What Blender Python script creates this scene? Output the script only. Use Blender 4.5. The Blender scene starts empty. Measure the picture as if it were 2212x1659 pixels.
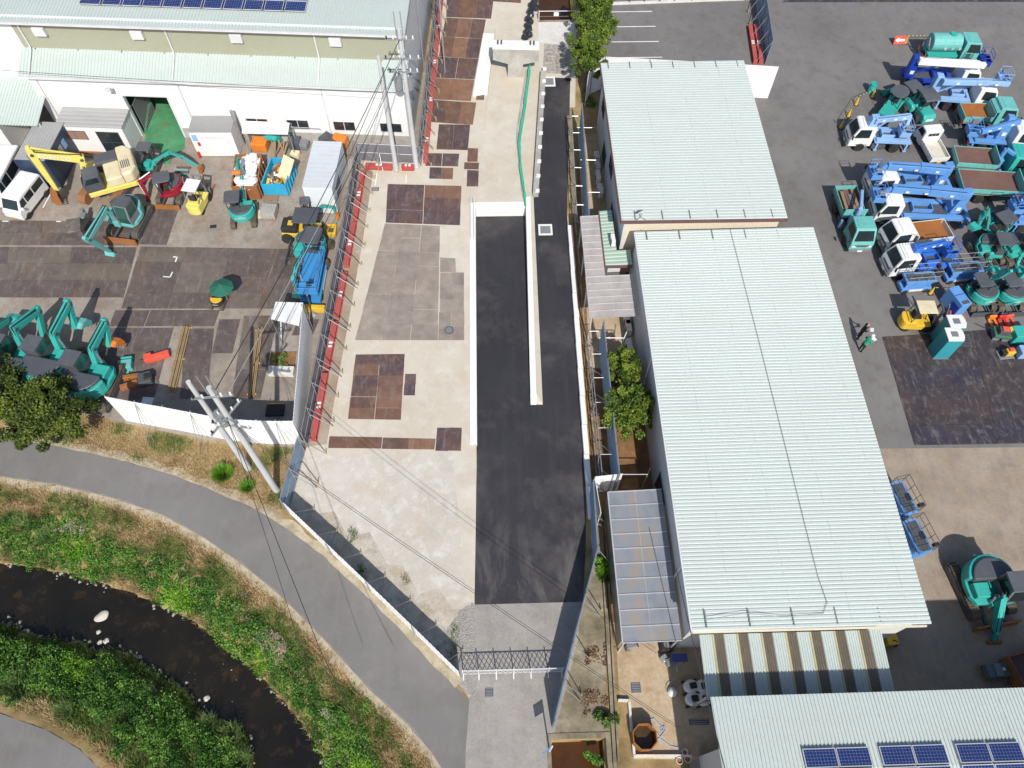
import bpy, bmesh, math, random
import numpy as np
from mathutils import Matrix, Vector
random.seed(7); RNG = np.random.default_rng(7)
SC = bpy.context.scene
COL = SC.collection
R_ = math.radians
# ------------------------------------------------------------------ camera
FPX, CX, CY, HC = 1656.0, 1106.0, 829.5, 42.0
def _unit(v): return v/np.linalg.norm(v)
_dn = _unit(np.array([1085-CX, -(1795-CY), -FPX]))
_vy = np.array([1010-CX, -(-2015-CY), -FPX]); _vy = _unit(_vy-_dn*np.dot(_vy, _dn))
ROT = np.array([np.cross(_vy, -_dn), _vy, -_dn])
cd = bpy.data.cameras.new('camera'); cam = bpy.data.objects.new('camera', cd); COL.objects.link(cam)
cd.sensor_width = 36; cd.lens = 36*FPX/2212; cd.clip_start = .5; cd.clip_end = 2000
M4 = Matrix([list(ROT[0])+[0], list(ROT[1])+[0], list(ROT[2])+[HC], [0, 0, 0, 1]])
cam.matrix_world = M4; SC.camera = cam
# ------------------------------------------------------------------ world, sun, exposure
SUN = Vector((.12, -1.0, 1.0)).normalized()
w = bpy.data.worlds.new('World'); SC.world = w; w.use_nodes = True
nt = w.node_tree; bg = nt.nodes['Background']
sky = nt.nodes.new('ShaderNodeTexSky'); sky.sky_type = 'NISHITA'; sky.sun_disc = False
sky.sun_elevation = math.asin(SUN.z); sky.sun_rotation = math.atan2(SUN.x, SUN.y); sky.dust_density = 1.5
nt.links.new(sky.outputs[0], bg.inputs[0]); bg.inputs[1].default_value = .11
sl = bpy.data.lights.new('sun', 'SUN'); sl.energy = 4.4; sl.angle = R_(.53); sl.color = (1, .95, .88)
so = bpy.data.objects.new('sun', sl); COL.objects.link(so); so.rotation_euler = (-SUN).to_track_quat('-Z', 'Y').to_euler(); so.location = (10, -30, 60)
SC.view_settings.view_transform = 'Standard'; SC.view_settings.look = 'None'
SC.view_settings.exposure = .05; SC.view_settings.gamma = 1; SC.view_settings.use_curve_mapping = False
# ------------------------------------------------------------------ photo pixel (2212 wide view) -> place on a known height
def G(u, v=None, z=0.):
    if v is None: u, v = u
    d = ROT @ np.array([u-CX, -(v-CY), -FPX]); k = (z-HC)/d[2]
    return Vector((d[0]*k, d[1]*k, z))
def G2(uv, z=0.): p = G(uv[0], uv[1], z); return (p.x, p.y)
def t(i, j, x, y): return (553*j+x/4, 414.75*i+y/4)
za = lambda x, y: (1797.3+.1875*x, 51.8+.1875*y)
zb = lambda x, y: (1797.3+.1875*x, 311.1+.1875*y)
zc = lambda x, y: (1883.7+.15628*x, 535.7+.15628*y)
zd = lambda x, y: (.15625*x, 293.8+.15625*y)
ze = lambda x, y: (259.2+.15625*x, 259.2+.15625*y)
zf = lambda x, y: (553+.10156*x, 259.2+.10156*y)
zg = lambda x, y: (587.6+.15625*x, 432+.15625*y)
zh = lambda x, y: (.17188*x, 639.4+.17188*y)
zi = lambda x, y: (898.6+.17188*x, .17188*y)
zj = lambda x, y: (1192.4+.125*x, 1019.6+.125*y)
zk = lambda x, y: (380.2+.15625*x, 777.7+.15625*y)
# ------------------------------------------------------------------ materials
MATS = {}
def _nodes(name):
    m = bpy.data.materials.new(name); m.use_nodes = True; n = m.node_tree
    return m, n, n.nodes['Principled BSDF']
def _noise(n, scale, detail=6, rough=.6, coord=None, w=None):
    x = n.nodes.new('ShaderNodeTexNoise'); x.inputs['Scale'].default_value = scale
    x.inputs['Detail'].default_value = detail; x.inputs['Roughness'].default_value = rough
    if coord is not None: n.links.new(coord, x.inputs['Vector'])
    return x.outputs['Fac']
def _ramp(n, fac, stops):
    r = n.nodes.new('ShaderNodeValToRGB'); e = r.color_ramp.elements
    while len(e) < len(stops): e.new(.5)
    for k, (p, c) in enumerate(stops):
        e[k].position = p; e[k].color = (c, c, c, 1) if isinstance(c, (int, float)) else (*c, 1)
    n.links.new(fac, r.inputs[0]); return r.outputs[0]
def _mix(n, fac, a, b, mode='MIX'):
    x = n.nodes.new('ShaderNodeMix'); x.data_type = 'RGBA'; x.blend_type = mode
    for k, v in ((0, fac), (6, a), (7, b)):
        if hasattr(v, 'is_linked'): n.links.new(v, x.inputs[k])
        elif isinstance(v, (int, float)): x.inputs[k].default_value = v
        else: x.inputs[k].default_value = (*v, 1)
    return x.outputs[2]
def _coord(n, kind='Object', sc=(1, 1, 1), rot=0):
    c = n.nodes.new('ShaderNodeTexCoord'); o = c.outputs[kind]
    if sc != (1, 1, 1) or rot:
        mp = n.nodes.new('ShaderNodeMapping'); mp.inputs['Scale'].default_value = sc; mp.inputs['Rotation'].default_value = (0, 0, rot)
        n.links.new(o, mp.inputs[0]); o = mp.outputs[0]
    return o
def _world(n, sc=(1, 1, 1), rot=0):
    g = n.nodes.new('ShaderNodeNewGeometry'); o = g.outputs['Position']
    mp = n.nodes.new('ShaderNodeMapping'); mp.inputs['Scale'].default_value = sc; mp.inputs['Rotation'].default_value = (0, 0, rot)
    n.links.new(o, mp.inputs[0]); return mp.outputs[0]
def _bump(n, b, h, s=.2, d=.02):
    x = n.nodes.new('ShaderNodeBump'); x.inputs['Strength'].default_value = s; x.inputs['Distance'].default_value = d
    n.links.new(h, x.inputs['Height']); n.links.new(x.outputs[0], b.inputs['Normal'])
def srgb(r, g, b):
    f = lambda c: ((c/255+.055)/1.055)**2.4 if c > 10 else c/255/12.92
    return (f(r), f(g), f(b))
def paint(name, col, rough=.45, metal=0, dirt=.25, dcol=(.16, .11, .08), scale=2.2, rand=.08):
    """coloured paint / plastic / metal with grime and small tone changes from object to object"""
    if name in MATS: return MATS[name]
    m, n, b = _nodes(name); co = _world(n)
    f = _ramp(n, _noise(n, scale, 7, .65, co), [(.45, 0.), (.78, 1.)])
    mul = n.nodes.new('ShaderNodeMath'); mul.operation = 'MULTIPLY'; mul.inputs[1].default_value = dirt; n.links.new(f, mul.inputs[0])
    base = _mix(n, mul.outputs[0], col, dcol)
    f2 = _ramp(n, _noise(n, .7, 3, .5, co), [(.3, 1-rand), (.7, 1+rand)])
    base = _mix(n, 1., base, f2, 'MULTIPLY')
    n.links.new(base, b.inputs['Base Color']); b.inputs['Roughness'].default_value = rough; b.inputs['Metallic'].default_value = metal
    MATS[name] = m; return m
def ground(name, cols, scale=.35, fine=6., stains=None, rough=.9, bump=.15, streak=None, sscale=.9, famp=.14, samt=.35):
    """cols: dark, mid, light; stains: (colour, amount); streak: direction angle for drag marks"""
    if name in MATS: return MATS[name]
    m, n, b = _nodes(name); co = _world(n)
    c = _ramp(n, _noise(n, scale, 8, .62, co), [(.28, cols[0]), (.5, cols[1]), (.74, cols[2])])
    fine_n = _noise(n, fine, 4, .7, co)
    c = _mix(n, 1., c, _ramp(n, fine_n, [(.3, 1-famp), (.7, 1+famp*.8)]), 'MULTIPLY')
    if stains:
        for k, (sc_, amt) in enumerate(stains):
            f = _ramp(n, _noise(n, sscale*(1+.7*k), 6, .68, _world(n, (1, 1, 1), .7+k)), [(.5, 0.), (.72, amt)])
            c = _mix(n, f, c, sc_)
    if streak is not None:
        f = _ramp(n, _noise(n, 1., 5, .6, _world(n, (2.5, .18, 1), streak)), [(.48, 0.), (.75, samt)])
        c = _mix(n, f, c, cols[2])
    n.links.new(c, b.inputs['Base Color']); b.inputs['Roughness'].default_value = rough
    if bump: _bump(n, b, fine_n, bump, .03)
    MATS[name] = m; return m
def plate_mat(name, cols, rust=(.23, .1, .035), rough=.62, ramt=.55):
    """steel road plates: tone picked per plate, rust streaks, scuffs"""
    if name in MATS: return MATS[name]
    m, n, b = _nodes(name); co = _world(n)
    oi = n.nodes.new('ShaderNodeObjectInfo')
    st = [(k/len(cols), c) for k, c in enumerate(cols)]
    c = _ramp(n, oi.outputs['Random'], st)
    c = _mix(n, 1., c, _ramp(n, _noise(n, .9, 8, .7, co), [(.25, .68), (.75, 1.4)]), 'MULTIPLY')
    f = _ramp(n, _noise(n, .55, 6, .7, _world(n, (1, .35, 1))), [(.52, 0.), (.75, ramt)]); c = _mix(n, f, c, rust)
    f = _ramp(n, _noise(n, 1.7, 8, .75, _world(n, (1, 1, 1), 1.)), [(.52, 0.), (.72, .6)]); c = _mix(n, f, c, (.24, .215, .195))
    f = _ramp(n, _noise(n, 2.4, 6, .7, _world(n, (1.6, .3, 1), .5)), [(.54, 0.), (.7, .4)]); c = _mix(n, f, c, (.30, .27, .245))
    n.links.new(c, b.inputs['Base Color']); b.inputs['Roughness'].default_value = rough
    _bump(n, b, _noise(n, 8, 4, .6, co), .12, .02); MATS[name] = m; return m
def leafmat(name, cols, scale=1.2, transl=.25):
    if name in MATS: return MATS[name]
    m, n, b = _nodes(name); co = _world(n)
    f = _noise(n, scale, 3, .6, co)
    at = n.nodes.new('ShaderNodeAttribute'); at.attribute_name = 'tone'
    ad = n.nodes.new('ShaderNodeMath'); ad.operation = 'ADD'; n.links.new(f, ad.inputs[0]); n.links.new(at.outputs['Fac'], ad.inputs[1])
    c = _ramp(n, ad.outputs[0], [(.25, cols[0]), (.5, cols[1]), (.75, cols[2])])
    n.links.new(c, b.inputs['Base Color']); b.inputs['Roughness'].default_value = .6
    tr = n.nodes.new('ShaderNodeBsdfTranslucent'); n.links.new(c, tr.inputs[0])
    ms = n.nodes.new('ShaderNodeMixShader'); ms.inputs[0].default_value = transl
    n.links.new(b.outputs[0], ms.inputs[1]); n.links.new(tr.outputs[0], ms.inputs[2])
    n.links.new(ms.outputs[0], n.nodes['Material Output'].inputs[0]); MATS[name] = m; return m
def glass(name, col=(.02, .03, .035), rough=.08):
    if name in MATS: return MATS[name]
    m, n, b = _nodes(name); b.inputs['Base Color'].default_value = (*col, 1); b.inputs['Roughness'].default_value = rough
    b.inputs['Specular IOR Level'].default_value = .6; MATS[name] = m; return m
# ------------------------------------------------------------------ mesh builder
class MB:
    def __init__(s): s.v = []; s.f = []
    def add(s, vs, fs):
        o = len(s.v); s.v += [tuple(v) for v in vs]; s.f += [tuple(i+o for i in f) for f in fs]; return s
    def box(s, c, d, rz=0, ry=0, rx=0):
        m = Matrix.Translation(c) @ Matrix.Rotation(rz, 4, 'Z') @ Matrix.Rotation(ry, 4, 'Y') @ Matrix.Rotation(rx, 4, 'X')
        x, y, z = d[0]/2, d[1]/2, d[2]/2
        vs = [m @ Vector(p) for p in ((-x, -y, -z), (x, -y, -z), (x, y, -z), (-x, y, -z), (-x, -y, z), (x, -y, z), (x, y, z), (-x, y, z))]
        return s.add(vs, [(0, 3, 2, 1), (4, 5, 6, 7), (0, 1, 5, 4), (1, 2, 6, 5), (2, 3, 7, 6), (3, 0, 4, 7)])
    def bb(s, x0, x1, y0, y1, z0, z1): return s.box(((x0+x1)/2, (y0+y1)/2, (z0+z1)/2), (x1-x0, y1-y0, z1-z0))
    def prism(s, pts, a, b, axis='y', tb=None):
        """polygon in (x,z) [axis y], (x,y) [axis z] or (y,z) [axis x] swept from a to b; tb = outline of far end"""
        def P(p, h): return {'y': (p[0], h, p[1]), 'z': (p[0], p[1], h), 'x': (h, p[0], p[1])}[axis]
        n = len(pts); q = tb or pts
        return s.add([P(p, a) for p in pts]+[P(p, b) for p in q], [tuple(range(n))[::-1], tuple(range(n, 2*n))]+[(i, (i+1) % n, n+(i+1) % n, n+i) for i in range(n)])
    def cyl(s, p, q, r, r2=None, n=10, cap=True):
        p, q = Vector(p), Vector(q); d = (q-p).normalized(); r2 = r if r2 is None else r2
        a = d.orthogonal().normalized(); b = d.cross(a)
        vs = [p+(a*math.cos(2*math.pi*k/n)+b*math.sin(2*math.pi*k/n))*r for k in range(n)]+[q+(a*math.cos(2*math.pi*k/n)+b*math.sin(2*math.pi*k/n))*r2 for k in range(n)]
        fs = [(k, (k+1) % n, n+(k+1) % n, n+k) for k in range(n)]
        if cap: fs += [tuple(range(n))[::-1], tuple(range(n, 2*n))]
        return s.add(vs, fs)
    def tube(s, pts, r, n=6):
        for a, b in zip(pts[:-1], pts[1:]): s.cyl(a, b, r, n=n)
        return s
    def beam(s, p, q, w, h, up=(0, 0, 1)):
        p, q = Vector(p), Vector(q); d = (q-p); L = d.length; d = d/L; u = Vector(up)
        if abs(d.dot(u)) > .97: u = Vector((1, 0, 0))
        y = u.cross(d).normalized(); z = d.cross(y)
        vs = [p+y*sy*w/2+z*sz*h/2 for sy, sz in ((-1, -1), (1, -1), (1, 1), (-1, 1))]+[q+y*sy*w/2+z*sz*h/2 for sy, sz in ((-1, -1), (1, -1), (1, 1), (-1, 1))]
        return s.add(vs, [(0, 1, 2, 3)[::-1], (4, 5, 6, 7), (0, 1, 5, 4), (1, 2, 6, 5), (2, 3, 7, 6), (3, 0, 4, 7)])
    def quad(s, *p): return s.add(p, [tuple(range(len(p)))])
    def lathe(s, prof, c=(0, 0, 0), n=12, axis='z'):
        vs = []; fs = []
        for (r, h) in prof:
            for k in range(n):
                a = 2*math.pi*k/n; x, y = r*math.cos(a), r*math.sin(a)
                vs.append((c[0]+x, c[1]+y, c[2]+h) if axis == 'z' else (c[0]+x, c[1]+h, c[2]+y) if axis == 'y' else (c[0]+h, c[1]+x, c[2]+y))
        m = len(prof)
        for i in range(m-1):
            for k in range(n): fs.append((i*n+k, i*n+(k+1) % n, (i+1)*n+(k+1) % n, (i+1)*n+k))
        fs += [tuple(range(n))[::-1], tuple((m-1)*n+k for k in range(n))]
        return s.add(vs, fs)
    def taper(s, z0, z1, f, fx=None, xc=0):
        """narrow y towards the top"""
        s.v = [(x, y*(1-f*max(0, min(1, (z-z0)/(z1-z0)))), z) for x, y, z in s.v]; return s
    def build(s, name, mat, parent=None, bevel=0, smooth=False, seg=2, recalc=True):
        me = bpy.data.meshes.new(name); me.from_pydata([tuple(v) for v in s.v], [], s.f)
        if recalc:
            bm = bmesh.new(); bm.from_mesh(me); bmesh.ops.recalc_face_normals(bm, faces=bm.faces); bm.to_mesh(me); bm.free()
        me.materials.append(mat); o = bpy.data.objects.new(name, me); COL.objects.link(o)
        if parent: o.parent = parent
        if smooth: me.shade_smooth()
        if bevel:
            md = o.modifiers.new('bevel', 'BEVEL'); md.width = bevel; md.segments = seg; md.limit_method = 'ANGLE'; md.angle_limit = R_(35)
        return o
LABELS = set()
def tag(o, label, cat, group=None):
    o['label'] = label; o['category'] = cat
    if group: o['group'] = group
    return o
def thing(name, label, cat, loc=(0, 0, 0), rz=0, group=None):
    o = bpy.data.objects.new(name, None); COL.objects.link(o); o.location = loc; o.rotation_euler = (0, 0, rz)
    o.empty_display_size = .2
    return tag(o, label, cat, group)
def struct(o, label=None):
    o['kind'] = 'structure'
    if label: o['label'] = label
    return o
def copy_part(o, parent, loc=None):
    c = o.copy(); COL.objects.link(c); c.parent = parent
    if loc is not None: c.location = loc
    return c
def copy_tree(o, parent=None):
    c = o.copy(); COL.objects.link(c); c.parent = parent
    for ch in [x for x in bpy.data.objects if x.parent == o]: copy_tree(ch, c)
    return c
def sheet(name, pts, z, mat, sub=0):
    """flat ground sheet from a list of (x, y)"""
    m = MB(); m.add([(p[0], p[1], z) for p in pts], [tuple(range(len(pts)))])
    o = m.build(name, mat, recalc=False)
    if o.data.polygons[0].normal.z < 0: o.data.flip_normals()
    return struct(o)
def pix(*uv): return [G2(p) for p in uv]
TXT = {}
def lettering(parent, s, w, h, mat, name='lettering'):
    """flat text as a thin mesh, centred, in its own x-y plane"""
    if s not in TXT:
        cu = bpy.data.curves.new('txt', 'FONT'); cu.body = s; cu.align_x = 'CENTER'; cu.align_y = 'CENTER'; cu.extrude = .004; cu.resolution_u = 2
        ob = bpy.data.objects.new('txt', cu); COL.objects.link(ob); dg = bpy.context.evaluated_depsgraph_get(); dg.update()
        me = bpy.data.meshes.new_from_object(ob.evaluated_get(dg)); bpy.data.objects.remove(ob)
        co = np.array([v.co for v in me.vertices]); mn, mx = co.min(0), co.max(0)
        for v in me.vertices: v.co.x = (v.co.x-(mn[0]+mx[0])/2)/(mx[0]-mn[0]); v.co.y = (v.co.y-(mn[1]+mx[1])/2)/(mx[1]-mn[1])
        TXT[s] = me
    me = TXT[s].copy(); me.materials.clear(); me.materials.append(mat)
    o = bpy.data.objects.new(name, me); COL.objects.link(o); o.parent = parent; o.scale = (w, h, 1); return o
def npmesh(name, V, F, mat, parent=None, tone=None):
    """V (n,3), F (m,k) arrays"""
    me = bpy.data.meshes.new(name); k = F.shape[1]
    me.vertices.add(len(V)); me.vertices.foreach_set('co', V.astype(np.float32).ravel())
    me.loops.add(F.size); me.loops.foreach_set('vertex_index', F.astype(np.int32).ravel())
    me.polygons.add(len(F)); me.polygons.foreach_set('loop_start', np.arange(0, F.size, k, dtype=np.int32))
    me.update(calc_edges=True); me.validate()
    if tone is not None:
        a = me.attributes.new('tone', 'FLOAT', 'FACE'); a.data.foreach_set('value', tone.astype(np.float32))
    me.materials.append(mat); o = bpy.data.objects.new(name, me); COL.objects.link(o)
    if parent: o.parent = parent
    return o
def leaves(centers, size, updir=.5, n_per=1, tone=None, long=1.6, droop=None):
    """random little leaf faces (rhombs) around centres -> V, F, tone"""
    c = np.repeat(np.asarray(centers), n_per, axis=0); n = len(c)
    nrm = RNG.normal(size=(n, 3)); nrm[:, 2] = np.abs(nrm[:, 2])+updir; nrm /= np.linalg.norm(nrm, axis=1)[:, None]
    a = np.cross(nrm, RNG.normal(size=(n, 3))); a /= np.linalg.norm(a, axis=1)[:, None]; b = np.cross(nrm, a)
    s = size*RNG.uniform(.6, 1.35, n)[:, None]
    V = np.stack([c-a*s*long*.5, c+b*s*.5, c+a*s*long*.5, c-b*s*.5], 1).reshape(-1, 3)
    F = np.arange(4*n).reshape(n, 4)
    tn = (np.zeros(n) if tone is None else np.repeat(tone, n_per))+RNG.normal(0, .09, n)
    return V, F, tn
# common paints
W_ = paint('white_paint', (.78, .79, .78), .45, dirt=.22, dcol=(.46, .43, .39), scale=4)
TEAL = paint('teal_paint', (.035, .41, .36), .5, dirt=.38, dcol=(.09, .17, .15), scale=3.5)
TEALF = paint('faded_teal_paint', (.14, .47, .44), .55, dirt=.42, dcol=(.17, .24, .22), scale=3.5)
BLUE = paint('blue_paint', (.12, .31, .66), .5, dirt=.35, dcol=(.10, .16, .26), scale=3.5)
LBLUE = paint('light_blue_paint', (.27, .46, .76), .5, dirt=.35, dcol=(.2, .26, .36), scale=3.5)
DBLUE = paint('dark_blue_paint', (.012, .045, .36), .4, dirt=.2, dcol=(.02, .03, .08))
YEL = paint('yellow_paint', (.72, .47, .04), .45, dirt=.3)
PYEL = paint('pale_yellow_paint', (.76, .66, .16), .45, dirt=.2)
CREAM = paint('cream_paint', (.72, .63, .42), .5, dirt=.25)
ORG = paint('orange_paint', (.72, .22, .03), .5, dirt=.3)
RED = paint('red_paint', (.55, .035, .03), .45, dirt=.25)
BRED = paint('bright_red_paint', (.75, .10, .06), .5, dirt=.2)
DRED = paint('maroon_paint', (.30, .012, .03), .4, dirt=.2)
DGREY = paint('dark_grey_paint', (.075, .085, .10), .5, dirt=.3, dcol=(.16, .14, .12))
MGREY = paint('mid_grey_paint', (.20, .21, .23), .5, dirt=.3)
BLACK = paint('black_rubber', (.02, .02, .021), .75, dirt=.4, dcol=(.1, .085, .07))
STEEL = paint('galvanised_pipe', (.40, .42, .44), .4, .5, dirt=.3, dcol=(.25, .22, .2))
HUB = paint('wheel_hub', (.6, .6, .62), .4, .4, dirt=.35)
TRACKM = paint('track_rubber', (.09, .075, .06), .8, dirt=.6, dcol=(.24, .17, .11), scale=4)
TRACKR = paint('rusty_track', (.28, .13, .06), .8, dirt=.5, dcol=(.12, .08, .05), scale=4)
RUST = paint('rusty_steel', (.33, .13, .045), .8, dirt=.6, dcol=(.14, .06, .03), scale=3)
ORUST = paint('orange_rust', (.33, .125, .028), .85, dirt=.8, dcol=(.17, .085, .05), scale=2.2)
CANO = paint('canopy_grey', (.088, .097, .112), .5, dirt=.35, dcol=(.17, .16, .15), scale=3)
BEDRUST = paint('worn_brown_bed', (.16, .09, .075), .75, dirt=.5, dcol=(.25, .15, .1), scale=2)
WOOD = paint('weathered_wood', (.30, .20, .12), .85, dirt=.5, dcol=(.14, .1, .07), scale=5)
GLS = glass('dark_glass')
GLSG = glass('green_glass', (.03, .09, .075), .1)
LAMP = paint('headlight_lens', (.7, .72, .72), .15, dirt=.1)
AMB = paint('amber_lens', (.8, .25, .02), .3, dirt=0)
SKIN = paint('skin', (.50, .30, .21), .6, dirt=0)
GREENT = paint('green_net', (.05, .42, .28), .8, dirt=.2)
# ================================================================== SETTING
M_TERR = ground('dry_grass_soil', (srgb(96, 82, 52), srgb(150, 128, 88), srgb(186, 166, 128)), .5, 9, [(srgb(92, 112, 48), .7), (srgb(150, 108, 72), .6)], bump=.5)
M_SLAB = ground('pale_concrete', (srgb(190, 180, 163), srgb(200, 192, 177), srgb(208, 202, 191)), .1, 7, [(srgb(192, 170, 140), .42), (srgb(172, 164, 152), .4), (srgb(216, 213, 206), .5)], bump=.05, famp=.045, sscale=.38)
M_WEST = ground('brown_concrete', (srgb(128, 119, 109), srgb(152, 144, 134), srgb(168, 161, 152)), .3, 6, [(srgb(128, 94, 66), .55), (srgb(100, 93, 87), .5), (srgb(156, 130, 102), .45)], bump=.15)
M_ASPH = ground('grey_asphalt', (srgb(104, 102, 101), srgb(116, 114, 113), srgb(128, 126, 124)), .14, 14, [(srgb(96, 88, 80), .6), (srgb(130, 126, 122), .4)], bump=.2, streak=.3, samt=.2, famp=.07)
M_NEWAS = ground('new_black_asphalt', (srgb(41, 41, 46), srgb(49, 49, 55), srgb(60, 59, 63)), .2, 22, [(srgb(108, 103, 100), .55), (srgb(40, 39, 43), .6)], bump=.3, streak=0., rough=.82, sscale=.22, samt=.6)
M_PATH = ground('path_asphalt', (srgb(112, 110, 108), srgb(120, 118, 116), srgb(128, 126, 124)), .12, 18, [(srgb(108, 101, 96), .6), (srgb(134, 130, 126), .5)], bump=.2, famp=.08, sscale=.5, streak=.9, samt=.3)
M_SHOUL = ground('gritty_shoulder', (srgb(146, 132, 110), srgb(172, 160, 138), srgb(190, 180, 160)), 1.5, 16, [(srgb(120, 116, 72), .6)], bump=.4, famp=.2, sscale=1.6)
M_SLABS = ground('grey_white_slab', (srgb(182, 175, 162), srgb(195, 189, 178), srgb(206, 202, 193)), .14, 9, [(srgb(184, 164, 134), .45), (srgb(168, 163, 154), .4), (srgb(220, 219, 215), .7)], bump=.08, famp=.08, sscale=.5)
M_BSTRIP = ground('dirty_brown_strip', (srgb(138, 122, 104), srgb(160, 146, 128), srgb(182, 170, 152)), .5, 8, [(srgb(150, 112, 80), .5)], bump=.1, famp=.1)
M_DRIVE = ground('driveway_concrete', (srgb(136, 132, 127), srgb(152, 148, 143), srgb(166, 161, 155)), .3, 8, [(srgb(128, 123, 118), .5), (srgb(176, 168, 156), .5)], bump=.12, streak=.1)
M_DIRTE = ground('worn_dirt_concrete', (srgb(134, 120, 106), srgb(152, 139, 124), srgb(166, 154, 140)), .5, 7, [(srgb(120, 116, 112), .55), (srgb(168, 148, 122), .5)], bump=.2, streak=.9)
M_SOIL = ground('brown_soil', (srgb(98, 72, 46), srgb(132, 98, 64), srgb(158, 124, 86)), 1.2, 12, [(srgb(90, 96, 50), .5)], bump=.4)
M_TAN = ground('tan_stained_concrete', (srgb(150, 130, 104), srgb(186, 166, 138), srgb(200, 188, 168)), .4, 6, [(srgb(160, 118, 76), .6), (srgb(140, 128, 112), .5)], bump=.12)
M_CONC = ground('white_concrete', (srgb(196, 194, 188), srgb(212, 210, 204), srgb(224, 222, 216)), .5, 6, [(srgb(188, 180, 166), .3)], bump=.1)
M_GCONC = ground('grey_concrete', (srgb(150, 148, 142), srgb(172, 170, 164), srgb(190, 187, 180)), .5, 6, [(srgb(130, 122, 108), .4)], bump=.1)
M_OLDC = ground('old_mossy_concrete', (srgb(96, 88, 70), srgb(138, 128, 108), srgb(176, 166, 146)), .6, 6, [(srgb(80, 70, 52), .7), (srgb(96, 100, 60), .4)], bump=.2)
M_FGRAV = ground('dirty_gravel', (srgb(160, 149, 132), srgb(188, 180, 166), srgb(202, 196, 184)), .9, 16, [(srgb(160, 134, 100), .55), (srgb(110, 112, 80), .5), (srgb(206, 202, 194), .8)], bump=.5, famp=.25, sscale=.7)
M_GRAVEL = ground('gravel_patch', (srgb(120, 114, 106), srgb(160, 155, 148), srgb(206, 202, 196)), 3.5, 20, [(srgb(186, 172, 150), .5)], bump=.6)
P_BROWN = plate_mat('brown_steel_plate', (srgb(92, 72, 70), srgb(84, 70, 74), srgb(104, 80, 68), srgb(80, 66, 70), srgb(136, 102, 80), srgb(88, 70, 68), srgb(112, 82, 68)), ramt=.8)
P_DUSTY = plate_mat('dusty_steel_plate', (srgb(144, 134, 125), srgb(148, 138, 128), srgb(140, 130, 122)), rust=srgb(146, 122, 98), rough=.85, ramt=.4)
P_WEST = plate_mat('worn_steel_plate', (srgb(92, 83, 79), srgb(84, 75, 74), srgb(98, 88, 81), srgb(106, 97, 90), srgb(90, 80, 77)), rust=srgb(118, 92, 68), rough=.7, ramt=.5)
P_NAVY = plate_mat('dark_steel_plate', (srgb(62, 57, 62), srgb(68, 59, 57), srgb(58, 54, 64)), rust=srgb(96, 74, 62), rough=.5, ramt=.5)
# --- river lines (water surface 2 m below the yards)
ZW = -2.0
up_edge = [(-260, 1185), (0, 1215), (150, 1238), (290, 1282), (400, 1330), (480, 1388), (540, 1440), (600, 1500), (650, 1560), (690, 1620), (725, 1690), (790, 1860)]
lo_edge = [(640, 1990), (560, 1760), (545, 1650), (530, 1585), (440, 1545), (400, 1492), (330, 1452), (255, 1402), (215, 1412), (180, 1392), (90, 1380), (0, 1345), (-260, 1300)]
WPOLY = np.array([G2(p, ZW) for p in up_edge+lo_edge])
top_line = [(-300, 1000), (0, 1030), (120, 1047), (240, 1075), (350, 1112), (440, 1162), (520, 1217), (600, 1282), (700, 1382), (800, 1492), (880, 1565), (930, 1625), (955, 1662), (1010, 1760), (1060, 1900)]
bot_line = [(420, 2050), (330, 1830), (262, 1700), (215, 1655), (172, 1615), (100, 1573), (0, 1537), (-260, 1470)]
BPOLY = np.array([G2(p) for p in top_line+bot_line])
def in_poly(P, poly):
    x, y = P[:, 0], P[:, 1]; r = np.zeros(len(P), bool)
    for (x1, y1), (x2, y2) in zip(poly, np.roll(poly, -1, 0)):
        c = ((y1 > y) != (y2 > y)); r ^= c & (x < (x2-x1)*(y-y1)/(y2-y1+1e-12)+x1)
    return r
def dist_line(P, L, closed=False):
    L = np.asarray(L); d = np.full(len(P), 1e9); n = len(L)
    for k in range(n if closed else n-1):
        a, b = L[k], L[(k+1) % n]; ab = b-a; tt = np.clip(((P-a)@ab)/(ab@ab+1e-12), 0, 1)
        d = np.minimum(d, np.linalg.norm(P-a-tt[:, None]*ab, axis=1))
    return d
def bank_z(P):
    P = np.asarray(P, float); z = np.zeros(len(P))
    ib = in_poly(P, BPOLY); iw = in_poly(P, WPOLY)
    dt = np.minimum(dist_line(P, BPOLY[:len(top_line)]), dist_line(P, BPOLY[len(top_line):])); dw = dist_line(P, WPOLY, True)
    s = dt/(dt+dw+1e-6); z[ib] = (-1.95*(s**1.25))[ib]
    z[iw] = (ZW-.15-.5*np.minimum(dw/1.5, 1))[iw]
    return z
CN = (G(1166, 44), G(1243, 44)); CS = G(1180, 1597)
xs = np.unique(np.round(np.concatenate([np.arange(-150, -44, 8), np.arange(-44, 4, .55), np.arange(4, 150, 8), [-1.36, -1.28, 2.66, 2.74, CN[0].x, CN[0].x+.02, CN[1].x, CN[1].x-.02, 2.5, 2.52, 5.25, 5.27]]), 3))
ys = np.unique(np.round(np.concatenate([np.arange(-90, -12, 8), np.arange(-12, 27, .55), np.arange(27, 260, 8), [19.9, 19.95, 39.72, 39.78, CN[0].y, CN[0].y+.02, 84.98, 85, CS.y, CS.y-.02]]), 3))
gx, gy = np.meshgrid(xs, ys); PP = np.stack([gx.ravel(), gy.ravel()], 1); zz = bank_z(PP)
def dep(x0, x1, y0, y1, d):
    k = (PP[:, 0] > x0) & (PP[:, 0] < x1) & (PP[:, 1] > y0) & (PP[:, 1] < y1); zz[k] = d
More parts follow.
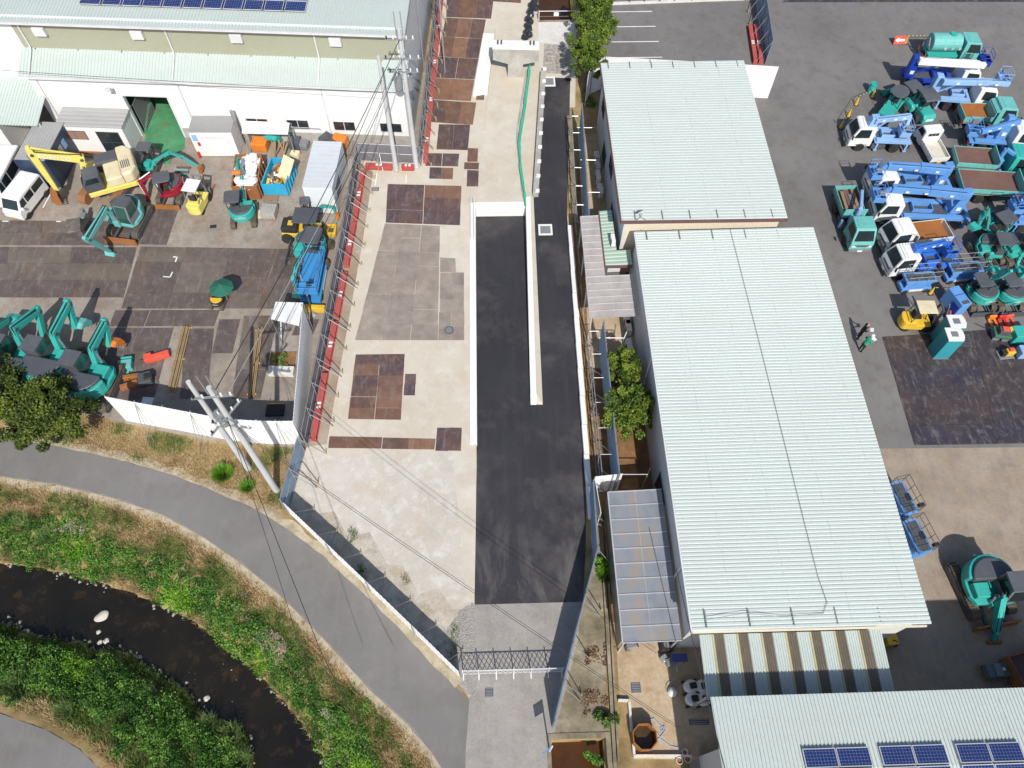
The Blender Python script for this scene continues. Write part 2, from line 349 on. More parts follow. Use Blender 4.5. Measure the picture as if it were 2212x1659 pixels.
dep(-1.30, 2.68, 19.92, 39.75, -1.4); dep(CN[0].x+.01, CN[1].x-.01, CN[0].y+.01, 84.99, -1.9); dep(2.51, 5.26, -100, CS.y-.01, -1.9)
V = np.column_stack([PP, zz]); nx_ = len(xs)
F = np.array([(j*nx_+i, j*nx_+i+1, (j+1)*nx_+i+1, (j+1)*nx_+i) for j in range(len(ys)-1) for i in range(nx_-1)])
terr = struct(npmesh('ground', V, F, M_TERR)); terr.data.shade_smooth()
# --- water
m, n, b = _nodes('river_water'); co = _world(n)
c = _ramp(n, _noise(n, .35, 6, .6, co), [(.3, srgb(22, 21, 18)), (.6, srgb(34, 30, 22)), (.8, srgb(56, 45, 28))]); n.links.new(c, b.inputs['Base Color'])
f_ = _ramp(n, _noise(n, 1.1, 7, .7, co), [(.55, 0.), (.72, .6)]); c = _mix(n, f_, c, srgb(74, 58, 36)); n.links.new(c, b.inputs['Base Color']); b.inputs['Roughness'].default_value = .1; b.inputs['Specular IOR Level'].default_value = .5; _bump(n, b, _noise(n, 2.5, 5, .65, co), .12, .04); M_WATER = m
sheet('river', [G2(p, ZW) for p in up_edge+lo_edge], ZW, M_WATER)
M_BROWNW = paint('brown_canal_water', srgb(74, 48, 22), .15, dirt=.6, dcol=srgb(40, 26, 14), scale=1)
sheet('canal_water', [(CN[0].x-.3, CN[0].y-.5), (CN[1].x+.3, CN[0].y-.5), (CN[1].x+.3, 90), (CN[0].x-.3, 90)], -1.5, M_BROWNW)
o = sheet('canal_water', [(2.2, -40), (5.6, -40), (5.6, CS.y+.5), (2.2, CS.y+.5)], -1.5, M_BROWNW)
# --- paved sheets
sheet('slab_south', [(-11.95, 16.2), (-11.3, 19.75), (-1.12, 19.9), (-1.25, 10.5), (-1.9, 7.0)], .0068, M_SLABS)
sheet('slab_strip', [(-2.55, 19.9), (-1.115, 19.9), (-1.255, 10.55), (-1.7, 11.2)], .0078, M_SLAB)
sheet('beam_strip', [(-9.75, 44.2), (-8.75, 43.2), (-9.1, 36), (-10.15, 20.5), (-11.3, 20.4), (-10.15, 36)], .0072, M_BSTRIP)
sheet('fence_gravel', [(-11.9, 16.2), (-11.3, 17.3), (-10.2, 16.1), (-9.3, 16.2), (-8.4, 14.6), (-7.2, 14.9), (-6.1, 13.0), (-5.2, 12.9), (-4.3, 11.3), (-3.2, 11.6), (-2.4, 10.4), (-1.35, 10.9), (-1.5, 7.3), (-2.05, 6.95)], .0074, M_FGRAV)
yard_slab = sheet('yard_slab', [(-9.9, 46), (-4.95, 45.6), (-4.6, 52), (-3.2, 80), (4.3, 80), (CN[0].x-.02, CN[0].y), (CN[0].x-.02, 50.3), (3.2, 39.5), (-1.06, 39.5), (-1.1, 20), (-1.25, 10.5), (-1.9, 7.0), (-11.95, 16.2), (-11.35, 20.3)], .006, M_SLAB)
path = sheet('path', [G2(p) for p in [(-300, 915), (0, 948), (100, 958), (230, 985), (330, 1010), (420, 1042), (500, 1075), (560, 1102), (620, 1138), (700, 1200), (780, 1275), (860, 1352), (940, 1438), (1000, 1500), (1034, 1535), (1045, 1700), (1060, 1900)]+top_line[::-1][1:]], .005, M_PATH)
sheet('path', [G2(p) for p in [(-260, 1475), (0, 1541), (100, 1577), (172, 1619), (213, 1659), (260, 1704), (325, 1830), (300, 2100), (-300, 2100)]], .005, M_PATH)
for L_, off in ((BPOLY[:len(top_line)], -.42), (np.array([G2(p) for p in [(-300, 915), (0, 948), (100, 958), (230, 985), (330, 1010), (420, 1042), (500, 1075), (560, 1102), (620, 1138), (700, 1200), (780, 1275), (860, 1352), (940, 1438), (985, 1484)]]), .42)):
    mm = MB(); L_ = np.asarray(L_); seg = []
    for a_, b_ in zip(L_[:-1], L_[1:]):
        k_ = max(1, int(np.linalg.norm(b_-a_)/.5)); seg += [a_+(b_-a_)*i/k_ for i in range(k_)]
    seg = np.array(seg+[L_[-1]]); tg = np.gradient(seg, axis=0); tg /= np.linalg.norm(tg, axis=1)[:, None]; nn_ = np.column_stack([-tg[:, 1], tg[:, 0]]); w_ = off*(1+.45*np.sin(np.arange(len(seg))*1.7)*RNG.uniform(.3, 1, len(seg)))
    ou = seg+nn_*w_[:, None]; zi_ = np.maximum(bank_z(ou), -.25)+.02; inn = seg-nn_*(np.sign(off)*.05*RNG.uniform(0, 1.8, len(seg)))[:, None]
    mm.v = [(p[0], p[1], .0085) for p in inn]+[(p[0], p[1], max(z, .0085) if off > 0 else z) for p, z in zip(ou, zi_)]; n_ = len(seg); mm.f = [(i, i+1, n_+i+1, n_+i) for i in range(n_-1)]
    o_ = mm.build('path_shoulder', M_SHOUL, recalc=False); struct(o_)
    if o_.data.polygons[3].normal.z < 0: o_.data.flip_normals()
drive = sheet('driveway', [(-1.3, 10.7), (4.5, 10.7), (4.2, 8.6), (2.45, 3.4), (2.2, -12), (-1.6, -12), (-1.75, 3.3), (-1.45, 7)], .009, M_DRIVE)
sheet('gravel_verge', [G2(p) for p in [(1000, 1490), (1028, 1530), (1028, 1300), (985, 1330), (940, 1400)]], .0075, M_GRAVEL)
n = M_NEWAS.node_tree; bs = n.nodes['Principled BSDF']; src = bs.inputs['Base Color'].links[0].from_socket
gg_ = n.nodes.new('ShaderNodeNewGeometry'); sp_ = n.nodes.new('ShaderNodeSeparateXYZ'); n.links.new(gg_.outputs['Position'], sp_.inputs[0])
mr_ = n.nodes.new('ShaderNodeMapRange'); mr_.inputs[1].default_value = 18.5; mr_.inputs[2].default_value = 12.; n.links.new(sp_.outputs['Y'], mr_.inputs[0])
dn_ = n.nodes.new('ShaderNodeTexNoise'); dn_.inputs['Scale'].default_value = .55; dn_.inputs['Detail'].default_value = 7; dn_.inputs['Roughness'].default_value = .62; dn_.inputs['Distortion'].default_value = .5; n.links.new(_world(n, (1.0, .4, 1), .3), dn_.inputs['Vector'])
ff_ = _ramp(n, dn_.outputs['Fac'], [(.50, 0.), (.74, .8)]); mu_ = n.nodes.new('ShaderNodeMath'); mu_.operation = 'MULTIPLY'; n.links.new(ff_, mu_.inputs[0]); n.links.new(mr_.outputs[0], mu_.inputs[1])
n.links.new(_mix(n, mu_.outputs[0], src, srgb(118, 114, 111)), bs.inputs['Base Color'])
# new asphalt: level apron and right lane, sloping left lane
NR = [G2(p) for p in [(1166, 167), (1232, 169)]]
asph = sheet('asphalt_road', [(-1.27, 10.65), (4.62, 10.65), (5.0, 13.5), (5.32, 17.3), (5.6, 38.6), (NR[1][0], NR[1][1]), (NR[0][0]+.1, NR[0][1]), (3.15, 39.5), (3.05, 22.9), (2.3, 22.9), (2.3, 20.2), (-1.05, 20.2)], .012, M_NEWAS)
mm = MB(); k = 12
for i in range(k+1):
    y = 20.2+(39.45-20.2)*i/k; z = .012 if y < 22 else .012-.95*(y-22)/17.45
    mm.v += [(-1.05 if y < 20.4 else -1.1, y, z), (2.295 if y < 23.1 else 2.45+.3*(y-23)/16.5, y, z)]
mm.f = [(2*i, 2*i+1, 2*i+3, 2*i+2) for i in range(k)]
struct(mm.build('road_ramp', M_NEWAS))
sheet('concrete_apron', [(CN[0].x-.3, 50.1), (NR[1][0]+.15, 50.1), (CN[1].x+.1, CN[0].y-.02), (CN[0].x-.3, CN[0].y-.02)], .0065, M_SLAB)
sheet('asphalt_patch', [G2(p) for p in [(1176, 95), (1236, 98), (1234, 160), (1172, 158)]], .009, M_GRAVEL)
sheet('concrete_apron', [G2(p) for p in [(1163, 46), (1240, 50), (1237, 97), (1163, 92)]], .009, M_CONC)
west = sheet('west_yard', [(-90, 75), (-5.0, 75), (-5.2, 45.6), (-9.9, 45.6), (-10.0, 41), (-11.3, 20.4), G2((640, 968)), G2((440, 950)), G2((285, 918)), G2((215, 900)), (-34, 24.5), (-90, 26)], .004, M_WEST)
XR = 90
east = sheet('east_yard', [(8.9, 130), (8.9, 49.5), (9.3, 19.6), (XR, 18.5), (XR, 130)], .004, M_ASPH)
park = sheet('parking_area', [G2(p) for p in [(1322, 12), (1620, 2), (1660, 150), (1300, 128), (1310, 60)]], .008, M_ASPH)
easts = sheet('east_yard_south', [(9.3, 19.6), (9.3, -20), (XR, -20), (XR, 18.5)], .004, M_DIRTE)
sheet('soil_strip', [(5.6, 9.5), (9.3, 9.5), (9.3, 46), (7.2, 46), (6.0, 38.5), (5.7, 17)], .003, M_SOIL)
sheet('canal_cover_slab', [G2(p) for p in [(1290, 1060), (1312, 1290), (1306, 1595), (1185, 1597), (1268, 1290), (1285, 1120)]], .006, M_OLDC)
cyard = sheet('concrete_yard', [G2(p) for p in [(1330, 1370), (1560, 1370), (1560, 1640), (1368, 1640), (1362, 1515), (1338, 1510)]], .012, M_TAN)
sheet('walkway', [(6.2, 25.5), (9.3, 25.5), (9.3, 47), (7.0, 47)], .005, M_TAN)
# --- steel road plates, one object each
PL_ME = {}
def plates(parent, q, nx, ny, mat, z=.012, th=.02, gap=.012, skip=()):
    q = [np.array(G2(p)) for p in q]
    for j in range(ny):
        for i in range(nx):
            if (i, j) in skip: continue
            c = []
            for (a, b_) in ((i, j), (i+1, j), (i+1, j+1), (i, j+1)):
                s, r = a/nx, b_/ny; c.append((q[0]*(1-s)+q[1]*s)*(1-r)+(q[3]*(1-s)+q[2]*s)*r)
            ctr = sum(c)/4; c = [ctr+(p-ctr)*(1-gap/max(.2, np.linalg.norm(p-ctr))) for p in c]
            jt = RNG.normal(0, .012, 2); zt = z+th+RNG.uniform(0, .006)
            c = [p+jt-ctr for p in c]
            m = MB(); m.prism([tuple(p) for p in c], -th, 0., 'z'); o = m.build('steel_plate', mat, parent); o.location = (ctr[0], ctr[1], zt)
px = lambda i, j, *p: [t(i, j, *a) for a in p]
plates(yard_slab, [(838, 398), (997, 402), (993, 487), (833, 481)], 2, 3, P_BROWN)
plates(yard_slab, [(832, 483), (950, 489), (946, 735), (767, 735)], 3, 8, P_DUSTY, .01, .006, .003)
plates(yard_slab, [(951, 589), (1002, 589), (1003, 735), (947, 735)], 2, 5, P_DUSTY, .01, .006, .003)
plates(yard_slab, [(951, 556), (984, 558), (986, 588), (951, 588)], 1, 1, P_DUSTY, .01, .006, .006)
plates(yard_slab, [(768, 766), (875, 765), (866, 907), (752, 905)], 2, 6, P_BROWN)
plates(yard_slab, [(875, 808), (899, 808), (897, 854), (872, 854)], 1, 2, P_BROWN)
plates(yard_slab, [(711, 943), (942, 948), (939, 971), (708, 968)], 4, 1, P_BROWN)
plates(yard_slab, [(944, 924), (998, 925), (996, 975), (940, 974)], 2, 1, P_BROWN)
for q, nx, ny in (([(385, -90), (985, -70), (945, 240), (380, 215)], 3, 1), ([(375, 222), (880, 247), (835, 490), (325, 457)], 3, 1), ([(320, 462), (830, 493), (785, 737), (290, 715)], 3, 1),
                  ([(285, 718), (785, 742), (735, 1000), (250, 978)], 2, 2), ([(245, 982), (735, 1003), (690, 1272), (215, 1250)], 2, 1), ([(215, 1256), (760, 1292), (715, 1572), (165, 1535)], 3, 1),
                  ([(960, -80), (1330, -70), (1318, 42), (950, 18)], 2, 1), ([(765, 1178), (860, 1180), (855, 1260), (752, 1258)], 1, 1)):
    plates(yard_slab, [zi(*p) for p in q], nx, ny, P_BROWN)
for q, nx, ny in (([(1580, 1075), (1850, 1080), (1830, 1300), (1558, 1292)], 2, 1), ([(1470, 1325), (1755, 1330), (1745, 1440), (1465, 1435)], 2, 1), ([(1500, 1447), (1705, 1452), (1700, 1550), (1495, 1545)], 2, 1),
                  ([(1800, 1405), (1930, 1410), (1925, 1468), (1798, 1465)], 1, 1), ([(1825, 1472), (1925, 1477), (1920, 1615), (1820, 1615)], 1, 1), ([(1830, 1280), (1920, 1285), (1915, 1400), (1825, 1400)], 1, 1)):
    plates(yard_slab, px(0, 1, *q), nx, ny, P_BROWN)
for q, nx, ny, sk in (([(-120, 476), (305, 479), (300, 530), (-125, 530)], 4, 2, ()), ([(327, 442), (389, 442), (360, 530), (297, 528)], 1, 3, ()), ([(-120, 534), (296, 535), (268, 643), (-125, 643)], 3, 3, ()),
                      ([(304, 533), (700, 540), (655, 667), (262, 667)], 4, 4, ()), ([(250, 670), (475, 671), (462, 706), (236, 705)], 3, 1, ()), ([(225, 709), (375, 708), (332, 868), (150, 868)], 2, 3, ()),
                      ([(404, 710), (463, 710), (448, 862), (388, 862)], 1, 3, ()), ([(475, 690), (520, 690), (502, 764), (458, 763)], 1, 2, ()), ([(527, 682), (602, 682), (562, 862), (500, 862)], 2, 3, ()),
                      ([(645, 690), (690, 690), (676, 725), (630, 725)], 1, 1, ())):
    plates(west, q, nx, ny, P_WEST, .012, .02, .015, sk)
plates(east, [(1905, 728), (2290, 702), (2335, 956), (1976, 962)], 2, 6, P_NAVY)
plates(east, [(2292, 702), (2675, 676), (2694, 950), (2337, 956)], 2, 6, P_NAVY)
plates(east, [(1700, -6), (2230, -6), (2240, 4), (1690, 5)], 7, 1, P_NAVY)
# --- walls and kerbs of the new road
M_WHITEW = ground('fresh_white_concrete', (srgb(222, 221, 218), srgb(230, 229, 226), srgb(236, 235, 232)), .4, 5, None, bump=.03, famp=.04)
o = struct(MB().bb(-1.5, -1.06, 20.3, 39.9, -1.3, .10).build('retaining_wall', M_WHITEW, bevel=.02))
mm = MB(); mm.prism([(2.3, .02), (2.3, -1.2), (2.72, -1.2), (2.72, .02)], 19, 19.01, 'z') if 0 else None
mm = MB(); mm.add([(2.3, 22.95, .02), (2.68, 22.95, .02), (2.68, 23.6, .28), (2.3, 23.6, .28), (2.64, 40.2, .30), (2.98, 40.2, .30), (2.3, 22.95, -1.2), (2.68, 22.95, -1.2), (2.64, 40.2, -1.2), (2.98, 40.2, -1.2)],
       [(0, 1, 2, 3), (3, 2, 5, 4), (0, 6, 7, 1), (0, 3, 4, 8, 6), (1, 7, 9, 5, 2), (4, 5, 9, 8), (6, 8, 9, 7)])
struct(mm.build('retaining_wall', M_WHITEW))
mm = MB(); mm.add([(2.69, 22.95, .03), (3.05, 22.92, .03), (3.22, 40.2, .12), (2.99, 40.2, .22), (2.69, 23.6, .2)], [(0, 1, 2, 3, 4)])
struct(mm.build('wall_haunch', M_SLAB))
endw = struct(MB().bb(-1.05, 2.62, 39.5, 39.95, -1.3, .06).build('end_wall', M_WHITEW, bevel=.01))
for i in range(22):
    for j in range(2):
        o = MB().cyl((-.95+i*.165, 39.49, -.25-j*.32), (-.95+i*.165, 39.505, -.25-j*.32), .025, n=6).build('anchor_hole', MGREY, endw)
hand = struct(MB().bb(-1.42, -1.36, 36.2, 40.0, .1, .5).bb(-1.2, -1.14, 36.2, 40.0, .1, .5).build('wall_formwork', W_)); hand['label'] = 'white formwork rails standing on the north end of the ramp wall'
# right kerb wall with individual blocks
kerb = struct(MB().bb(5.55, 5.62, 17.2, 38.2, 0, .3).build('kerb_wall', M_GCONC))
kme = MB().bb(-.16, .16, -.98, .98, 0, .42).build('kerb_block', M_WHITEW, kerb, bevel=.015); kme.location = (5.45, 16.3, 0)
for i in range(1, 11):
    o = copy_part(kme, kerb); y = 16.3+i*2.0; o.location = (5.45+.012*(y-17), y, 0)
# west side of right lane: low block wall, white caps
blk = struct(MB().beam((3.30, 40.4, .1), (4.55, 54.2, .1), .12, .2).build('block_wall', M_GCONC))
d = Vector((1.25, 13.8, 0)).normalized(); ang = math.atan2(d.y, d.x)
b0 = None
for i in range(9):
    p = Vector((3.38, 40.4, 0))+d*(.75+i*1.52)
    o = MB().box((0, 0, .27), (1.48, .42, .5)).build('wall_block', M_GCONC, blk, bevel=.02) if b0 is None else copy_part(b0, blk); b0 = b0 or o
    o.location = p; o.rotation_euler = (0, 0, ang)
c0 = None
for i in range(10):
    p = Vector((3.50, 40.5, .523))+d*(i*1.52)
    o = MB().box((0, 0, .05), (.28, .3, .1)).build('wall_cap', W_, blk) if c0 is None else copy_part(c0, blk); c0 = c0 or o
    o.location = p; o.rotation_euler = (0, 0, ang)
# gutters and net beside it
gut = [G(*zi(1390, 880), .03), G(*zi(1270, 1659), .03), G(*t(0, 2, 45, 1220), .03), G(*t(0, 2, 90, 1659), .03)]
mm = MB(); [mm.beam(a, b, .16, .06) for a, b in zip(gut[:-1], gut[1:])]; struct(mm.build('gutter', M_GCONC))
net = [G(*zi(1430, 820), .5), G(*zi(1400, 1050), .35), G(*zi(1370, 1300), .35), G(*zi(1310, 1659), .35), G(*t(0, 2, 62, 1220), .35), G(*t(0, 2, 75, 1450), .35), G(*t(0, 2, 108, 1659), .35), G(*t(1, 2, 118, 120), .35)]
mm = MB()
for a, b in zip(net[:-1], net[1:]):
    k = 6
    for i in range(k):
        p, q = a.lerp(b, i/k), a.lerp(b, (i+1)/k); s, s2 = random.uniform(.06, .14), random.uniform(.06, .14)
        mm.beam(p, q, s*1.6, .05); mm.quad((p.x-.02, p.y, p.z), (q.x-.02, q.y, q.z), (q.x+.1, q.y, .03), (p.x+.1, p.y, .03))
tag(mm.build('safety_net', GREENT), 'long green safety net strip running beside the low white block wall', 'net')
# pier of the future bridge
th = thing('bridge_pier', 'grey hammerhead concrete bridge pier standing on the pale slab', 'pier', (2.3, 53.8, 0), R_(-3))
MB().prism([(-.62, 0), (.62, 0), (.62, 1.25), (1.85, 1.55), (1.85, 2.6), (-1.85, 2.6), (-1.85, 1.6), (-.62, 1.25)], 0, 1.0, 'y').build('column_head', M_GCONC, th, bevel=.02)
MB().bb(-1.87, 1.87, -.02, 1.02, 2.6, 2.72).build('cap_slab', M_WHITEW, th, bevel=.02)
for sx in (-1, 1):
    bp = MB().bb(sx*1.3-.45, sx*1.3+.45, .2, .9, 2.72, 2.78).build('bearing_plinth', W_, th)
    MB().bb(sx*1.3-.2, sx*1.3-.08, .35, .75, 2.78, 2.92).bb(sx*1.3+.08, sx*1.3+.2, .35, .75, 2.78, 2.92).build('bearing', DGREY, bp)
th = thing('footing_slab', 'long white concrete footing strip west of the bridge pier', 'slab', (0, 0, 0))
q = [G2(zi(*p)) for p in ((845, 440), (985, 450), (900, 1190), (715, 1215))]
MB().prism(q, .006, .22, 'z').build('slab_body', M_WHITEW, th, bevel=.02)
q = [G2(zi(*p)) for p in ((985, 450), (1000, 380), (905, 1190), (870, 1659), (850, 1659))]
MB().prism(q, .006, .10, 'z').build('curb', M_SLAB, th)
# drain pits
def pit(name, u, v, s, label):
    p = G(u, v); th = thing(name, label, 'drain', (p.x, p.y, .012))
    m = MB(); a, b = s/2, s/2-.13
    for x0, x1, y0, y1 in ((-a, a, b, a), (-a, a, -a, -b), (-a, -b, -b, b), (b, a, -b, b)): m.bb(x0, x1, y0, y1, 0, .06)
    m.build('rim', M_WHITEW, th); MB().bb(-b, b, -b, b, .0, .035).build('grate', STEEL, th)
pit('drain_pit', 1184, 177, 1.15, 'square white-rimmed drain pit at the north end of the black right lane')
pit('drain_pit', 1178, 497, 1.0, 'square white-rimmed drain pit beside the middle of the black right lane')
def grate(u, v, w, h, label, z=.012, n=6):
    p = G(u, v); th = thing('drain_grate', label, 'drain', (p.x, p.y, z)); MB().bb(-w/2, w/2, -h/2, h/2, 0, .01).build('frame', DGREY, th)
    for i in range(n): MB().bb(-w/2+.04, w/2-.04, -h/2+(i+.3)*h/n, -h/2+(i+.75)*h/n, .01, .03).build('bar', STEEL, th)
grate(*t(3, 1, 2015, 1005), .42, .42, 'small dark drain grate in the grey driveway south of the gate')
grate(*t(3, 2, 1070, 965), .5, .5, 'slotted drain grate in the tan concrete yard', .014)
grate(*t(3, 2, 1615, 1260), 1.0, .28, 'long dark slotted drain in shade beside the south warehouse', .014, 3)
grate(*t(0, 1, 1030, 1635), .55, .4, 'small drain grate in the pale slab near the red beams')
p = G(970, 714); th = thing('manhole', 'round dark manhole cover in the dusty steel plates', 'manhole', (p.x, p.y, .03))
MB().cyl((0, 0, 0), (0, 0, .03), .3, n=20).build('rim', DGREY, th); MB().cyl((0, 0, .03), (0, 0, .045), .24, n=20).build('lid', MGREY, th)
# parking lines: thin paint on asphalt
for k, (a, b) in enumerate(((t(0, 2, 820, 103), t(0, 2, 1210, 98)), (t(0, 2, 855, 232), t(0, 2, 1240, 227)), (t(0, 2, 860, 362), t(0, 2, 1270, 358)), (t(0, 2, 900, 499), t(0, 2, 1298, 494)))):
    MB().beam(G(a[0], a[1], .012), G(b[0], b[1], .012), .1, .003).build('parking_line', W_, park)
for a, b in ((zd(730, 745), zd(595, 990)), (zd(30, 1176), zd(118, 1180)), (zd(778, 1180), zd(845, 1183)), (t(1, 0, 1495, 560), t(1, 0, 1530, 562)), (t(1, 0, 1530, 562), t(1, 0, 1515, 605)), (t(1, 0, 1490, 690), t(1, 0, 1470, 735)), (t(1, 0, 1410, 730), t(1, 0, 1470, 735)),
             (t(0, 1, 1045, 1490), t(0, 1, 1030, 1600)), (t(0, 1, 1300, 1510), t(0, 1, 1295, 1580))):
    MB().beam(G(a[0], a[1], .042), G(b[0], b[1], .042), .09, .003).build('paint_mark', W_, west)
# ================================================================== BUILDINGS
def metal_roof(name, col, dirtc=(.5, .52, .48)):
    if name in MATS: return MATS[name]
    m, n, b = _nodes(name); co = _world(n)
    f = _ramp(n, _noise(n, .5, 7, .7, _world(n, (.5, 1.6, 1))), [(.42, 0.), (.8, .5)])
    c = _mix(n, f, col, dirtc); c = _mix(n, 1., c, _ramp(n, _noise(n, 9, 3, .6, co), [(.3, .94), (.7, 1.05)]), 'MULTIPLY')
    n.links.new(c, b.inputs['Base Color']); b.inputs['Roughness'].default_value = .5; MATS[name] = m; return m
MINT = metal_roof('mint_white_roof', (.54, .605, .575))
MINTD = metal_roof('mint_roof', (.48, .55, .525), (.42, .46, .44))
MINTG = metal_roof('weathered_mint_roof', (.38, .50, .42), (.32, .36, .3))
WALLW = metal_roof('white_siding', (.80, .81, .80), (.62, .62, .58))
WALLG = metal_roof('pale_grey_siding', (.60, .63, .64), (.5, .5, .48))
WALLO = metal_roof('olive_translucent_siding', (.36, .365, .275), (.30, .30, .22))
WALLC = metal_roof('cream_siding', (.74, .66, .52), (.6, .54, .44))
TRIM = paint('maroon_trim', (.14, .075, .075), .5, dirt=.2)
GUT = paint('white_gutter', (.66, .66, .68), .4, dirt=.2, dcol=(.4, .38, .35))
SOLAR = glass('solar_cell', (.012, .03, .14), .12)
SFRM = paint('solar_frame', (.62, .64, .66), .35, .3, dirt=.1)
def corr(name, parent, mat, o, u, v, lu, lv, pitch, h, top=.45, thick=.03):
    """ribbed metal sheet: ribs run along u, repeat along v"""
    o, u, v = Vector(o), Vector(u).normalized(), Vector(v).normalized(); nrm = u.cross(v).normalized()
    if nrm.z < 0: nrm = -nrm
    k = max(1, round(lv/pitch)); p = lv/k; s = (1-top)/2*.5
    prof = []
    for i in range(k): prof += [(i*p, 0), (i*p+p*s, 0), (i*p+p*(s+.12), h), (i*p+p*(s+.12+top), h), (i*p+p*(s+.24+top), 0)]
    prof.append((lv, 0)); m = MB(); n = len(prof)
    m.v = [tuple(o+v*a+nrm*b) for a, b in prof]+[tuple(o+u*lu+v*a+nrm*b) for a, b in prof]
    m.f = [(i, i+1, n+i+1, n+i) for i in range(n-1)]
    ob = m.build(name, mat, parent)
    md = ob.modifiers.new('thick', 'SOLIDIFY'); md.thickness = thick; md.offset = -1
    me = ob.data
    if sum(f.normal.dot(nrm) for f in me.polygons) < 0: me.flip_normals()
    return ob
def wall(name, parent, mat, p, q, z0, z1, holes=(), th=.15, inward=1):
    """vertical wall from p to q with rectangular holes (a0,a1,b0,b1) along/height; thickness to the left of p->q * inward"""
    p, q = Vector((p[0], p[1], 0)), Vector((q[0], q[1], 0)); L = (q-p).length; d = (q-p)/L; nn = Vector((-d.y, d.x, 0))*inward*th
    A = sorted({0, L, *[h[0] for h in holes], *[h[1] for h in holes]}); B = sorted({z0, z1, *[h[2] for h in holes], *[h[3] for h in holes]})
    m = MB()
    for i in range(len(A)-1):
        for j in range(len(B)-1):
            a, b = (A[i]+A[i+1])/2, (B[j]+B[j+1])/2
            if any(h[0] < a < h[1] and h[2] < b < h[3] for h in holes): continue
            c = [p+d*A[i], p+d*A[i+1], p+d*A[i+1]+nn, p+d*A[i]+nn]
            m.add([(x.x, x.y, B[j]) for x in c]+[(x.x, x.y, B[j+1]) for x in c], [(0, 1, 2, 3)[::-1], (4, 5, 6, 7), (0, 1, 5, 4), (1, 2, 6, 5), (2, 3, 7, 6), (3, 0, 4, 7)])
    return m.build(name, mat, parent)
def window(parent, c, w, h, axis='x', inset=.05, mull=1, gm=None, fm=None, out=-1):
    """window centred at c in a wall along axis; out = side it faces"""
    fm = fm or GUT; x, y, z = c
    def bx(a0, a1, b0, b1, d0, d1):
        return MB().bb(x+a0, x+a1, y+d0, y+d1, z+b0, z+b1) if axis == 'x' else MB().bb(x+d0, x+d1, y+a0, y+a1, z+b0, z+b1)
    d0, d1 = sorted((out*.04, -out*.1)); fr = MB(); t_ = .06
    for a in ((-w/2-t_, w/2+t_, h/2, h/2+t_), (-w/2-t_, w/2+t_, -h/2-t_, -h/2), (-w/2-t_, -w/2, -h/2, h/2), (w/2, w/2+t_, -h/2, h/2)): b = bx(*a, d0, d1); fr.add(b.v, b.f)
    for i in range(mull): a = -w/2+w*(i+1)/(mull+1); b = bx(a-.025, a+.025, -h/2, h/2, d0, d1); fr.add(b.v, b.f)
    o = fr.build('window', fm, parent); d0, d1 = sorted((-out*.02, -out*.05))
    for i in range(mull+1):
        a0, a1 = -w/2+w*i/(mull+1)+.026, -w/2+w*(i+1)/(mull+1)-.026
        bx(a0, a1, -h/2+.002, h/2-.002, d0, d1).build('pane', gm or GLS, o)
    return o
def solar(parent, o, u, v, lu, lv, lift=.12):
    o, u, v = Vector(o), Vector(u).normalized(), Vector(v).normalized(); n = u.cross(v); n = n if n.z > 0 else -n
    o = o+n*lift; f = .035; fr = MB()
    def slab(a0, a1, b0, b1, h0, h1, m):
        vs = [o+u*a+v*b+n*h for h in (h0, h1) for a, b in ((a0, b0), (a1, b0), (a1, b1), (a0, b1))]
        m.add(vs, [(0, 3, 2, 1), (4, 5, 6, 7), (0, 1, 5, 4), (1, 2, 6, 5), (2, 3, 7, 6), (3, 0, 4, 7)])
    slab(0, lu, 0, f, 0, .05, fr); slab(0, lu, lv-f, lv, 0, .05, fr); slab(0, f, f, lv-f, 0, .05, fr); slab(lu-f, lu, f, lv-f, 0, .05, fr)
    m = MB(); slab(f, lu-f, f, lv-f, .0, .035, m); p = m.build('solar_panel', SOLAR, parent)
    for i in range(1, 10): slab(lu*i/10-.002, lu*i/10+.002, f, lv-f, .0352, .037, fr)
    for i in range(1, 6): slab(f, lu-f, lv*i/6-.002, lv*i/6+.002, .0372, .039, fr)
    fr.add(p.data.vertices and [v.co for v in p.data.vertices], [tuple(q.vertices) for q in p.data.polygons]) if 0 else None
    fr.build('panel_frame', SFRM, parent); return p
def downpipe(parent, pts, r=.055, mat=None): return MB().tube(pts, r, 8).build('downpipe', mat or GUT, parent)
# ---------------------------------------------------------------- A: north-west warehouse (two roof levels)
aA = R_(-3.9); A0 = Vector((-5.9, 46.0, 0))
A = thing('warehouse', 'white two-level warehouse with mint roofs and olive clerestory wall', 'warehouse', A0, aA)
def la(u, v, z): p = G(u, v, z)-A0; c, s = math.cos(-aA), math.sin(-aA); return Vector((p.x*c-p.y*s, p.x*s+p.y*c, z))
XL, XF = -27.3, -70
dx0, dx1 = la(*t(0, 0, 1262, 1110), 0).x, la(*t(0, 0, 1608, 1130), 0).x
dx1 = dx0+3.25
wins = [la(*t(0, 1, 365, 1075), 1.6).x, la(*t(0, 1, 766, 1088), 1.6).x, la(*t(0, 1, 1168, 1100), 1.6).x, la(*t(0, 1, 20, 1050), 1.6).x]
holes = [(dx0-XL, dx1-XL, .0, 3.75)]+[(x-XL-.8, x-XL+.8, 1.2, 2.05) for x in wins]
wall('wall', A, WALLW, (XL, 0), (0, 0), .0, 5.45, holes)
wall('wall', A, WALLG, (0, .0), (0, 30), 0, 6.0, (), .15, 1)
wall('wall', A, WALLG, (0, 1.5), (0, 30), 6.001, 8.75, (), .14, 1)
wall('wall', A, WALLW, (XL, 10), (XL, .16), 0, 5.45)
pl = MB()
for a0, a1 in ((XL, dx0-.1), (dx1+.1, .02)): pl.bb(a0, a1, -.03, -.001, 0, .9)
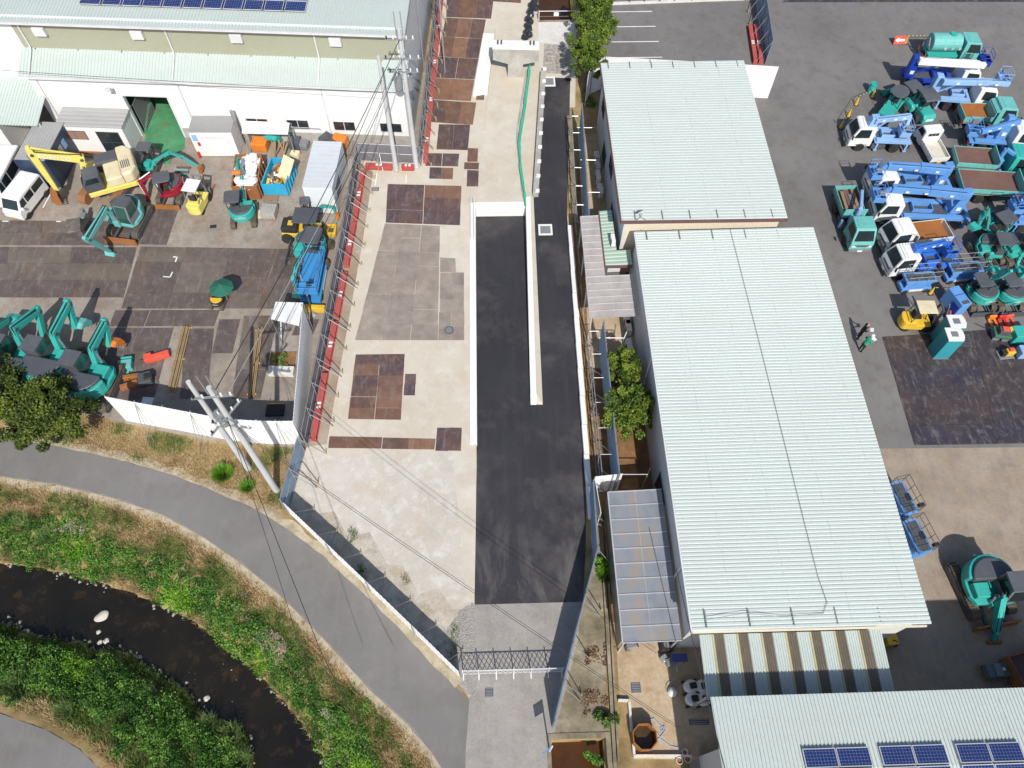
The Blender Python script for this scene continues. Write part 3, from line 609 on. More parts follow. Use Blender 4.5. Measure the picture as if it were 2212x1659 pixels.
pl.build('plinth', M_GCONC, A)
for x in wins: window(A, (x, 0.02, 1.625), 1.58, .83, 'x', gm=GLS)
MB().bb(dx0-.12, dx0, -.06, .25, 0, 3.87).bb(dx1, dx1+.12, -.06, .25, 0, 3.87).bb(dx0, dx1, -.06, .25, 3.752, 3.87).build('door_frame', GUT, A)
FLG = ground('green_floor_paint', (srgb(58, 118, 82), srgb(78, 146, 104), srgb(98, 164, 122)), .5, 5, [(srgb(120, 90, 60), .5)], rough=.5, bump=.05)
MB().bb(dx0-4, dx1+6, .16, 12, .001, .03).build('interior_floor', FLG, A)
MB().bb(dx0-4, dx1+6, 12, 12.1, 0, 5).bb(dx0-4.1, dx0-4, .16, 12, 0, 5).bb(dx1+6, dx1+6.1, .16, 12, 0, 5).build('interior_wall', MGREY, A)
fr = MB(); [fr.beam((dx0+.15, .4+k*.22, .03), (dx0+.15, .4+k*.22, 2.6), .04, .04) for k in range(12)]; fr.beam((dx0+.15, .3, 2.6), (dx0+.15, 3.1, 2.6), .05, .05); fr.build('open_gate', STEEL, A)
r1 = corr('lower_roof', A, MINTD, (XL-.3, -.42, 5.48), (0, 1.95, .92), (1, 0, 0), 2.15, -XL+.5, .23, .045)
MB().bb(XL-.3, .2, -.56, -.43, 5.36, 5.48).build('gutter', GUT, A)
wall('upper_wall', A, WALLO, (XF, 1.5), (-.45, 1.5), 6.2, 8.35, [(-.1, XL-XF, 6.0, 8.36)])
wall('upper_wall_band', A, WALLW, (XF, 1.499), (0, 1.499), 8.351, 8.9)
wall('upper_wall_end', A, WALLW, (-.449, 1.499), (0, 1.499), 6.2, 8.35)
wall('west_wall', A, WALLW, (XF, 1.5), (XL-.001, 1.5), 3.2, 8.35)
r2 = corr('upper_roof', A, MINTD, (XF, 1.0, 8.78), (0, 1, .09), (1, 0, 0), 20, -XF+.25, .23, .045)
MB().bb(XF, .25, .86, .99, 8.66, 8.78).build('gutter', GUT, A)
for q in (t(0, 0, 330, 280), t(0, 0, 1178, 308), t(0, 0, 2036, 336), t(0, 1, 680, 375)):
    x = la(*q, 7.9).x; MB().bb(x-.42, x+.42, 1.2, 1.499, 7.55, 8.2).build('wall_vent', GUT, A, bevel=.03)
for q, q2 in ((t(0, 0, 120, 205), t(0, 0, 300, 800)), (t(0, 0, 1400, 250), t(0, 0, 1560, 900)), (t(0, 1, 485, 300), t(0, 1, 580, 1000))):
    x = la(*q, 8.5).x
    downpipe(A, [(x, .95, 8.66), (x, 1.42, 8.3), (x, 1.42, 6.6), (x+.05, 1.2, 6.42), (x+.05, -.38, 5.62)])
    downpipe(A, [(x+.05, -.5, 5.4), (x+.05, -.08, 5.1), (x+.05, -.08, .1)])
for k in range(11):
    x = la(170+44.3*k, 10, 9.1).x; yb = la(400, 17, 9.1).y; zb_ = 8.78+(yb-1.0)*.09+.05
    solar(r2, (x, yb, zb_), (1, 0, 0), (0, 1, .09), 1.62, 1.0); solar(r2, (x, yb+1.03, zb_+.093), (1, 0, 0), (0, 1, .09), 1.62, 1.0)
for k in range(9):
    x = XL+.8+k*3.1; MB().bb(x-.03, x+.03, 1.38, 1.46, 6.25, 6.45).build('rail_bracket', MGREY, A)
lx = la(80, 270, 3.0); ly0, ly1 = la(40, 270, 3.0).y, 1.5
r3 = corr('side_lean_to_roof', A, MINTD, (XF, ly0, 2.95), (0, ly1-ly0, .9), (1, 0, 0), math.hypot(ly1-ly0, .9), lx.x-XF, .23, .045)
wall('side_wall', A, WALLW, (XF, ly0+.3), (lx.x-3.2, ly0+.3), 0, 2.9); wall('side_wall', A, WALLW, (lx.x-3.2, ly0+.46), (lx.x-3.2, 1.4), 0, 2.9)
MB().bb(lx.x-.12, lx.x, ly0+.3, ly0+.42, 0, 2.9).build('post', GUT, A)
fl = MB(); fl.beam(tuple(la(*t(0, 0, 940, 755), 4.6)+Vector((0, -.1, 0))), tuple(la(*t(0, 0, 940, 755), 4.6)+Vector((.1, -.55, .1))), .05, .05); p = la(*t(0, 0, 940, 755), 4.6); fl.box((p.x+.1, -.55, 4.65), (.4, .25, .25)); fl.build('floodlight', GUT, A)
# ramp in front of the door
q = [G2(t(0, 0, *p)) for p in ((1265, 1122), (1606, 1135), (1592, 1292), (1490, 1350), (1470, 1420), (1385, 1425), (1390, 1290), (1250, 1270))]
o = MB().prism(q, .004, .05, 'z').build('green_apron', FLG); struct(o)
# ---------------------------------------------------------------- B: north-east building
B = thing('office_building', 'mid-size building with flat mint-white ribbed roof and maroon eave trim', 'building', (8.55, 33.3, 0))
BW, BL, BZ = 10.0, 14.9, 5.35
wall('wall', B, WALLG, (0, BL), (0, 0), 0, BZ, [(1.6, 2.8, 2.8, 3.9), (4.4, 5.8, .9, 2.1), (7.5, 8.9, 2.8, 3.9), (10.5, 11.9, .9, 2.1)])
for a, z in ((2.2, 3.35), (5.1, 1.5), (8.2, 3.35), (11.2, 1.5)): window(B, (0, BL-a, z), 1.2 if a == 2.2 else 1.4, 1.1 if z > 2 else 1.2, 'y', fm=DGREY, out=-1)
wall('wall', B, WALLC, (0.151, 0), (BW, 0), 0, BZ); wall('wall', B, WALLG, (BW, 0.151), (BW, BL), 0, BZ); wall('wall', B, WALLG, (BW, BL), (.0, BL), 0, BZ)
rB = corr('roof', B, MINT, (-.25, -.25, BZ+.05), (1, 0, .01), (0, 1, 0), BW+.55, BL+.45, .25, .018, .55)
MB().bb(-.33, -.251, -.33, BL+.25, BZ-.12, BZ+.1).bb(-.33, BW+.35, -.33, -.251, BZ-.12, BZ+.12).build('fascia', TRIM, B)
for k in range(6): MB().bb(.6+k*1.75, .64+k*1.75, -.2, .5, BZ+.12, BZ+.2).build('snow_stop', MGREY, rB)
for k in range(7): MB().bb(.25+k*1.58, .29+k*1.58, BL-.55, BL+.15, BZ+.12, BZ+.2).build('snow_stop', MGREY, rB)
p = G(*t(1, 2, 1118, 165), 5.9); th = thing('satellite_dish', 'small white satellite dish on the edge of the mint roof', 'dish', (p.x, p.y-.1, BZ+.12))
MB().cyl((0, 0, 0), (0, 0, .4), .03).beam((0, 0, 0), (-.3, -.25, 0), .04, .04).beam((0, 0, 0), (.3, -.25, 0), .04, .04).build('mast', STEEL, th)
MB().lathe([(.02, .06), (.2, .04), (.3, 0), (.3, -.02), (.02, .02)], n=16).build('reflector', W_, th); th.children[1].location = (0, -.05, .5); th.children[1].rotation_euler = (R_(-60), 0, R_(20))
# small annex roofs on its west and south sides
AX = thing('annex', 'narrow green-roofed lean-to annex with maroon edges beside the office building', 'annex', (0, 0, 0))
x0 = G(1300, 500, 3.0).x; yS, yN = G(1320, 573, 3.0).y, G(1300, 455, 3.0).y
corr('annex_roof', AX, MINTG, (x0, yS+1.25, 2.95), (1, 0, .12), (0, 1, 0), 8.25-x0, yN-yS-1.25, .28, .05)
corr('annex_roof', AX, MINTG, (x0, yS, 2.95), (1, 0, .06), (0, 1, 0), 9.15-x0, 1.24, .28, .05)
MB().bb(x0-.1, x0-.005, yS-.1, yN, 2.82, 3.0).bb(x0-.005, 9.15, yS-.1, yS-.005, 2.82, 3.0).build('fascia', TRIM, AX)
MB().bb(x0+.25, 8.5, yS+.3, yS+.4, 0, 2.85).bb(x0+.25, x0+.35, yS+.4, yN-.2, 0, 2.85).build('annex_wall', WALLG, AX)
ac_me = None
def aircon(u, v, z, label, rz=0, s=1, loc=None):
    p = G(u, v, z+.7*s) if loc is None else Vector(loc); th = thing('air_conditioner', label, 'air conditioner', (p.x, p.y, z), rz, 'outdoor air conditioner units')
    MB().bb(-.16*s, .16*s, -.42*s, .42*s, .06, .72*s).build('casing', W_, th, bevel=.02)
    MB().cyl((-.162*s, -.1*s, .38*s), (-.175*s, -.1*s, .38*s), .24*s, n=14).build('fan_grille', DGREY, th)
    MB().bb(-.14*s, .14*s, -.35*s, -.25*s, 0, .06).bb(-.14*s, .14*s, .25*s, .35*s, 0, .06).build('foot', DGREY, th)
aircon(*t(1, 2, 875, 395), 3.12, 'small white air conditioner unit standing on the green annex roof', .05, .8)
# ---------------------------------------------------------------- C: large ribbed-roof warehouse
C = thing('large_warehouse', 'largest warehouse with long mint-white ribbed roof beside the black road', 'warehouse', (9.28, 8.1, 0))
n = MINT.node_tree; b_ = n.nodes['Principled BSDF']; src = b_.inputs['Base Color'].links[0].from_socket
sp_ = n.nodes.new('ShaderNodeSeparateXYZ'); n.links.new(_world(n), sp_.inputs[0]); md_ = n.nodes.new('ShaderNodeMath'); md_.operation = 'PINGPONG'; md_.inputs[1].default_value = 1.4; n.links.new(sp_.outputs['X'], md_.inputs[0])
lt_ = n.nodes.new('ShaderNodeMath'); lt_.operation = 'LESS_THAN'; lt_.inputs[1].default_value = .022; n.links.new(md_.outputs[0], lt_.inputs[0]); m2_ = n.nodes.new('ShaderNodeMath'); m2_.operation = 'MULTIPLY'; n.links.new(lt_.outputs[0], m2_.inputs[0]); n.links.new(_ramp(n, _noise(n, 3., 2, .5, _world(n)), [(.45, 0.), (.6, .5)]), m2_.inputs[1]); n.links.new(_mix(n, m2_.outputs[0], src, (.33, .37, .36)), b_.inputs['Base Color'])
CW, CL, CZ = 10.9, 24.2, 4.9
wall('wall', C, WALLG, (0, CL), (0, 0), 0, CZ, [(10.5, 11.7, 1.1, 2.2), (15.2, 17.0, .6, 2.4)])
window(C, (0, CL-11.1, 1.65), 1.2, 1.1, 'y', fm=DGREY); window(C, (0, CL-16.1, 1.5), 1.8, 1.8, 'y', fm=DGREY)
wall('wall', C, WALLW, (.151, 0), (CW, 0), 0, CZ); wall('wall', C, WALLG, (CW, .151), (CW, CL), 0, CZ); wall('wall', C, WALLG, (CW, CL), (0, CL), 0, CZ)
rC = corr('roof', C, MINT, (-.12, -.22, CZ+.06), (1, 0, .016), (0, 1, 0), 11.35, CL+.5, .2, .032, .55)
MB().bb(-.2, -.121, -.2, CL+.25, CZ-.06, CZ+.07).build('eave_gutter', GUT, C); MB().bb(-.121, 11.1, -.3, -.22, CZ-.1, CZ+.04).build('fascia', WALLC, C)
for y in (3.2, 15.5): downpipe(C, [(-.16, y, CZ-.08), (-.08, y-.15, CZ-.3), (-.08, y-.15, .1)])
cb = [(5.9, CL+.2, CZ+.26), (6.1, 16, CZ+.25), (6.25, 8, CZ+.25), (6.35, 2.2, CZ+.25), (6.5, .9, CZ+.25), (6.2, .4, CZ+.25), (4.2, .28, CZ+.28), (2.4, .5, CZ+.3), (.6, .25, CZ+.3)]
MB().tube(cb, .013, 5).build('roof_cable', MGREY, rC)
for k in range(6):
    x = .55+k*2.08; MB().bb(x-.03, x+.03, -.1, .7, CZ+.13, CZ+.22).build('snow_stop', MGREY, rC); MB().bb(x-.03, x+.03, CL-.5, CL+.2, CZ+.13, CZ+.22).build('snow_stop', MGREY, rC)
# ---------------------------------------------------------------- D: striped canopy between C and E
D = thing('striped_canopy', 'canopy roof striped with mint metal and brownish clear sheets', 'canopy', (0, 0, 0))
CLR = paint('dirty_clear_sheet', (.135, .115, .085), .35, dirt=.5, dcol=(.2, .17, .13), scale=3)
CLE = paint('yellowed_sheet_edge', (.46, .43, .26), .5, dirt=.3)
xa, xb = 9.62, 18.45; ws = (xb-xa)/15
for k in range(15):
    o_ = (xa+k*ws+.002, 7.85, 4.28); u_ = (0, -2.9, -.26)
    if k % 2: corr('clear_sheet', D, CLR, (o_[0]+.12, o_[1], o_[2]), u_, (1, 0, 0), 2.9, ws-.122, .11, .025); corr('sheet_edge', D, CLE, o_, u_, (1, 0, 0), 2.9, .118, .11, .03)
    else: corr('metal_sheet', D, MINTD, o_, u_, (1, 0, 0), 2.9, ws-.004, .11, .03)
for x in (xa+.2, (xa+xb)/2, xb-.2): MB().bb(x-.06, x+.06, 5.1, 5.22, 0, 3.9).build('post', STEEL, D)
MB().bb(xa, xb, 5.1, 5.2, 3.86, 3.98).bb(xa, xb, 7.6, 7.7, 4.08, 4.18).build('purlin', STEEL, D)
# ---------------------------------------------------------------- E: south warehouse with solar panels
E_ = thing('south_warehouse', 'south-east warehouse roof carrying blue solar panel groups', 'warehouse', (0, 0, 0))
ex0, ey, ez = 9.45, 4.92, 5.3; ry, rz_ = 1.9, 5.55
corrE = corr('north_roof', E_, MINT, (ex0, ry, rz_), (0, ey-ry, ez-rz_), (1, 0, 0), math.hypot(ey-ry, ez-rz_), 40, .17, .045)
corrS = corr('south_roof', E_, MINT, (ex0, ry, rz_), (0, -12, -1.2), (1, 0, 0), 12.06, 40, .17, .045)
wall('wall', E_, WALLG, (ex0+.35, 2.9), (ex0+.35, -9.5), 0, 4.5); wall('wall', E_, WALLG, (ex0+.501, -9.5), (49, -9.5), 0, 4.2); wall('wall', E_, WALLG, (ex0+.501, 2.9), (49, 2.9), 0, 5.2, (), .15, -1)
wall('gable', E_, WALLG, (ex0+.35, 2.9), (ex0+.35, .4), 4.501, 5.2)
for x in (14, 20, 26, 32): MB().bb(x-.08, x+.08, 4.6, 4.76, 0, 5.1).build('post', STEEL, E_)
for q in ((t(3, 3, 285, 1498), t(3, 3, 855, 1482)), (t(3, 3, 945, 1475), t(3, 3, 1508, 1460)), (t(3, 3, 1600, 1455), t(3, 3, 2150, 1435)), (t(3, 3, 2240, 1430), t(3, 3, 2780, 1415))):
    a, b = G(*q[0], 5.5), G(*q[1], 5.5); wdt = (b.x-a.x)/2-.02; y0 = a.y; L = y0-ry
    for i in range(2):
        x = a.x+i*(wdt+.03); sl_ = (ez-rz_)/(ey-ry)
        solar(corrE, (x, ry+.02, rz_), (1, 0, 0), (0, 1, sl_), wdt, L-.02); solar(corrS, (x, ry-.02, rz_), (1, 0, 0), (0, -1, -.1), wdt, L); solar(corrS, (x, ry-.06-L, rz_-.1*(L+.04)), (1, 0, 0), (0, -1, -.1), wdt, L)
# ---------------------------------------------------------------- polycarbonate canopies along the west side of C
def poly(name, col, a=.72, alt=None):
    m, n, b = _nodes(name); co = _world(n)
    c = _ramp(n, _noise(n, .9, 5, .6, _world(n, (1, .5, 1))), [(.35, col), (.5, tuple(min(1, k*1.2) for k in col)), (.65, alt or col)]); n.links.new(c, b.inputs['Base Color'])
    b.inputs['Roughness'].default_value = .28; b.inputs['Alpha'].default_value = a; return m
PC = poly('milky_polycarbonate', srgb(184, 178, 174)); PC2 = poly('grey_polycarbonate', srgb(140, 146, 154), .72, srgb(168, 158, 146))
CR = paint('canopy_frame', (.6, .6, .62), .4, .3, dirt=.2)
def canopy(name, label, x0, x1, y0, y1, z, n, mat, posts, slope=.05, mid=True):
    th = thing(name, label, 'canopy', (0, 0, 0)); st = (y1-y0)/n
    zz = lambda x: z+(x-x0)*slope
    for i in range(n):
        a, b = y0+i*st+.02, y0+(i+1)*st-.02
        cols_ = ((x0, (x0+x1)/2-.01), ((x0+x1)/2+.01, x1)) if mid else ((x0, x1),)
        for c0, c1 in cols_:
            m = MB(); m.add([(c0, a, zz(c0)), (c1, a, zz(c1)), (c1, b, zz(c1)), (c0, b, zz(c0)), (c0, a, zz(c0)-.012), (c1, a, zz(c1)-.012), (c1, b, zz(c1)-.012), (c0, b, zz(c0)-.012)], [(0, 1, 2, 3), (4, 7, 6, 5), (0, 4, 5, 1), (1, 5, 6, 2), (2, 6, 7, 3), (3, 7, 4, 0)]); m.build('roof_pane', mat, th)
    for i in range(n+1): y = y0+i*st; MB().beam((x0, y, zz(x0)+.01), (x1, y, zz(x1)+.01), .04, .05).build('glazing_bar', CR, th)
    if mid: MB().beam(((x0+x1)/2, y0, zz((x0+x1)/2)-.04), ((x0+x1)/2, y1, zz((x0+x1)/2)-.04), .07, .06).build('mid_beam', CR, th)
    MB().beam((x0-.03, y0, z-.03), (x0-.03, y1, z-.03), .06, .1).build('edge_beam', CR, th)
    for (x, y) in posts: MB().bb(x-.04, x+.04, y-.04, y+.04, 0, z-.05).build('post', CR, th)
    return th
canopy('walkway_canopy', 'milky clear canopy bay touching the large warehouse wall', 6.1, 9.1, 27.35, 30.55, 3.0, 6, PC, [(6.2, 27.5), (6.2, 30.3)])
canopy('walkway_canopy', 'narrow milky clear canopy running beside the green annex', 6.12, 7.3, 30.6, 35.7, 3.0, 9, PC, [(6.2, 33), (6.2, 35.5)], mid=False)
F_ = canopy('shed_canopy', 'long grey translucent shed canopy against the large warehouse', 6.2, 9.1, 7.9, 15.95, 2.6, 10, PC2, [(6.3, 8.0), (6.3, 10.6), (6.3, 13.2), (6.3, 15.8), (8.95, 8.0)], .07)
SK = poly('shed_side_sheet', srgb(120, 118, 114), .85)
MB().bb(6.17, 6.2, 8.1, 15.9, .5, 2.5).build('side_sheet', SK, F_)
# ---------------------------------------------------------------- small cabins and containers of the west yard
def cabin(name, label, cat, fl, fr_, depth, h, wm, rm, rib=0, over=.06, pitch=.25, z=0.):
    """fl, fr_: ground pixels of the front left / right corner; depth goes away from the viewer"""
    a, b = G(*fl, z), G(*fr_, z); d = b-a; w_ = d.length; rz = math.atan2(d.y, d.x)
    th = thing(name, label, cat, a, rz)
    MB().bb(0, w_, 0, depth, .05, h).build('body', wm, th, bevel=.02)
    if rib: corr('roof', th, rm, (-over, -over, h+.005), (1, 0, 0) if rib == 1 else (0, 1, 0), (0, 1, 0) if rib == 1 else (1, 0, 0), (w_ if rib == 1 else depth)+2*over, (depth if rib == 1 else w_)+2*over, pitch, .04)
    else: MB().bb(-over, w_+over, -over, depth+over, h+.002, h+.07).build('roof', rm, th)
    return th, w_
GREYR = metal_roof('grey_roof', (.36, .36, .36), (.28, .28, .27))
th, w_ = cabin('site_cabin', 'white prefab site cabin with grey roof and two sliding windows', 'cabin', t(0, 0, 622, 1312), t(0, 0, 1166, 1332), 2.3, 2.55, WALLW, GREYR, 1, .08, .4)
CURT = glass('curtained_glass', (.32, .2, .15), .3)
MB().bb(.25, 1.95, -.03, -.001, 1.3, 2.1).build('window', DGREY, th); MB().bb(.3, 1.08, -.045, -.031, 1.35, 2.05).build('pane', CURT, th.children[-1]); MB().bb(1.12, 1.9, -.045, -.031, 1.35, 2.05).build('pane', CURT, th.children[-1])
MB().bb(w_-2.1, w_-.4, -.03, -.001, .2, 2.1).build('window', DGREY, th)
for a in ((w_-2.05, w_-1.27, .25, 1.1), (w_-1.23, w_-.45, .25, 1.1), (w_-2.05, w_-1.27, 1.15, 2.05), (w_-1.23, w_-.45, 1.15, 2.05)): MB().bb(a[0], a[1], -.045, -.031, a[2], a[3]).build('pane', GLS, th.children[-1])
NAVY = paint('navy_container', (.02, .04, .085), .45, dirt=.15)
a, b_, c_ = G(*t(0, 0, 110, 1383), 2.6), G(*t(0, 0, 350, 1392), 2.6), G(*t(0, 0, 310, 1035), 2.6)
d = b_-a; e = c_-a; th = thing('container_cabin', 'navy blue container cabin with grey ribbed roof', 'container', (a.x, a.y, 0), math.atan2(d.y, d.x)-.02)
wv, dv = 2.3, e.length*.97; MB().bb(0, wv, 0, dv, .05, 2.6).build('body', NAVY, th, bevel=.03)
corr('roof', th, GREYR, (.06, .06, 2.605), (0, 1, 0), (1, 0, 0), dv-.12, wv-.12, .22, .03)
MB().bb(wv+.001, wv+.03, dv*.45, dv*.45+.5, 1.3, 2.1).build('window', STEEL, th); MB().bb(wv+.001, wv+.02, dv*.62, dv*.62+.45, 1.4, 2.1).build('notice', LBLUE, th)
th, w_ = cabin('cold_store', 'white cold-store hut with corrugated grey roof and sliding door', 'hut', t(0, 0, 1718, 1352), t(0, 0, 2075, 1352), 1.7, 2.35, W_, GREYR, 2, .03, .12)
MB().bb(.75, w_-1.05, -.06, -.001, .1, 1.75).build('sliding_door', W_, th); MB().bb(.6, w_-.7, -.08, -.001, 1.8, 1.98).build('door_rail', GUT, th)
MB().bb(.12, .5, -.02, -.001, 1.5, 2.1).build('sign', LBLUE, th); MB().bb(.35, .55, -.02, -.001, 1.05, 1.4).build('warning_sign', RED, th); MB().bb(w_-.65, w_-.25, -.025, -.001, 1.1, 1.6).build('notice', GUT, th)
MB().cyl((.15, -.15, 0), (.15, -.15, .55), .1, n=10).build('fire_box', RED, th)
MB().tube([(w_+.1, 1.2, .2), (w_+.1, 1.2, 3.1), (w_+.1, 1.2, 3.3)], .13, 10).build('flue', STEEL, th)
a, b_, c_ = G(*zf(978, 1425), 2.6), G(*zf(1600, 1472), 2.6), G(*zf(1222, 432), 2.6)
d = b_-a; e = c_-a; th = thing('storage_container', 'pale grey storage container with seamed roof beside the mesh fence', 'container', (a.x, a.y, 0), math.atan2(e.y, e.x)-R_(90))
wv, dv = d.length, e.length; PGR = metal_roof('pale_blue_grey_roof', (.56, .61, .66)); PGW = metal_roof('pale_blue_wall', (.70, .76, .80))
MB().bb(0, wv, 0, dv, .05, 2.5).build('body', PGW, th, bevel=.02)
for k in range(11): y = dv*k/11; MB().bb(-.03, wv+.03, y+.012, y+dv/11-.012, 2.502, 2.58).build('roof_panel', PGR, th, bevel=.015)
MB().bb(wv, wv+.03, dv*.15, dv*.45, .8, 1.9).build('window', MGREY, th)
th = thing('open_shelter', 'white flat roof shelter over stored parts by the warehouse wall', 'shelter', (0, 0, 0))
q = [G2(p, 2.2) for p in (t(0, 0, 2092, 1045), t(0, 1, 290, 1062), t(0, 1, 275, 1160), t(0, 0, 2090, 1150))]
MB().prism(q, 2.15, 2.22, 'z').build('roof', W_, th)
for p in q: MB().cyl((p[0]*.995, p[1], 0), (p[0]*.995, p[1], 2.15), .04, n=8).build('post', STEEL, th)
MB().tube([(q[1][0], q[1][1]-.1, 1.9), (q[1][0]+2.2, q[1][1]-.3, 1.9)], .03, 6).build('rail', STEEL, th)
# white lean-to box beside the inner white fence
th = thing('roofed_hut', 'small white flat-roofed hut beside the tall white fence', 'hut', (0, 0, 0))
q = [G2(t(1, 1, *p), 2.9) for p in ((170, 950), (405, 957), (372, 1155), (130, 1095))]
MB().prism(q, 2.84, 2.92, 'z').build('roof', W_, th)
for p in q: MB().cyl((p[0], p[1], 0), (p[0], p[1], 2.84), .035, n=8).build('post', STEEL, th)
MB().tube([(q[3][0], q[3][1], .4), (q[0][0], q[0][1], 1.6)], .03, 6).tube([(q[3][0], q[3][1], 1.6), (q[0][0], q[0][1], .4)], .03, 6).build('brace', STEEL, th)
# ================================================================== FENCES
SHG = paint('grey_mesh_sheet', (.17, .165, .185), .85, dirt=.2, dcol=(.2, .19, .19)); SHB = paint('blue_mesh_sheet', (.24, .34, .47), .8, dirt=.3, dcol=(.1, .15, .2)); WPAN = paint('white_panel', (.83, .84, .85), .4, dirt=.05, dcol=(.6, .6, .58))
CLAMP = paint('clamp_yellow', (.6, .42, .08), .5)
def segs(pts, sp):
    out = []
    for a, b in zip(pts[:-1], pts[1:]):
        a, b = Vector((*a, 0)), Vector((*b, 0)); n = max(1, round((b-a).length/sp)); out += [(a.lerp(b, i/n), a.lerp(b, (i+1)/n)) for i in range(n)]
    return out
def mesh_fence(label, pts, h, sm, side=1, blen=1.1, sp=1.8, braces=True, rails=3, z0=0):
    th = thing('mesh_fence', label, 'fence', (0, 0, 0)); ss = segs(pts, sp)
    for k, (a, b) in enumerate(ss):
        d = (b-a).normalized(); n = Vector((-d.y, d.x, 0))*side
        m = MB(); nn = 4
        for i in range(nn):
            for j in range(2):
                f = lambda s, r: a+d*(s*(b-a).length)+Vector((0, 0, z0+.12+r*(h-.15)))+n*(-.05+.035*math.sin(s*6.28)*(1-abs(2*r-1))*random.uniform(.4, 1))
                m.quad(*[f(s, r) for s, r in ((i/nn, j/2), ((i+1)/nn, j/2), ((i+1)/nn, (j+1)/2), (i/nn, (j+1)/2))])
        bmx = m.build('mesh_sheet', sm, th, recalc=False); md = bmx.modifiers.new('t', 'SOLIDIFY'); md.thickness = .012
        MB().cyl((a.x, a.y, z0), (a.x, a.y, z0+h+.1), .03, n=6).build('post', STEEL, th)
        if braces:
            q = a+n*blen; MB().cyl((a.x, a.y, z0+h*.92), (q.x, q.y, z0+.12), .028, n=6).build('brace', STEEL, th); MB().cyl((q.x, q.y, z0), (q.x, q.y, z0+.45), .03, n=6).build('stake', CLAMP, th)
            if k % 2: q2 = a+n*blen+d*.3; MB().cyl((a.x, a.y, z0+h*.5), (q2.x, q2.y, z0+.1), .026, n=6).build('brace', STEEL, th)
    b = ss[-1][1]; MB().cyl((b.x, b.y, z0), (b.x, b.y, z0+h+.1), .03, n=6).build('post', STEEL, th)
    for i in range(rails):
        z = z0+.15+(h-.2)*i/(rails-1)
        for a, b in zip(pts[:-1], pts[1:]): MB().cyl((a[0], a[1], z), (b[0], b[1], z), .027, n=6).build('rail', STEEL, th)
    return th
def panel_fence(label, tops, h, sp=1.0, braces=False, side=1, tz=None):
    pts = [G2(p, h) for p in tops] if tz is None else tops
    th = thing('panel_fence', label, 'fence', (0, 0, 0))
    for a, b in segs(pts, sp):
        d = (b-a).normalized(); n = Vector((-d.y, d.x, 0)); m = MB(); L = (b-a).length; k = 4
        for i in range(k):
            p0, p1, p2 = a+d*(L*i/k), a+d*(L*(i+.7)/k), a+d*(L*(i+1)/k)
            m.beam((*p0.xy, h/2), (*p1.xy, h/2), .03, h-.02); c, c2 = p1+n*.015, p2+n*.015; m.beam((*c.xy, h/2), (*c2.xy, h/2), .022, h-.02)
        m.build('panel', WPAN, th)
    for k, (a, b) in enumerate(segs(pts, 3.0)):
        d = (b-a).normalized(); n = Vector((-d.y, d.x, 0))*side; q = a+n*1.1
        MB().cyl((*(a-n*.06).xy, 0), (*(a-n*.06).xy, h+.1), .028, n=6).build('post', STEEL, th)
        if braces and k % 2 == 1: MB().cyl((*(a+n*.03).xy, h*.97), (*q.xy, .02), .018, n=6).build('brace', STEEL, th); MB().cyl((*(a+n*.03).xy, h*.97), (*(q+d*.5).xy, .02), .014, n=6).build('brace', STEEL, th)
    return th
panel_fence('tall white panel fence curving along the grass verge below the west yard', [(225, 856.5), (290, 869), (350, 879.5), (410, 891), (462, 901), (510, 906.5), (553, 909), (595, 910), (633, 909.5)], 3.0, braces=True, side=-1)
panel_fence('tall white panel fence running north along the edge of the west yard', [G2((675, 718)), G2((667, 840)), G2((657.5, 964))], 3.0, tz=1)
th = panel_fence('low white panel fence slanting between path and gravel corner', [(-11.85, 16.15), (-9.2, 13.7), (-6.9, 11.55), (-4.4, 9.2), (-2.05, 6.95)], 1.65, tz=1)
for k in range(7):
    p = Vector((-11.2, 15.6, 0)).lerp(Vector((-2.6, 7.5, 0)), k/6); n = Vector((.689, .725, 0)); q = p+n*1.05
    MB().cyl((*(p+n*.05).xy, 1.45), (*q.xy, .08), .022, n=6).build('brace', STEEL, th); MB().cyl((*(p+n*.05+Vector((.4, -.4, 0))).xy, .3), (*q.xy, .15), .022, n=6).build('brace', STEEL, th); MB().cyl((*q.xy, 0), (*q.xy, .3), .028, n=6).build('stake', CLAMP, th)
panel_fence('white panel fence standing behind the office building', [t(0, 2, 660, 640), t(0, 2, 700, 540), t(0, 2, 810, 490), t(0, 2, 1580, 531), t(0, 3, 95, 576)], 3.0, tz=None)
mesh_fence('grey mesh sheet fence along the red beams of the pale slab', [(-9.75, 44.1), (-10.15, 36), (-11.25, 20.3)], 2.0, SHG, 1, 1.3)
mesh_fence('short grey mesh fence crossing behind two utility poles', [(-9.7, 44.25), (-5.25, 43.85)], 1.9, SHG, -1, .9, 1.6, True)
mesh_fence('grey mesh fence running north beside the brown plate track', [(-5.15, 43.7), (-4.75, 52), (-3.7, 72)], 2.2, SHG, -1, .8)
mesh_fence('short blue-grey mesh fence joining the white fences at the slab corner', [(-11.4, 20.0), (-11.95, 16.2)], 2.0, SHB, 1, 1.3)
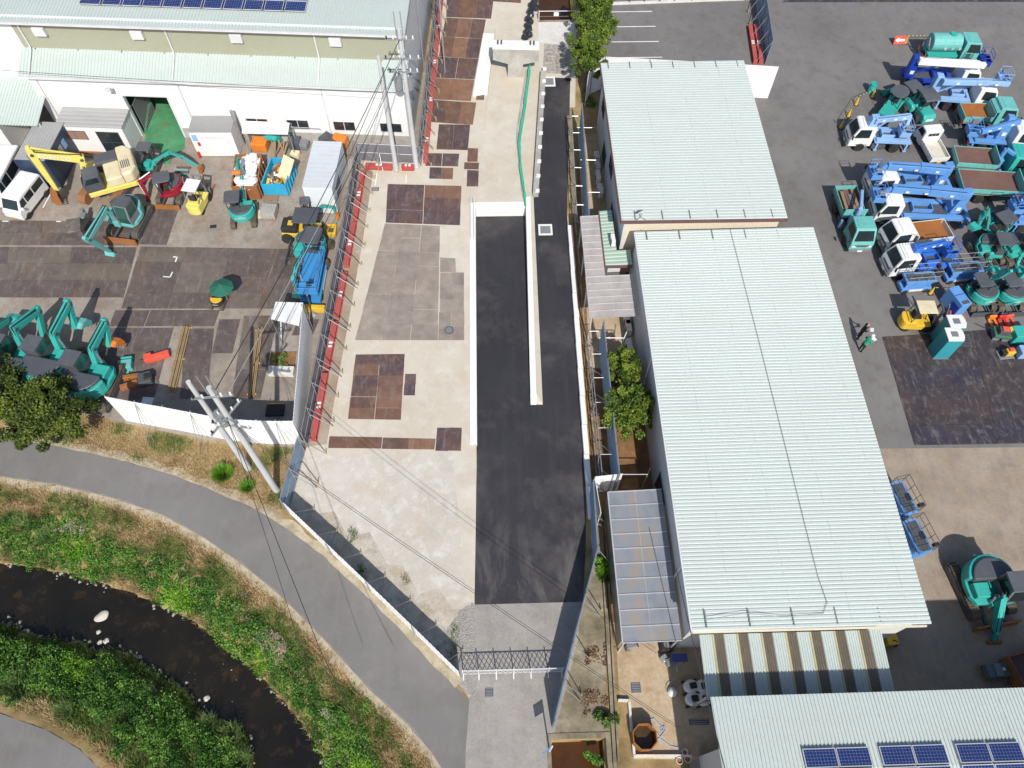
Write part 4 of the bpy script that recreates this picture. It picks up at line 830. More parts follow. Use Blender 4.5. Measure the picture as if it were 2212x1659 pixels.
def scaff(th, pts, h, off, sp=1.8):
    for a, b in segs(pts, sp):
        d = (b-a).normalized(); n = Vector((-d.y, d.x, 0)); q = a+n*off
        MB().cyl((*q.xy, 0), (*q.xy, h), .028, n=6).build('scaffold_pole', STEEL, th); MB().cyl((*a.xy, h*.8), (*q.xy, h*.8), .026, n=6).build('cross_tube', STEEL, th)
        MB().cyl((*q.xy, .2), (*b.xy, h*.75), .024, n=6).build('brace', STEEL, th)
    a, b = pts[0], pts[-1]; d = (Vector((*b, 0))-Vector((*a, 0))).normalized(); n = Vector((-d.y, d.x, 0))*off
    for z in (h*.45, h*.9): MB().cyl((a[0]+n.x, a[1]+n.y, z), (b[0]+n.x, b[1]+n.y, z), .027, n=6).build('rail', STEEL, th)
th = mesh_fence('blue mesh fence between the black road and the large warehouse', [(6.95, 27.2), (6.9, 16.9)], 2.9, SHB, 1, .8, 1.8, False); scaff(th, [(6.95, 27.2), (6.9, 16.9)], 2.2, -.85)
th = mesh_fence('blue mesh fence beside the office building and black road', [(7.1, 47.0), (6.75, 36.1)], 2.9, SHB, 1, .8, 1.8, False); scaff(th, [(7.1, 47.0), (6.75, 36.1)], 2.2, -.75)
th = mesh_fence('blue mesh fence bending along the driveway to the gate', [(5.5, 16.8), (5.42, 12.9), (3.75, 8.0), (2.62, 4.4)], 2.3, SHB, 1, 1.05, 2.3, True)
mesh_fence('blue mesh fence beside the red beams at the parking area', [G2((1652, 140)), G2((1630, -20))], 2.4, SHB, 1, .9)
th = panel_fence('short white panel corner at the north end of the grey shed canopy', [(5.55, 16.95), (6.6, 17.05), (7.15, 17.1)], 2.4, .55, tz=1)
panel_fence('narrow white panel return beside the grey shed canopy', [(5.6, 16.9), (5.75, 14.9)], 2.2, .5, tz=1)
# outrigger tubes over the soil strip
for y, l in ((45.6, 1.2), (42.2, 1.0), (39, 1.0), (26.6, 1.3), (21.0, 1.3), (17.3, 1.7)):
    th = thing('scaffold_tube', 'grey scaffold tube bracket reaching over the soil strip %s' % {45.6: 'by the white corner fence', 42.2: 'beside the office wall', 39: 'above the air conditioners', 26.6: 'south of the milky canopy', 21.0: 'beneath the warehouse tree', 17.3: 'north of the grey shed canopy'}[y], 'scaffold')
    MB().cyl((6.7, y, 1.9), (6.95+l, y-.05, 1.9), .03, n=6).cyl((6.95+l, y-.05, 1.9), (6.8+l, y-.3, .02), .028, n=6).cyl((6.95+l, y-.05, 1.6), (7.15+l, y+.35, 2.0), .025, n=6).build('tube', STEEL, th)
# expanding gate with lattice
gt = thing('accordion_gate', 'white folding lattice gate across the driveway', 'gate', (-1.85, 7.05, 0))
GL = 5.1; n = 20
for i in range(n):
    x0, x1 = GL*i/n, GL*(i+1)/n
    MB().beam((x0, -.012, .25), (x1, -.012, .68), .012, .03).beam((x0, -.012, .68), (x1, -.012, .25), .012, .03).beam((x0, .012, .66), (x1, .012, 1.1), .012, .03).beam((x0, .012, 1.1), (x1, .012, .66), .012, .03).build('lattice', GUT, gt)
MB().beam((0, 0, 1.12), (GL, 0, 1.12), .05, .04).beam((0, 0, .22), (GL, 0, .22), .03, .03).build('rail', GUT, gt)
for x in (.0, .8, 1.7, 2.6, 3.5, 4.4, 5.1): MB().bb(x-.025, x+.025, -.03, .03, .02, 1.32).build('post', GUT, gt); MB().bb(x-.03, x+.03, -.28, .1, .01, .05).build('caster', W_, gt)
# ================================================================== MACHINE BUILDERS  (local x = forward)
def frame_from(front, zf, rear, zr):
    a, b = G(*front, zf), G(*rear, zr); a.z = b.z = 0; d = a-b
    return (a+b)/2, math.atan2(d.y, d.x), d.length
def tolocal(root, p):
    c, s = math.cos(-root.rotation_euler.z), math.sin(-root.rotation_euler.z); q = Vector(p)-Vector(root.location)
    return Vector((q.x*c-q.y*s, q.x*s+q.y*c, p[2]))
WH = {}
def wheel(parent, x, y, r, w, hubm=None, name='wheel'):
    key = (round(r, 2), round(w, 2)); sgn = 1 if y > 0 else -1
    if key not in WH:
        a = MB().lathe([(r*.55, -w/2), (r*.93, -w/2), (r, -w*.32), (r, w*.32), (r*.93, w/2), (r*.55, w/2)], n=18, axis='y').build(name, BLACK, parent)
        b = MB().lathe([(r*.56, -w*.42), (r*.56, w*.40), (r*.34, w*.46), (r*.2, w*.40), (r*.2, -w*.42)], n=14, axis='y').build('rim', HUB, a); WH[key] = (a.data, b.data)
    else:
        a = bpy.data.objects.new(name, WH[key][0]); b = bpy.data.objects.new('rim', WH[key][1]); COL.objects.link(a); COL.objects.link(b); a.parent = parent; b.parent = a
    a.location = (x, y, r); a.rotation_euler = (0, 0, 0 if sgn > 0 else math.pi)
    return a
def cab_part(th, xf, w, cm, z0=.5, h=2.1, ln=1.7, roofrib=False):
    pr = [(xf-ln, z0), (xf-.02, z0-.1), (xf, z0+.45), (xf-.07, z0+.68), (xf-.42, z0+h-.55), (xf-.55, z0+h-.5), (xf-ln+.06, z0+h-.48), (xf-ln, z0+h-.55)]
    zl, zh_, tf = z0+.7, z0+h-.48, .14
    c = MB().prism(pr, -w/2, w/2).taper(zl, zh_, tf).build('cab', cm, th, bevel=.06, seg=3)
    zb, zt = z0+.74, z0+h-.62
    xb = xf-.07-(zb-z0-.68)*.35/(h-1.23); xt = xf-.07-(zt-z0-.68)*.35/(h-1.23)
    MB().add([(xb+.02, -w/2+.12, zb), (xb+.02, w/2-.12, zb), (xt+.02, w/2-.18, zt), (xt+.02, -w/2+.18, zt), (xb-.03, -w/2+.12, zb), (xb-.03, w/2-.12, zb), (xt-.03, w/2-.18, zt), (xt-.03, -w/2+.18, zt)],
             [(0, 1, 2, 3), (4, 7, 6, 5), (0, 4, 5, 1), (1, 5, 6, 2), (2, 6, 7, 3), (3, 7, 4, 0)]).taper(zl, zh_, tf).build('windscreen', GLS, c)
    for s in (-1, 1):
        y0, y1 = sorted((s*(w/2+.008), s*(w/2-.03)))
        MB().prism([(xf-ln+.35, z0+.78), (xf-.25, z0+.72), (xf-.5, z0+h-.66), (xf-ln+.35, z0+h-.62)], y0, y1).taper(zl, zh_, tf).build('side_window', GLS, c)
        MB().box((xf-.0, s*(w/2-.28), z0+.28), (.05, .34, .16)).build('headlight', LAMP, c, bevel=.02)
        MB().cyl((xf-.2, s*w/2, z0+.9), (xf-.02, s*(w/2+.22), z0+1.0), .018, n=6).box((xf-.02, s*(w/2+.22), z0+.9), (.05, .16, .3)).build('mirror', BLACK, c)
        MB().box((xf-ln*.58, s*(w/2+.012), z0+.12), (ln*.5, .02, .05)).build('door_handle', DGREY, c)
    MB().box((xf+.03, 0, z0-.08), (.12, w*.98, .2)).build('bumper', MGREY, th, bevel=.02); MB().box((xf+.095, 0, z0-.08), (.01, .34, .16)).build('number_plate', W_, th)
    MB().box((xf+.01, 0, z0+.36), (.03, w*.6, .14)).build('grille', DGREY, c)
    MB().bb(xf-ln+.3, xf-.75, -w/2+.3, w/2-.3, z0+h-.478, z0+h-.462).build('roof_panel', cm, c, bevel=.008)
    if roofrib:
        for k in range(5): MB().bb(xf-ln+.2+k*.22, xf-ln+.26+k*.22, -w/2+.2, w/2-.2, z0+h-.462, z0+h-.44).build('roof_rib', cm, c)
    return c
def truck_base(label, front, zf, rear, zr, w, cm, cat='truck', group=None, L=None, roofrib=False, name='truck', z0=.55, h=2.08, ln=1.7, wr=.38):
    w *= .87
    loc, rz, l = frame_from(front, zf, rear, zr); L = L or l
    th = thing(name, label, cat, loc, rz, group); xf, xr = L/2, -L/2
    MB().bb(xr+.1, xf-.3, -.32, .32, .42, .62).build('chassis', BLACK, th); MB().bb(xr+.0, xr+.12, -w/2+.05, w/2-.05, .38, .58).build('rear_bumper', DGREY, th)
    cab_part(th, xf, w, cm, z0, h, ln, roofrib)
    for s in (-1, 1):
        wheel(th, xf-.95, s*(w/2-.1), wr, .24); wheel(th, xr+L*.25, s*(w/2-.14), wr, .34)
        MB().box((.0, s*(w/2-.25), .42), (L*.22, .35, .35)).build('side_tank', DGREY, th, bevel=.03); MB().box((xr+.02, s*(w/2-.22), .75), (.05, .3, .12)).build('tail_light', RED, th)
    return th, L, xf, xr
def bed(th, x0, x1, w, z, hs, om, im, tailgate=True, head=True, posts=True):
    b = MB().bb(x0, x1, -w/2, w/2, z-.1, z).build('bed_floor', im, th); MB().bb(x0, x1, -w/2+.02, w/2-.02, z-.18, z-.101).build('bed_frame', om, th)
    for s in (-1, 1):
        y0, y1 = sorted((s*w/2, s*(w/2-.05))); g = MB().bb(x0, x1, y0, y1, z+.001, z+hs).build('side_gate', om, th, bevel=.01)
        yi0, yi1 = sorted((s*(w/2-.051), s*(w/2-.062))); MB().bb(x0+.06, x1-.06, yi0, yi1, z+.002, z+hs-.03).build('gate_liner', im, g)
        for k in range(5): x = x0+(x1-x0)*(k+.5)/5; ya, yb = sorted((s*(w/2+.001), s*(w/2+.02))); MB().bb(x-.03, x+.03, ya, yb, z+.02, z+hs-.02).build('stake', om, g)
    if tailgate: MB().bb(x0-.05, x0-.001, -w/2, w/2, z, z+hs).build('tailgate', om, th, bevel=.01)
    if head: MB().bb(x1+.001, x1+.07, -w/2, w/2, z, z+hs+.35).build('headboard', om, th, bevel=.01)
def dump_truck(label, front, zf, rear, zr, w, cm, om, im, L=None):
    th, L, xf, xr = truck_base(label, front, zf, rear, zr, w, cm, L=L, name='dump_truck', cat='dump truck'); w *= .87; bed(th, xr+.08, xf-2.0, w, .95, .42, om, im)
    MB().prism([(xf-1.95, 1.75), (xf-1.35, 2.05), (xf-1.35, 2.12), (xf-1.95, 1.82)], -w/2+.05, w/2-.05).build('cab_guard', om, th); return th
def basket(th, c, sx, sy, h, mat, rz=0, rails=True):
    x, y, z = c; m = MB().bb(x-sx/2, x+sx/2, y-sy/2, y+sy/2, z, z+.06)
    for s in (-1, 1): m.bb(x-sx/2, x+sx/2, y+s*sy/2-.02, y+s*sy/2+.02, z+.061, z+h*.45).bb(x+s*sx/2-.02, x+s*sx/2+.02, y-sy/2+.021, y+sy/2-.021, z+.061, z+h*.45)
    o = m.build('basket', mat, th, bevel=.01); r = MB()
    for hh in (.72, 1.0):
        q = [(x-sx/2, y-sy/2, z+h*hh), (x+sx/2, y-sy/2, z+h*hh), (x+sx/2, y+sy/2, z+h*hh), (x-sx/2, y+sy/2, z+h*hh), (x-sx/2, y-sy/2, z+h*hh)]; r.tube(q, .02, 6)
    for px_, py_ in ((-1, -1), (1, -1), (1, 1), (-1, 1)): r.cyl((x+px_*sx/2, y+py_*sy/2, z), (x+px_*sx/2, y+py_*sy/2, z+h), .02, n=6)
    r.build('guard_rail', mat, o); MB().box((x, y+sy/2-.18, z+h*.75), (.4, .2, .3)).build('control_box', MGREY, o); return o
def aerial(label, front, zf, rear, zr, w, cm, bm, boom, bask, L=None, jib=None, tur=None, boomm=None, roofrib=False, bw=.36, toolbox=True, deckm=None, outr=True):
    """boom: list of (pixel, height); bask: (pixel, height)"""
    th, L, xf, xr = truck_base(label, front, zf, rear, zr, w, cm, L=L, name='boom_lift_truck', cat='boom lift truck', roofrib=roofrib); w *= .87; w -= .1
    x1 = xf-1.95; MB().bb(xr+.05, x1, -w/2, w/2, .82, .95).build('deck', bm, th, bevel=.01)
    MB().bb(xr+.3, x1-.2, -w/2+.38, w/2-.38, .951, .965).build('deck_mat', DGREY, th)
    for s in (-1, 1):
        MB().bb(xr+.4, x1-.1, *sorted((s*(w/2-.36), s*w/2)), .952, 1.10).build('side_box', bm, th, bevel=.02)
    if toolbox:
        bx = MB(); tx0, tx1 = x1-L*.32, x1-L*.12
        for a in ((tx0, tx0+.06, -.35, .35), (tx1, tx1+.06, -.35, .35), (tx0+.061, tx1-.001, -.35, -.3), (tx0+.061, tx1-.001, .3, .35)): bx.bb(*a, .966, 1.3)
        bx.build('tool_box', bm, th)
    pts = [tolocal(th, G(*p, z)) for p, z in boom]; tb = tur if tur is not None else pts[0].x
    MB().cyl((tb, 0, .966), (tb, 0, 1.25), .5, n=18).build('turntable', bm, th); z0 = pts[0].z
    y0_ = pts[0].y*.5
    MB().prism([(tb-.38, 1.25), (tb+.38, 1.25), (tb+.2, z0+.12), (tb-.34, z0+.18)], -.28+y0_, .28+y0_).build('mast', bm, th, bevel=.05)
    for k, (a, b) in enumerate(zip(pts[:-1], pts[1:])):
        ws_ = bw*(1-.16*k); MB().beam(a, b, ws_, ws_*1.15).build('boom' if k == 0 else 'boom_section', boomm or bm, th, bevel=.03)
    a, b = pts[0], pts[1]; MB().cyl((tb+(b.x-a.x)*.08, y0_, 1.5), tuple(a.lerp(b, .42)-Vector((0, 0, .12))), .07, n=8).build('lift_cylinder', bm, th)
    tip = pts[-1]; bp = tolocal(th, G(*bask[0], bask[1])); basket(th, (bp.x, bp.y, bask[1]-.5), .75, 1.0 if abs(bp.y) < 3 else .9, 1.05, bm)
    e = Vector((bp.x, bp.y, bask[1]-.2)); MB().beam(tip, e+(tip-e).normalized()*.3, .22, .24).build('basket_arm', bm, th, bevel=.03)
    if outr:
        for x in (xr+.35, x1-.25):
            for s in (-1, 1): MB().bb(x-.07, x+.07, *sorted((s*(w/2-.1), s*(w/2+.08))), .28, .81).bb(x-.12, x+.12, *sorted((s*(w/2-.12), s*(w/2+.12))), .18, .27).build('outrigger', bm, th, bevel=.01)
    a, b = pts[0], pts[-1]; nrm_ = Vector((0, 0, 1)); MB().tube([a.lerp(b, q)+Vector((0, bw*.2, bw*.62)) for q in (.05, .3, .6, .95)], .022, 5).build('boom_cable', BLACK, th)
    dd_ = (b-a).normalized(); sd_ = Vector((-dd_.y, dd_.x, 0))
    for q in (.22, .55, .8):
        for sg in (-1, 1): c_ = a.lerp(b, q)+sd_*sg*bw*.5; MB().beam(c_-dd_*.12, c_+dd_*.12, .02, .14).build('boom_sticker', W_, th)
    for sg in (-1, 1): MB().box((tb, y0_+sg*.34, 1.75), (.3, .02, .3)).build('mast_sticker', W_, th)
    return th
# ---------------------------------------------------------------- excavators
def track(th, x0, x1, y, w, h, mat, name='track'):
    r = h/2; n = 7; prof = [(x1-r+r*math.sin(math.pi*k/n), r-r*math.cos(math.pi*k/n)) for k in range(n+1)]+[(x0+r-r*math.sin(math.pi*k/n), r+r*math.cos(math.pi*k/n)) for k in range(n+1)]
    m = MB().prism(prof, y-w/2, y+w/2); L = x1-x0-2*r; k = max(6, int(L/.14))
    for i in range(k+1): x = x0+r+L*i/k; m.bb(x-.03, x+.03, y-w/2-.01, y+w/2+.01, h-.004, h+.025)
    for i in range(5):
        for xx, sg in ((x1-r, 1), (x0+r, -1)): a = math.pi*(i+.5)/5; m.box((xx+sg*(r+.01)*math.sin(a), y, r-(r+.01)*math.cos(a)), (.05, w+.02, .04), ry=-sg*a)
    o = m.build(name, mat, th); s = 1 if y > 0 else -1
    MB().bb(x0+r*.9, x1-r*.9, *sorted((y+s*w/2, y+s*(w/2+.02))), h*.25, h*.72).cyl((x0+r, y+s*w/2, r), (x0+r, y+s*(w/2+.04), r), r*.62, n=12).cyl((x1-r, y+s*w/2, r), (x1-r, y+s*(w/2+.04), r), r*.62, n=12).build('track_frame', DGREY, o); return o
def bucket(th, p, d, s, mat, w=.7, name='bucket'):
    """p: pin (x,z) in the boom plane, d: angle of opening"""
    prof = [(0, .12), (.32, .08), (.62, -.22), (.60, -.62), (.36, -.80), (.30, -.72), (.46, -.56), (.46, -.28), (.24, -.06), (0, -.02)]
    c, sn = math.cos(d), math.sin(d); pr = [(p[0]+s*(x*c-z*sn), p[1]+s*(x*sn+z*c)) for x, z in prof]
    sidep = [(0, .05), (.3, .05), (.58, -.2), (.58, -.6), (.36, -.76), (.1, -.1)]; sp = [(p[0]+s*(x*c-z*sn), p[1]+s*(x*sn+z*c)) for x, z in sidep]
    m = MB().prism(pr, -w*s/2, w*s/2); m.prism(sp, -w*s/2-.03*s, -w*s/2); m.prism(sp, w*s/2, w*s/2+.03*s)
    o = m.build(name, mat, th)
    for k in range(4):
        tm = MB(); y = -w*s/2+(k+.5)*w*s/4; x, z = .33, -.80; q = (p[0]+s*(x*c-z*sn), p[1]+s*(x*sn+z*c)); x, z = .18, -.86; q2 = (p[0]+s*(x*c-z*sn), p[1]+s*(x*sn+z*c)); tm.beam((q[0], y, q[1]), (q2[0], y, q2[1]), .08*s, .05*s); tm.build('tooth', MGREY, o)
    return o
def seg_beam(m, pts, w, hs):
    """boom as a swept box through (x,z) points with heights hs, width w"""
    L, R2 = [], []
    for i, (x, z) in enumerate(pts):
        a = pts[max(0, i-1)]; b = pts[min(len(pts)-1, i+1)]; d = Vector((b[0]-a[0], b[1]-a[1])).normalized(); n = Vector((-d.y, d.x)); L.append((x+n.x*hs[i]/2, z+n.y*hs[i]/2)); R2.append((x-n.x*hs[i]/2, z-n.y*hs[i]/2))
    for i in range(len(pts)-1): m.prism([R2[i], R2[i+1], L[i+1], L[i]], -w/2, w/2)
    return m
def excavator(label, pos, tr, hr, s=1., col=None, dark=None, cabt='cab', boom=None, bk=None, trm=None, blade=True, bkm=None, armm=None, group=None, hood=None, bside=0., white=False, bang=None, name='excavator', glassm=None, cabm=None, hplan=None, boomtext=None):
    """pos world xy; tr track heading; hr house heading (world radians); boom = [(r,z)] pivot, elbow, tip, arm end (metres)"""
    col = col or TEAL; dark = dark or DGREY; trm = trm or TRACKM
    th = thing(name, label, 'excavator', (pos[0], pos[1], 0), tr, group); bkm = bkm or col; armm = armm or col
    tl, tw, tg, thh = 1.42*s, .45*s, .92*s, .62*s
    for sg in (-1, 1): track(th, -tl, tl, sg*tg, tw, thh, trm)
    MB().bb(-.6*s, .6*s, -.68*s, .68*s, .25*s, .6*s).build('undercarriage', DGREY, th); MB().cyl((0, 0, .6*s), (0, 0, .8*s), .55*s, n=16).build('slew_ring', DGREY, th)
    if blade:
        bm_ = MB().bb(1.75*s, 1.84*s, -1.15*s, 1.15*s, .04, .5*s).bb(1.84*s, 1.9*s, -1.15*s, 1.15*s, .04, .12*s); o = bm_.build('blade', blade if not isinstance(blade, bool) else dark, th)
        [MB().beam((.5*s, q*.4*s, .38*s), (1.75*s, q*.5*s, .25*s), .14*s, .14*s).build('blade_arm', DGREY, th) for q in (-1, 1)]
    rel = hr-tr
    def R(o): o.rotation_euler = (0, 0, rel); return o
    n = 12; R0 = 1.28*s
    arc = [(R0*math.cos(a)*1.0, R0*math.sin(a)*.9) for a in [math.pi*.5+math.pi*k/n for k in range(n+1)]]
    plan = arc+[(.55*s, -1.13*s), (.95*s, -.9*s), (.95*s, .9*s), (.55*s, 1.13*s)]
    R(MB().prism(plan, .8*s, 1.12*s, 'z').build('house_base', col, th, bevel=.04*s))
    cw = [(R0*1.01*math.cos(a), R0*.92*math.sin(a)) for a in [math.pi*.56+math.pi*.88*k/n for k in range(n+1)]]; cwi = [(x*.45-.0*s, y*.9) for x, y in cw[::-1]]
    R(MB().prism(cw+cwi, 1.122*s, 1.62*s, 'z').build('counterweight', col, th, bevel=.06*s, seg=3))
    hd = [(R0*.86*math.cos(a), R0*.80*math.sin(a)) for a in [math.pi*.55+math.pi*.9*k/n for k in range(n+1)]]
    R(MB().prism([(.0, -1.0*s)]+[(.72*s, -1.0*s), (.72*s, -.28*s), (.0, -.28*s)], 1.122*s, 1.5*s, 'z').build('side_cover', col, th, bevel=.05*s))
    R(MB().prism(hd+[(-.05*s, -.95*s), (-.05*s, .95*s)], 1.2*s, 1.78*s, 'z').build('engine_hood', hood or dark, th, bevel=.1*s, seg=3))
    bad = lettering(th, 'KOBELCO', .95*s, .17*s, W_); bad.matrix_basis = Matrix.Rotation(rel, 4, 'Z') @ Matrix.Translation((-R0*1.03, 0, 1.4*s)) @ Matrix.Rotation(R_(-90), 4, 'Z') @ Matrix.Rotation(R_(90), 4, 'X') @ Matrix.Diagonal((.95*s, .17*s, 1, 1))
    # cab
    cx0, cx1, cy0, cy1, cz0, cz1 = max(-.15*s, 1.0*s-1.3), 1.0*s, 1.05*s-.93*min(s, 1.1), 1.05*s, 1.12*s, min(2.7*s, 2.65+.12*s)
    if s < .8: cz1 = cz0+1.25/1*max(s, .8)+.15
    if cabt == 'cab':
        c = R(MB().prism([(cx0, cz0), (cx1-.05*s, cz0), (cx1, cz0+.55*s), (cx1-.22*s, cz1-.05), (cx0, cz1-.05)], cy0, cy1).build('cab', cabm or dark, th, bevel=.05*s))
        MB().bb(cx0-.02, cx1-.2*s, cy0-.02, cy1+.02, cz1-.049, cz1+.02).build('cab_roof', CANO, c, bevel=.02); gm = glassm or GLSG
        MB().prism([(cx1-.03*s, cz0+.1), (cx1+.015, cz0+.55*s), (cx1-.2*s, cz1-.12), (cx1-.23*s, cz1-.12), (cx1-.03, cz0+.55*s), (cx1-.08*s, cz0+.1)], cy0+.08, cy1-.08).build('windscreen', gm, c)
        for y in (cy0-.012, cy1+.002): MB().prism([(cx0+.12*s, cz0+.55*s), (cx1-.12*s, cz0+.55*s), (cx1-.3*s, cz1-.15), (cx0+.12*s, cz1-.15)], y, y+.01).build('side_window', gm, c)
    elif cabt == 'none':
        R(MB().box((.0, .1*s, cz0+.2*s), (.5*s, .5*s, .3*s)).build('seat', BLACK, th, bevel=.03)); R(MB().cyl((.5*s, .1*s, cz0), (.6*s, .1*s, cz0+.6*s), .04, n=6).build('lever', BLACK, th))
    else:
        mx = .55*s if cabt == 'canopy' else .3*s; c = R(MB().prism([(cx0-.3*s, cy0-.3*s), (cx0-.38*s, cy0), (cx0-.38*s, cy1-.05), (cx0-.25*s, cy1+.12), (cx1-.12*s, cy1+.12), (cx1, cy1), (cx1, cy0-.2*s), (cx1-.1*s, cy0-.3*s)], cz1-.06, cz1+.05, 'z').build('canopy_roof', CANO, th, bevel=.04))
        pm = MB()
        for x, y in ((cx0-.2*s, cy0-.15*s), (cx0-.2*s, cy1), (cx1-.15*s, cy1), (cx1-.15*s, cy0-.15*s)): pm.cyl((x*.8, y, cz0), (x, y, cz1-.05), .03, n=6)
        R(pm.build('canopy_post', BLACK, th)); R(MB().box((.2*s, .5*s, cz0+.22), (.5*s, .5*s, .25)).box((-.08*s, .5*s, cz0+.5), (.14*s, .5*s, .5)).build('seat', BLACK, th, bevel=.04))
        R(MB().cyl((.62*s, .2*s, cz0), (.68*s, .2*s, cz0+.6), .025, n=6).cyl((.62*s, .82*s, cz0), (.68*s, .82*s, cz0+.6), .025, n=6).box((.75*s, .5*s, cz0+.25), (.2*s, .7*s, .5)).build('control_stand', DGREY, th))
    if hplan == 'rect':
        for o_ in [c_ for c_ in th.children if c_.name.split('.')[0] in ('house_base', 'counterweight', 'side_cover', 'engine_hood', 'lettering')]: bpy.data.objects.remove(o_)
        pb = [(-1.75*s, -.75*s), (-1.55*s, -1.12*s), (.95*s, -1.12*s), (.95*s, 1.05*s), (-1.55*s, 1.12*s), (-1.75*s, .75*s)]
        R(MB().prism(pb, .8*s, 1.1*s, 'z').build('house_base', col, th, bevel=.04*s))
        R(MB().prism([(-1.85*s, -.7*s), (-1.55*s, -1.15*s), (-1.05*s, -1.15*s), (-1.05*s, 1.15*s), (-1.55*s, 1.15*s), (-1.85*s, .7*s)], 1.101*s, 1.85*s, 'z').build('counterweight', hood, th, bevel=.14*s, seg=3))
        R(MB().bb(-1.04*s, .15*s, -1.1*s, -.3*s, 1.101*s, 1.75*s).build('engine_hood', dark, th, bevel=.08*s)); R(MB().bb(-1.04*s, -.2*s, -.29*s, 1.08*s, 1.101*s, 1.68*s).build('side_cover', hood, th, bevel=.08*s))
        R(MB().bb(.16*s, .85*s, -1.08*s, -.35*s, 1.101*s, 1.45*s).build('tool_box', col, th, bevel=.06*s))
        for k in range(5): R(MB().bb(-1.6*s+k*.1*s, -1.55*s+k*.1*s, .1*s, .7*s, 1.851*s, 1.86*s).build('vent_slot', DGREY, th))
    # boom
    if boom:
        b0, b1, b2, b3 = boom; y = -.12*s+bside
        def RB(o): o.rotation_euler = (0, 0, rel+(bang or 0)); off = Matrix.Rotation(rel, 4, 'Z') @ Vector((0, y, 0)); o.location = off; return o
        wB = .30*s
        RB(MB().bb(.6*s, 1.1*s, -wB*.75, wB*.75, .85*s, 1.3*s).build('boom_bracket', col, th))
        RB(seg_beam(MB(), [b0, b1, b2], wB, [.32*s, .46*s, .26*s]).build('boom', armm, th, bevel=.02*s))
        am = seg_beam(MB(), [(b2[0]+(b2[0]-b3[0])*.18, b2[1]+(b2[1]-b3[1])*.18), b2, b3], wB*.8, [.2*s, .36*s, .2*s]); RB(am.build('arm', armm, th, bevel=.02*s))
        for sg in (-1, 1): RB(MB().tube([(b0[0], sg*wB*.3, b0[1]+.25*s), (b1[0]-.1*s, sg*wB*.3, b1[1]+.3*s), ((b1[0]+b2[0])/2, sg*wB*.3, (b1[1]+b2[1])/2+.24*s), (b2[0], sg*wB*.3, b2[1]+.2*s), ((b2[0]+b3[0])/2, sg*wB*.3, (b2[1]+b3[1])/2+.12*s)], .028*s, 5).build('hydraulic_hose', BLACK, th))
        for bq in (b1, b2): RB(MB().cyl((bq[0], -wB*.62, bq[1]), (bq[0], wB*.62, bq[1]), .09*s, n=10).build('pivot_pin', DGREY, th))
        if boomtext:
            mx, mz = (b1[0]*.45+b2[0]*.55), (b1[1]*.45+b2[1]*.55); aa = math.atan2(b1[1]-b2[1], b1[0]-b2[0])
            lt = lettering(th, boomtext, 1.5*s, .26*s, W_); off = Matrix.Rotation(rel, 4, 'Z') @ Vector((0, y, 0))
            lt.matrix_basis = Matrix.Translation(off) @ Matrix.Rotation(rel+(bang or 0), 4, 'Z') @ Matrix.Translation((mx, wB/2+.006, mz)) @ Matrix.Rotation(-aa, 4, 'Y') @ Matrix.Rotation(R_(180), 4, 'Z') @ Matrix.Rotation(R_(90), 4, 'X') @ Matrix.Rotation(R_(180), 4, 'Z') @ Matrix.Diagonal((1.5*s, .26*s, 1, 1))
        mid = ((b1[0]+b2[0])/2, (b1[1]+b2[1])/2+.32*s); RB(MB().cyl((b1[0], 0, b1[1]+.25*s), (b2[0]+(b2[0]-b3[0])*.16, 0, b2[1]+(b2[1]-b3[1])*.16), .06*s, n=8).build('arm_cylinder', armm if white is False else W_, th))
        RB(MB().cyl((.95*s, -wB*.7, 1.0*s), ((b0[0]+b1[0]*2)/3, -wB*.7, (b0[1]+b1[1]*2)/3), .055*s, n=8).cyl((.95*s, wB*.7, 1.0*s), ((b0[0]+b1[0]*2)/3, wB*.7, (b0[1]+b1[1]*2)/3), .055*s, n=8).build('boom_cylinder', MGREY if not white else W_, th))
        dx, dz = b2[0]-b3[0], b2[1]-b3[1]; l_ = math.hypot(dx, dz); RB(MB().cyl((b2[0]+dz/l_*.24*s-dx*.05, 0, b2[1]-dx/l_*.24*s*0-dz*.05+.1*s), (b3[0]+dx*.25+dz/l_*.15*s, 0, b3[1]+dz*.25), .045*s, n=8).build('bucket_cylinder', MGREY if not white else W_, th))
        RB(bucket(th, b3, bk if bk is not None else 0, .95*s, bkm))
    return th
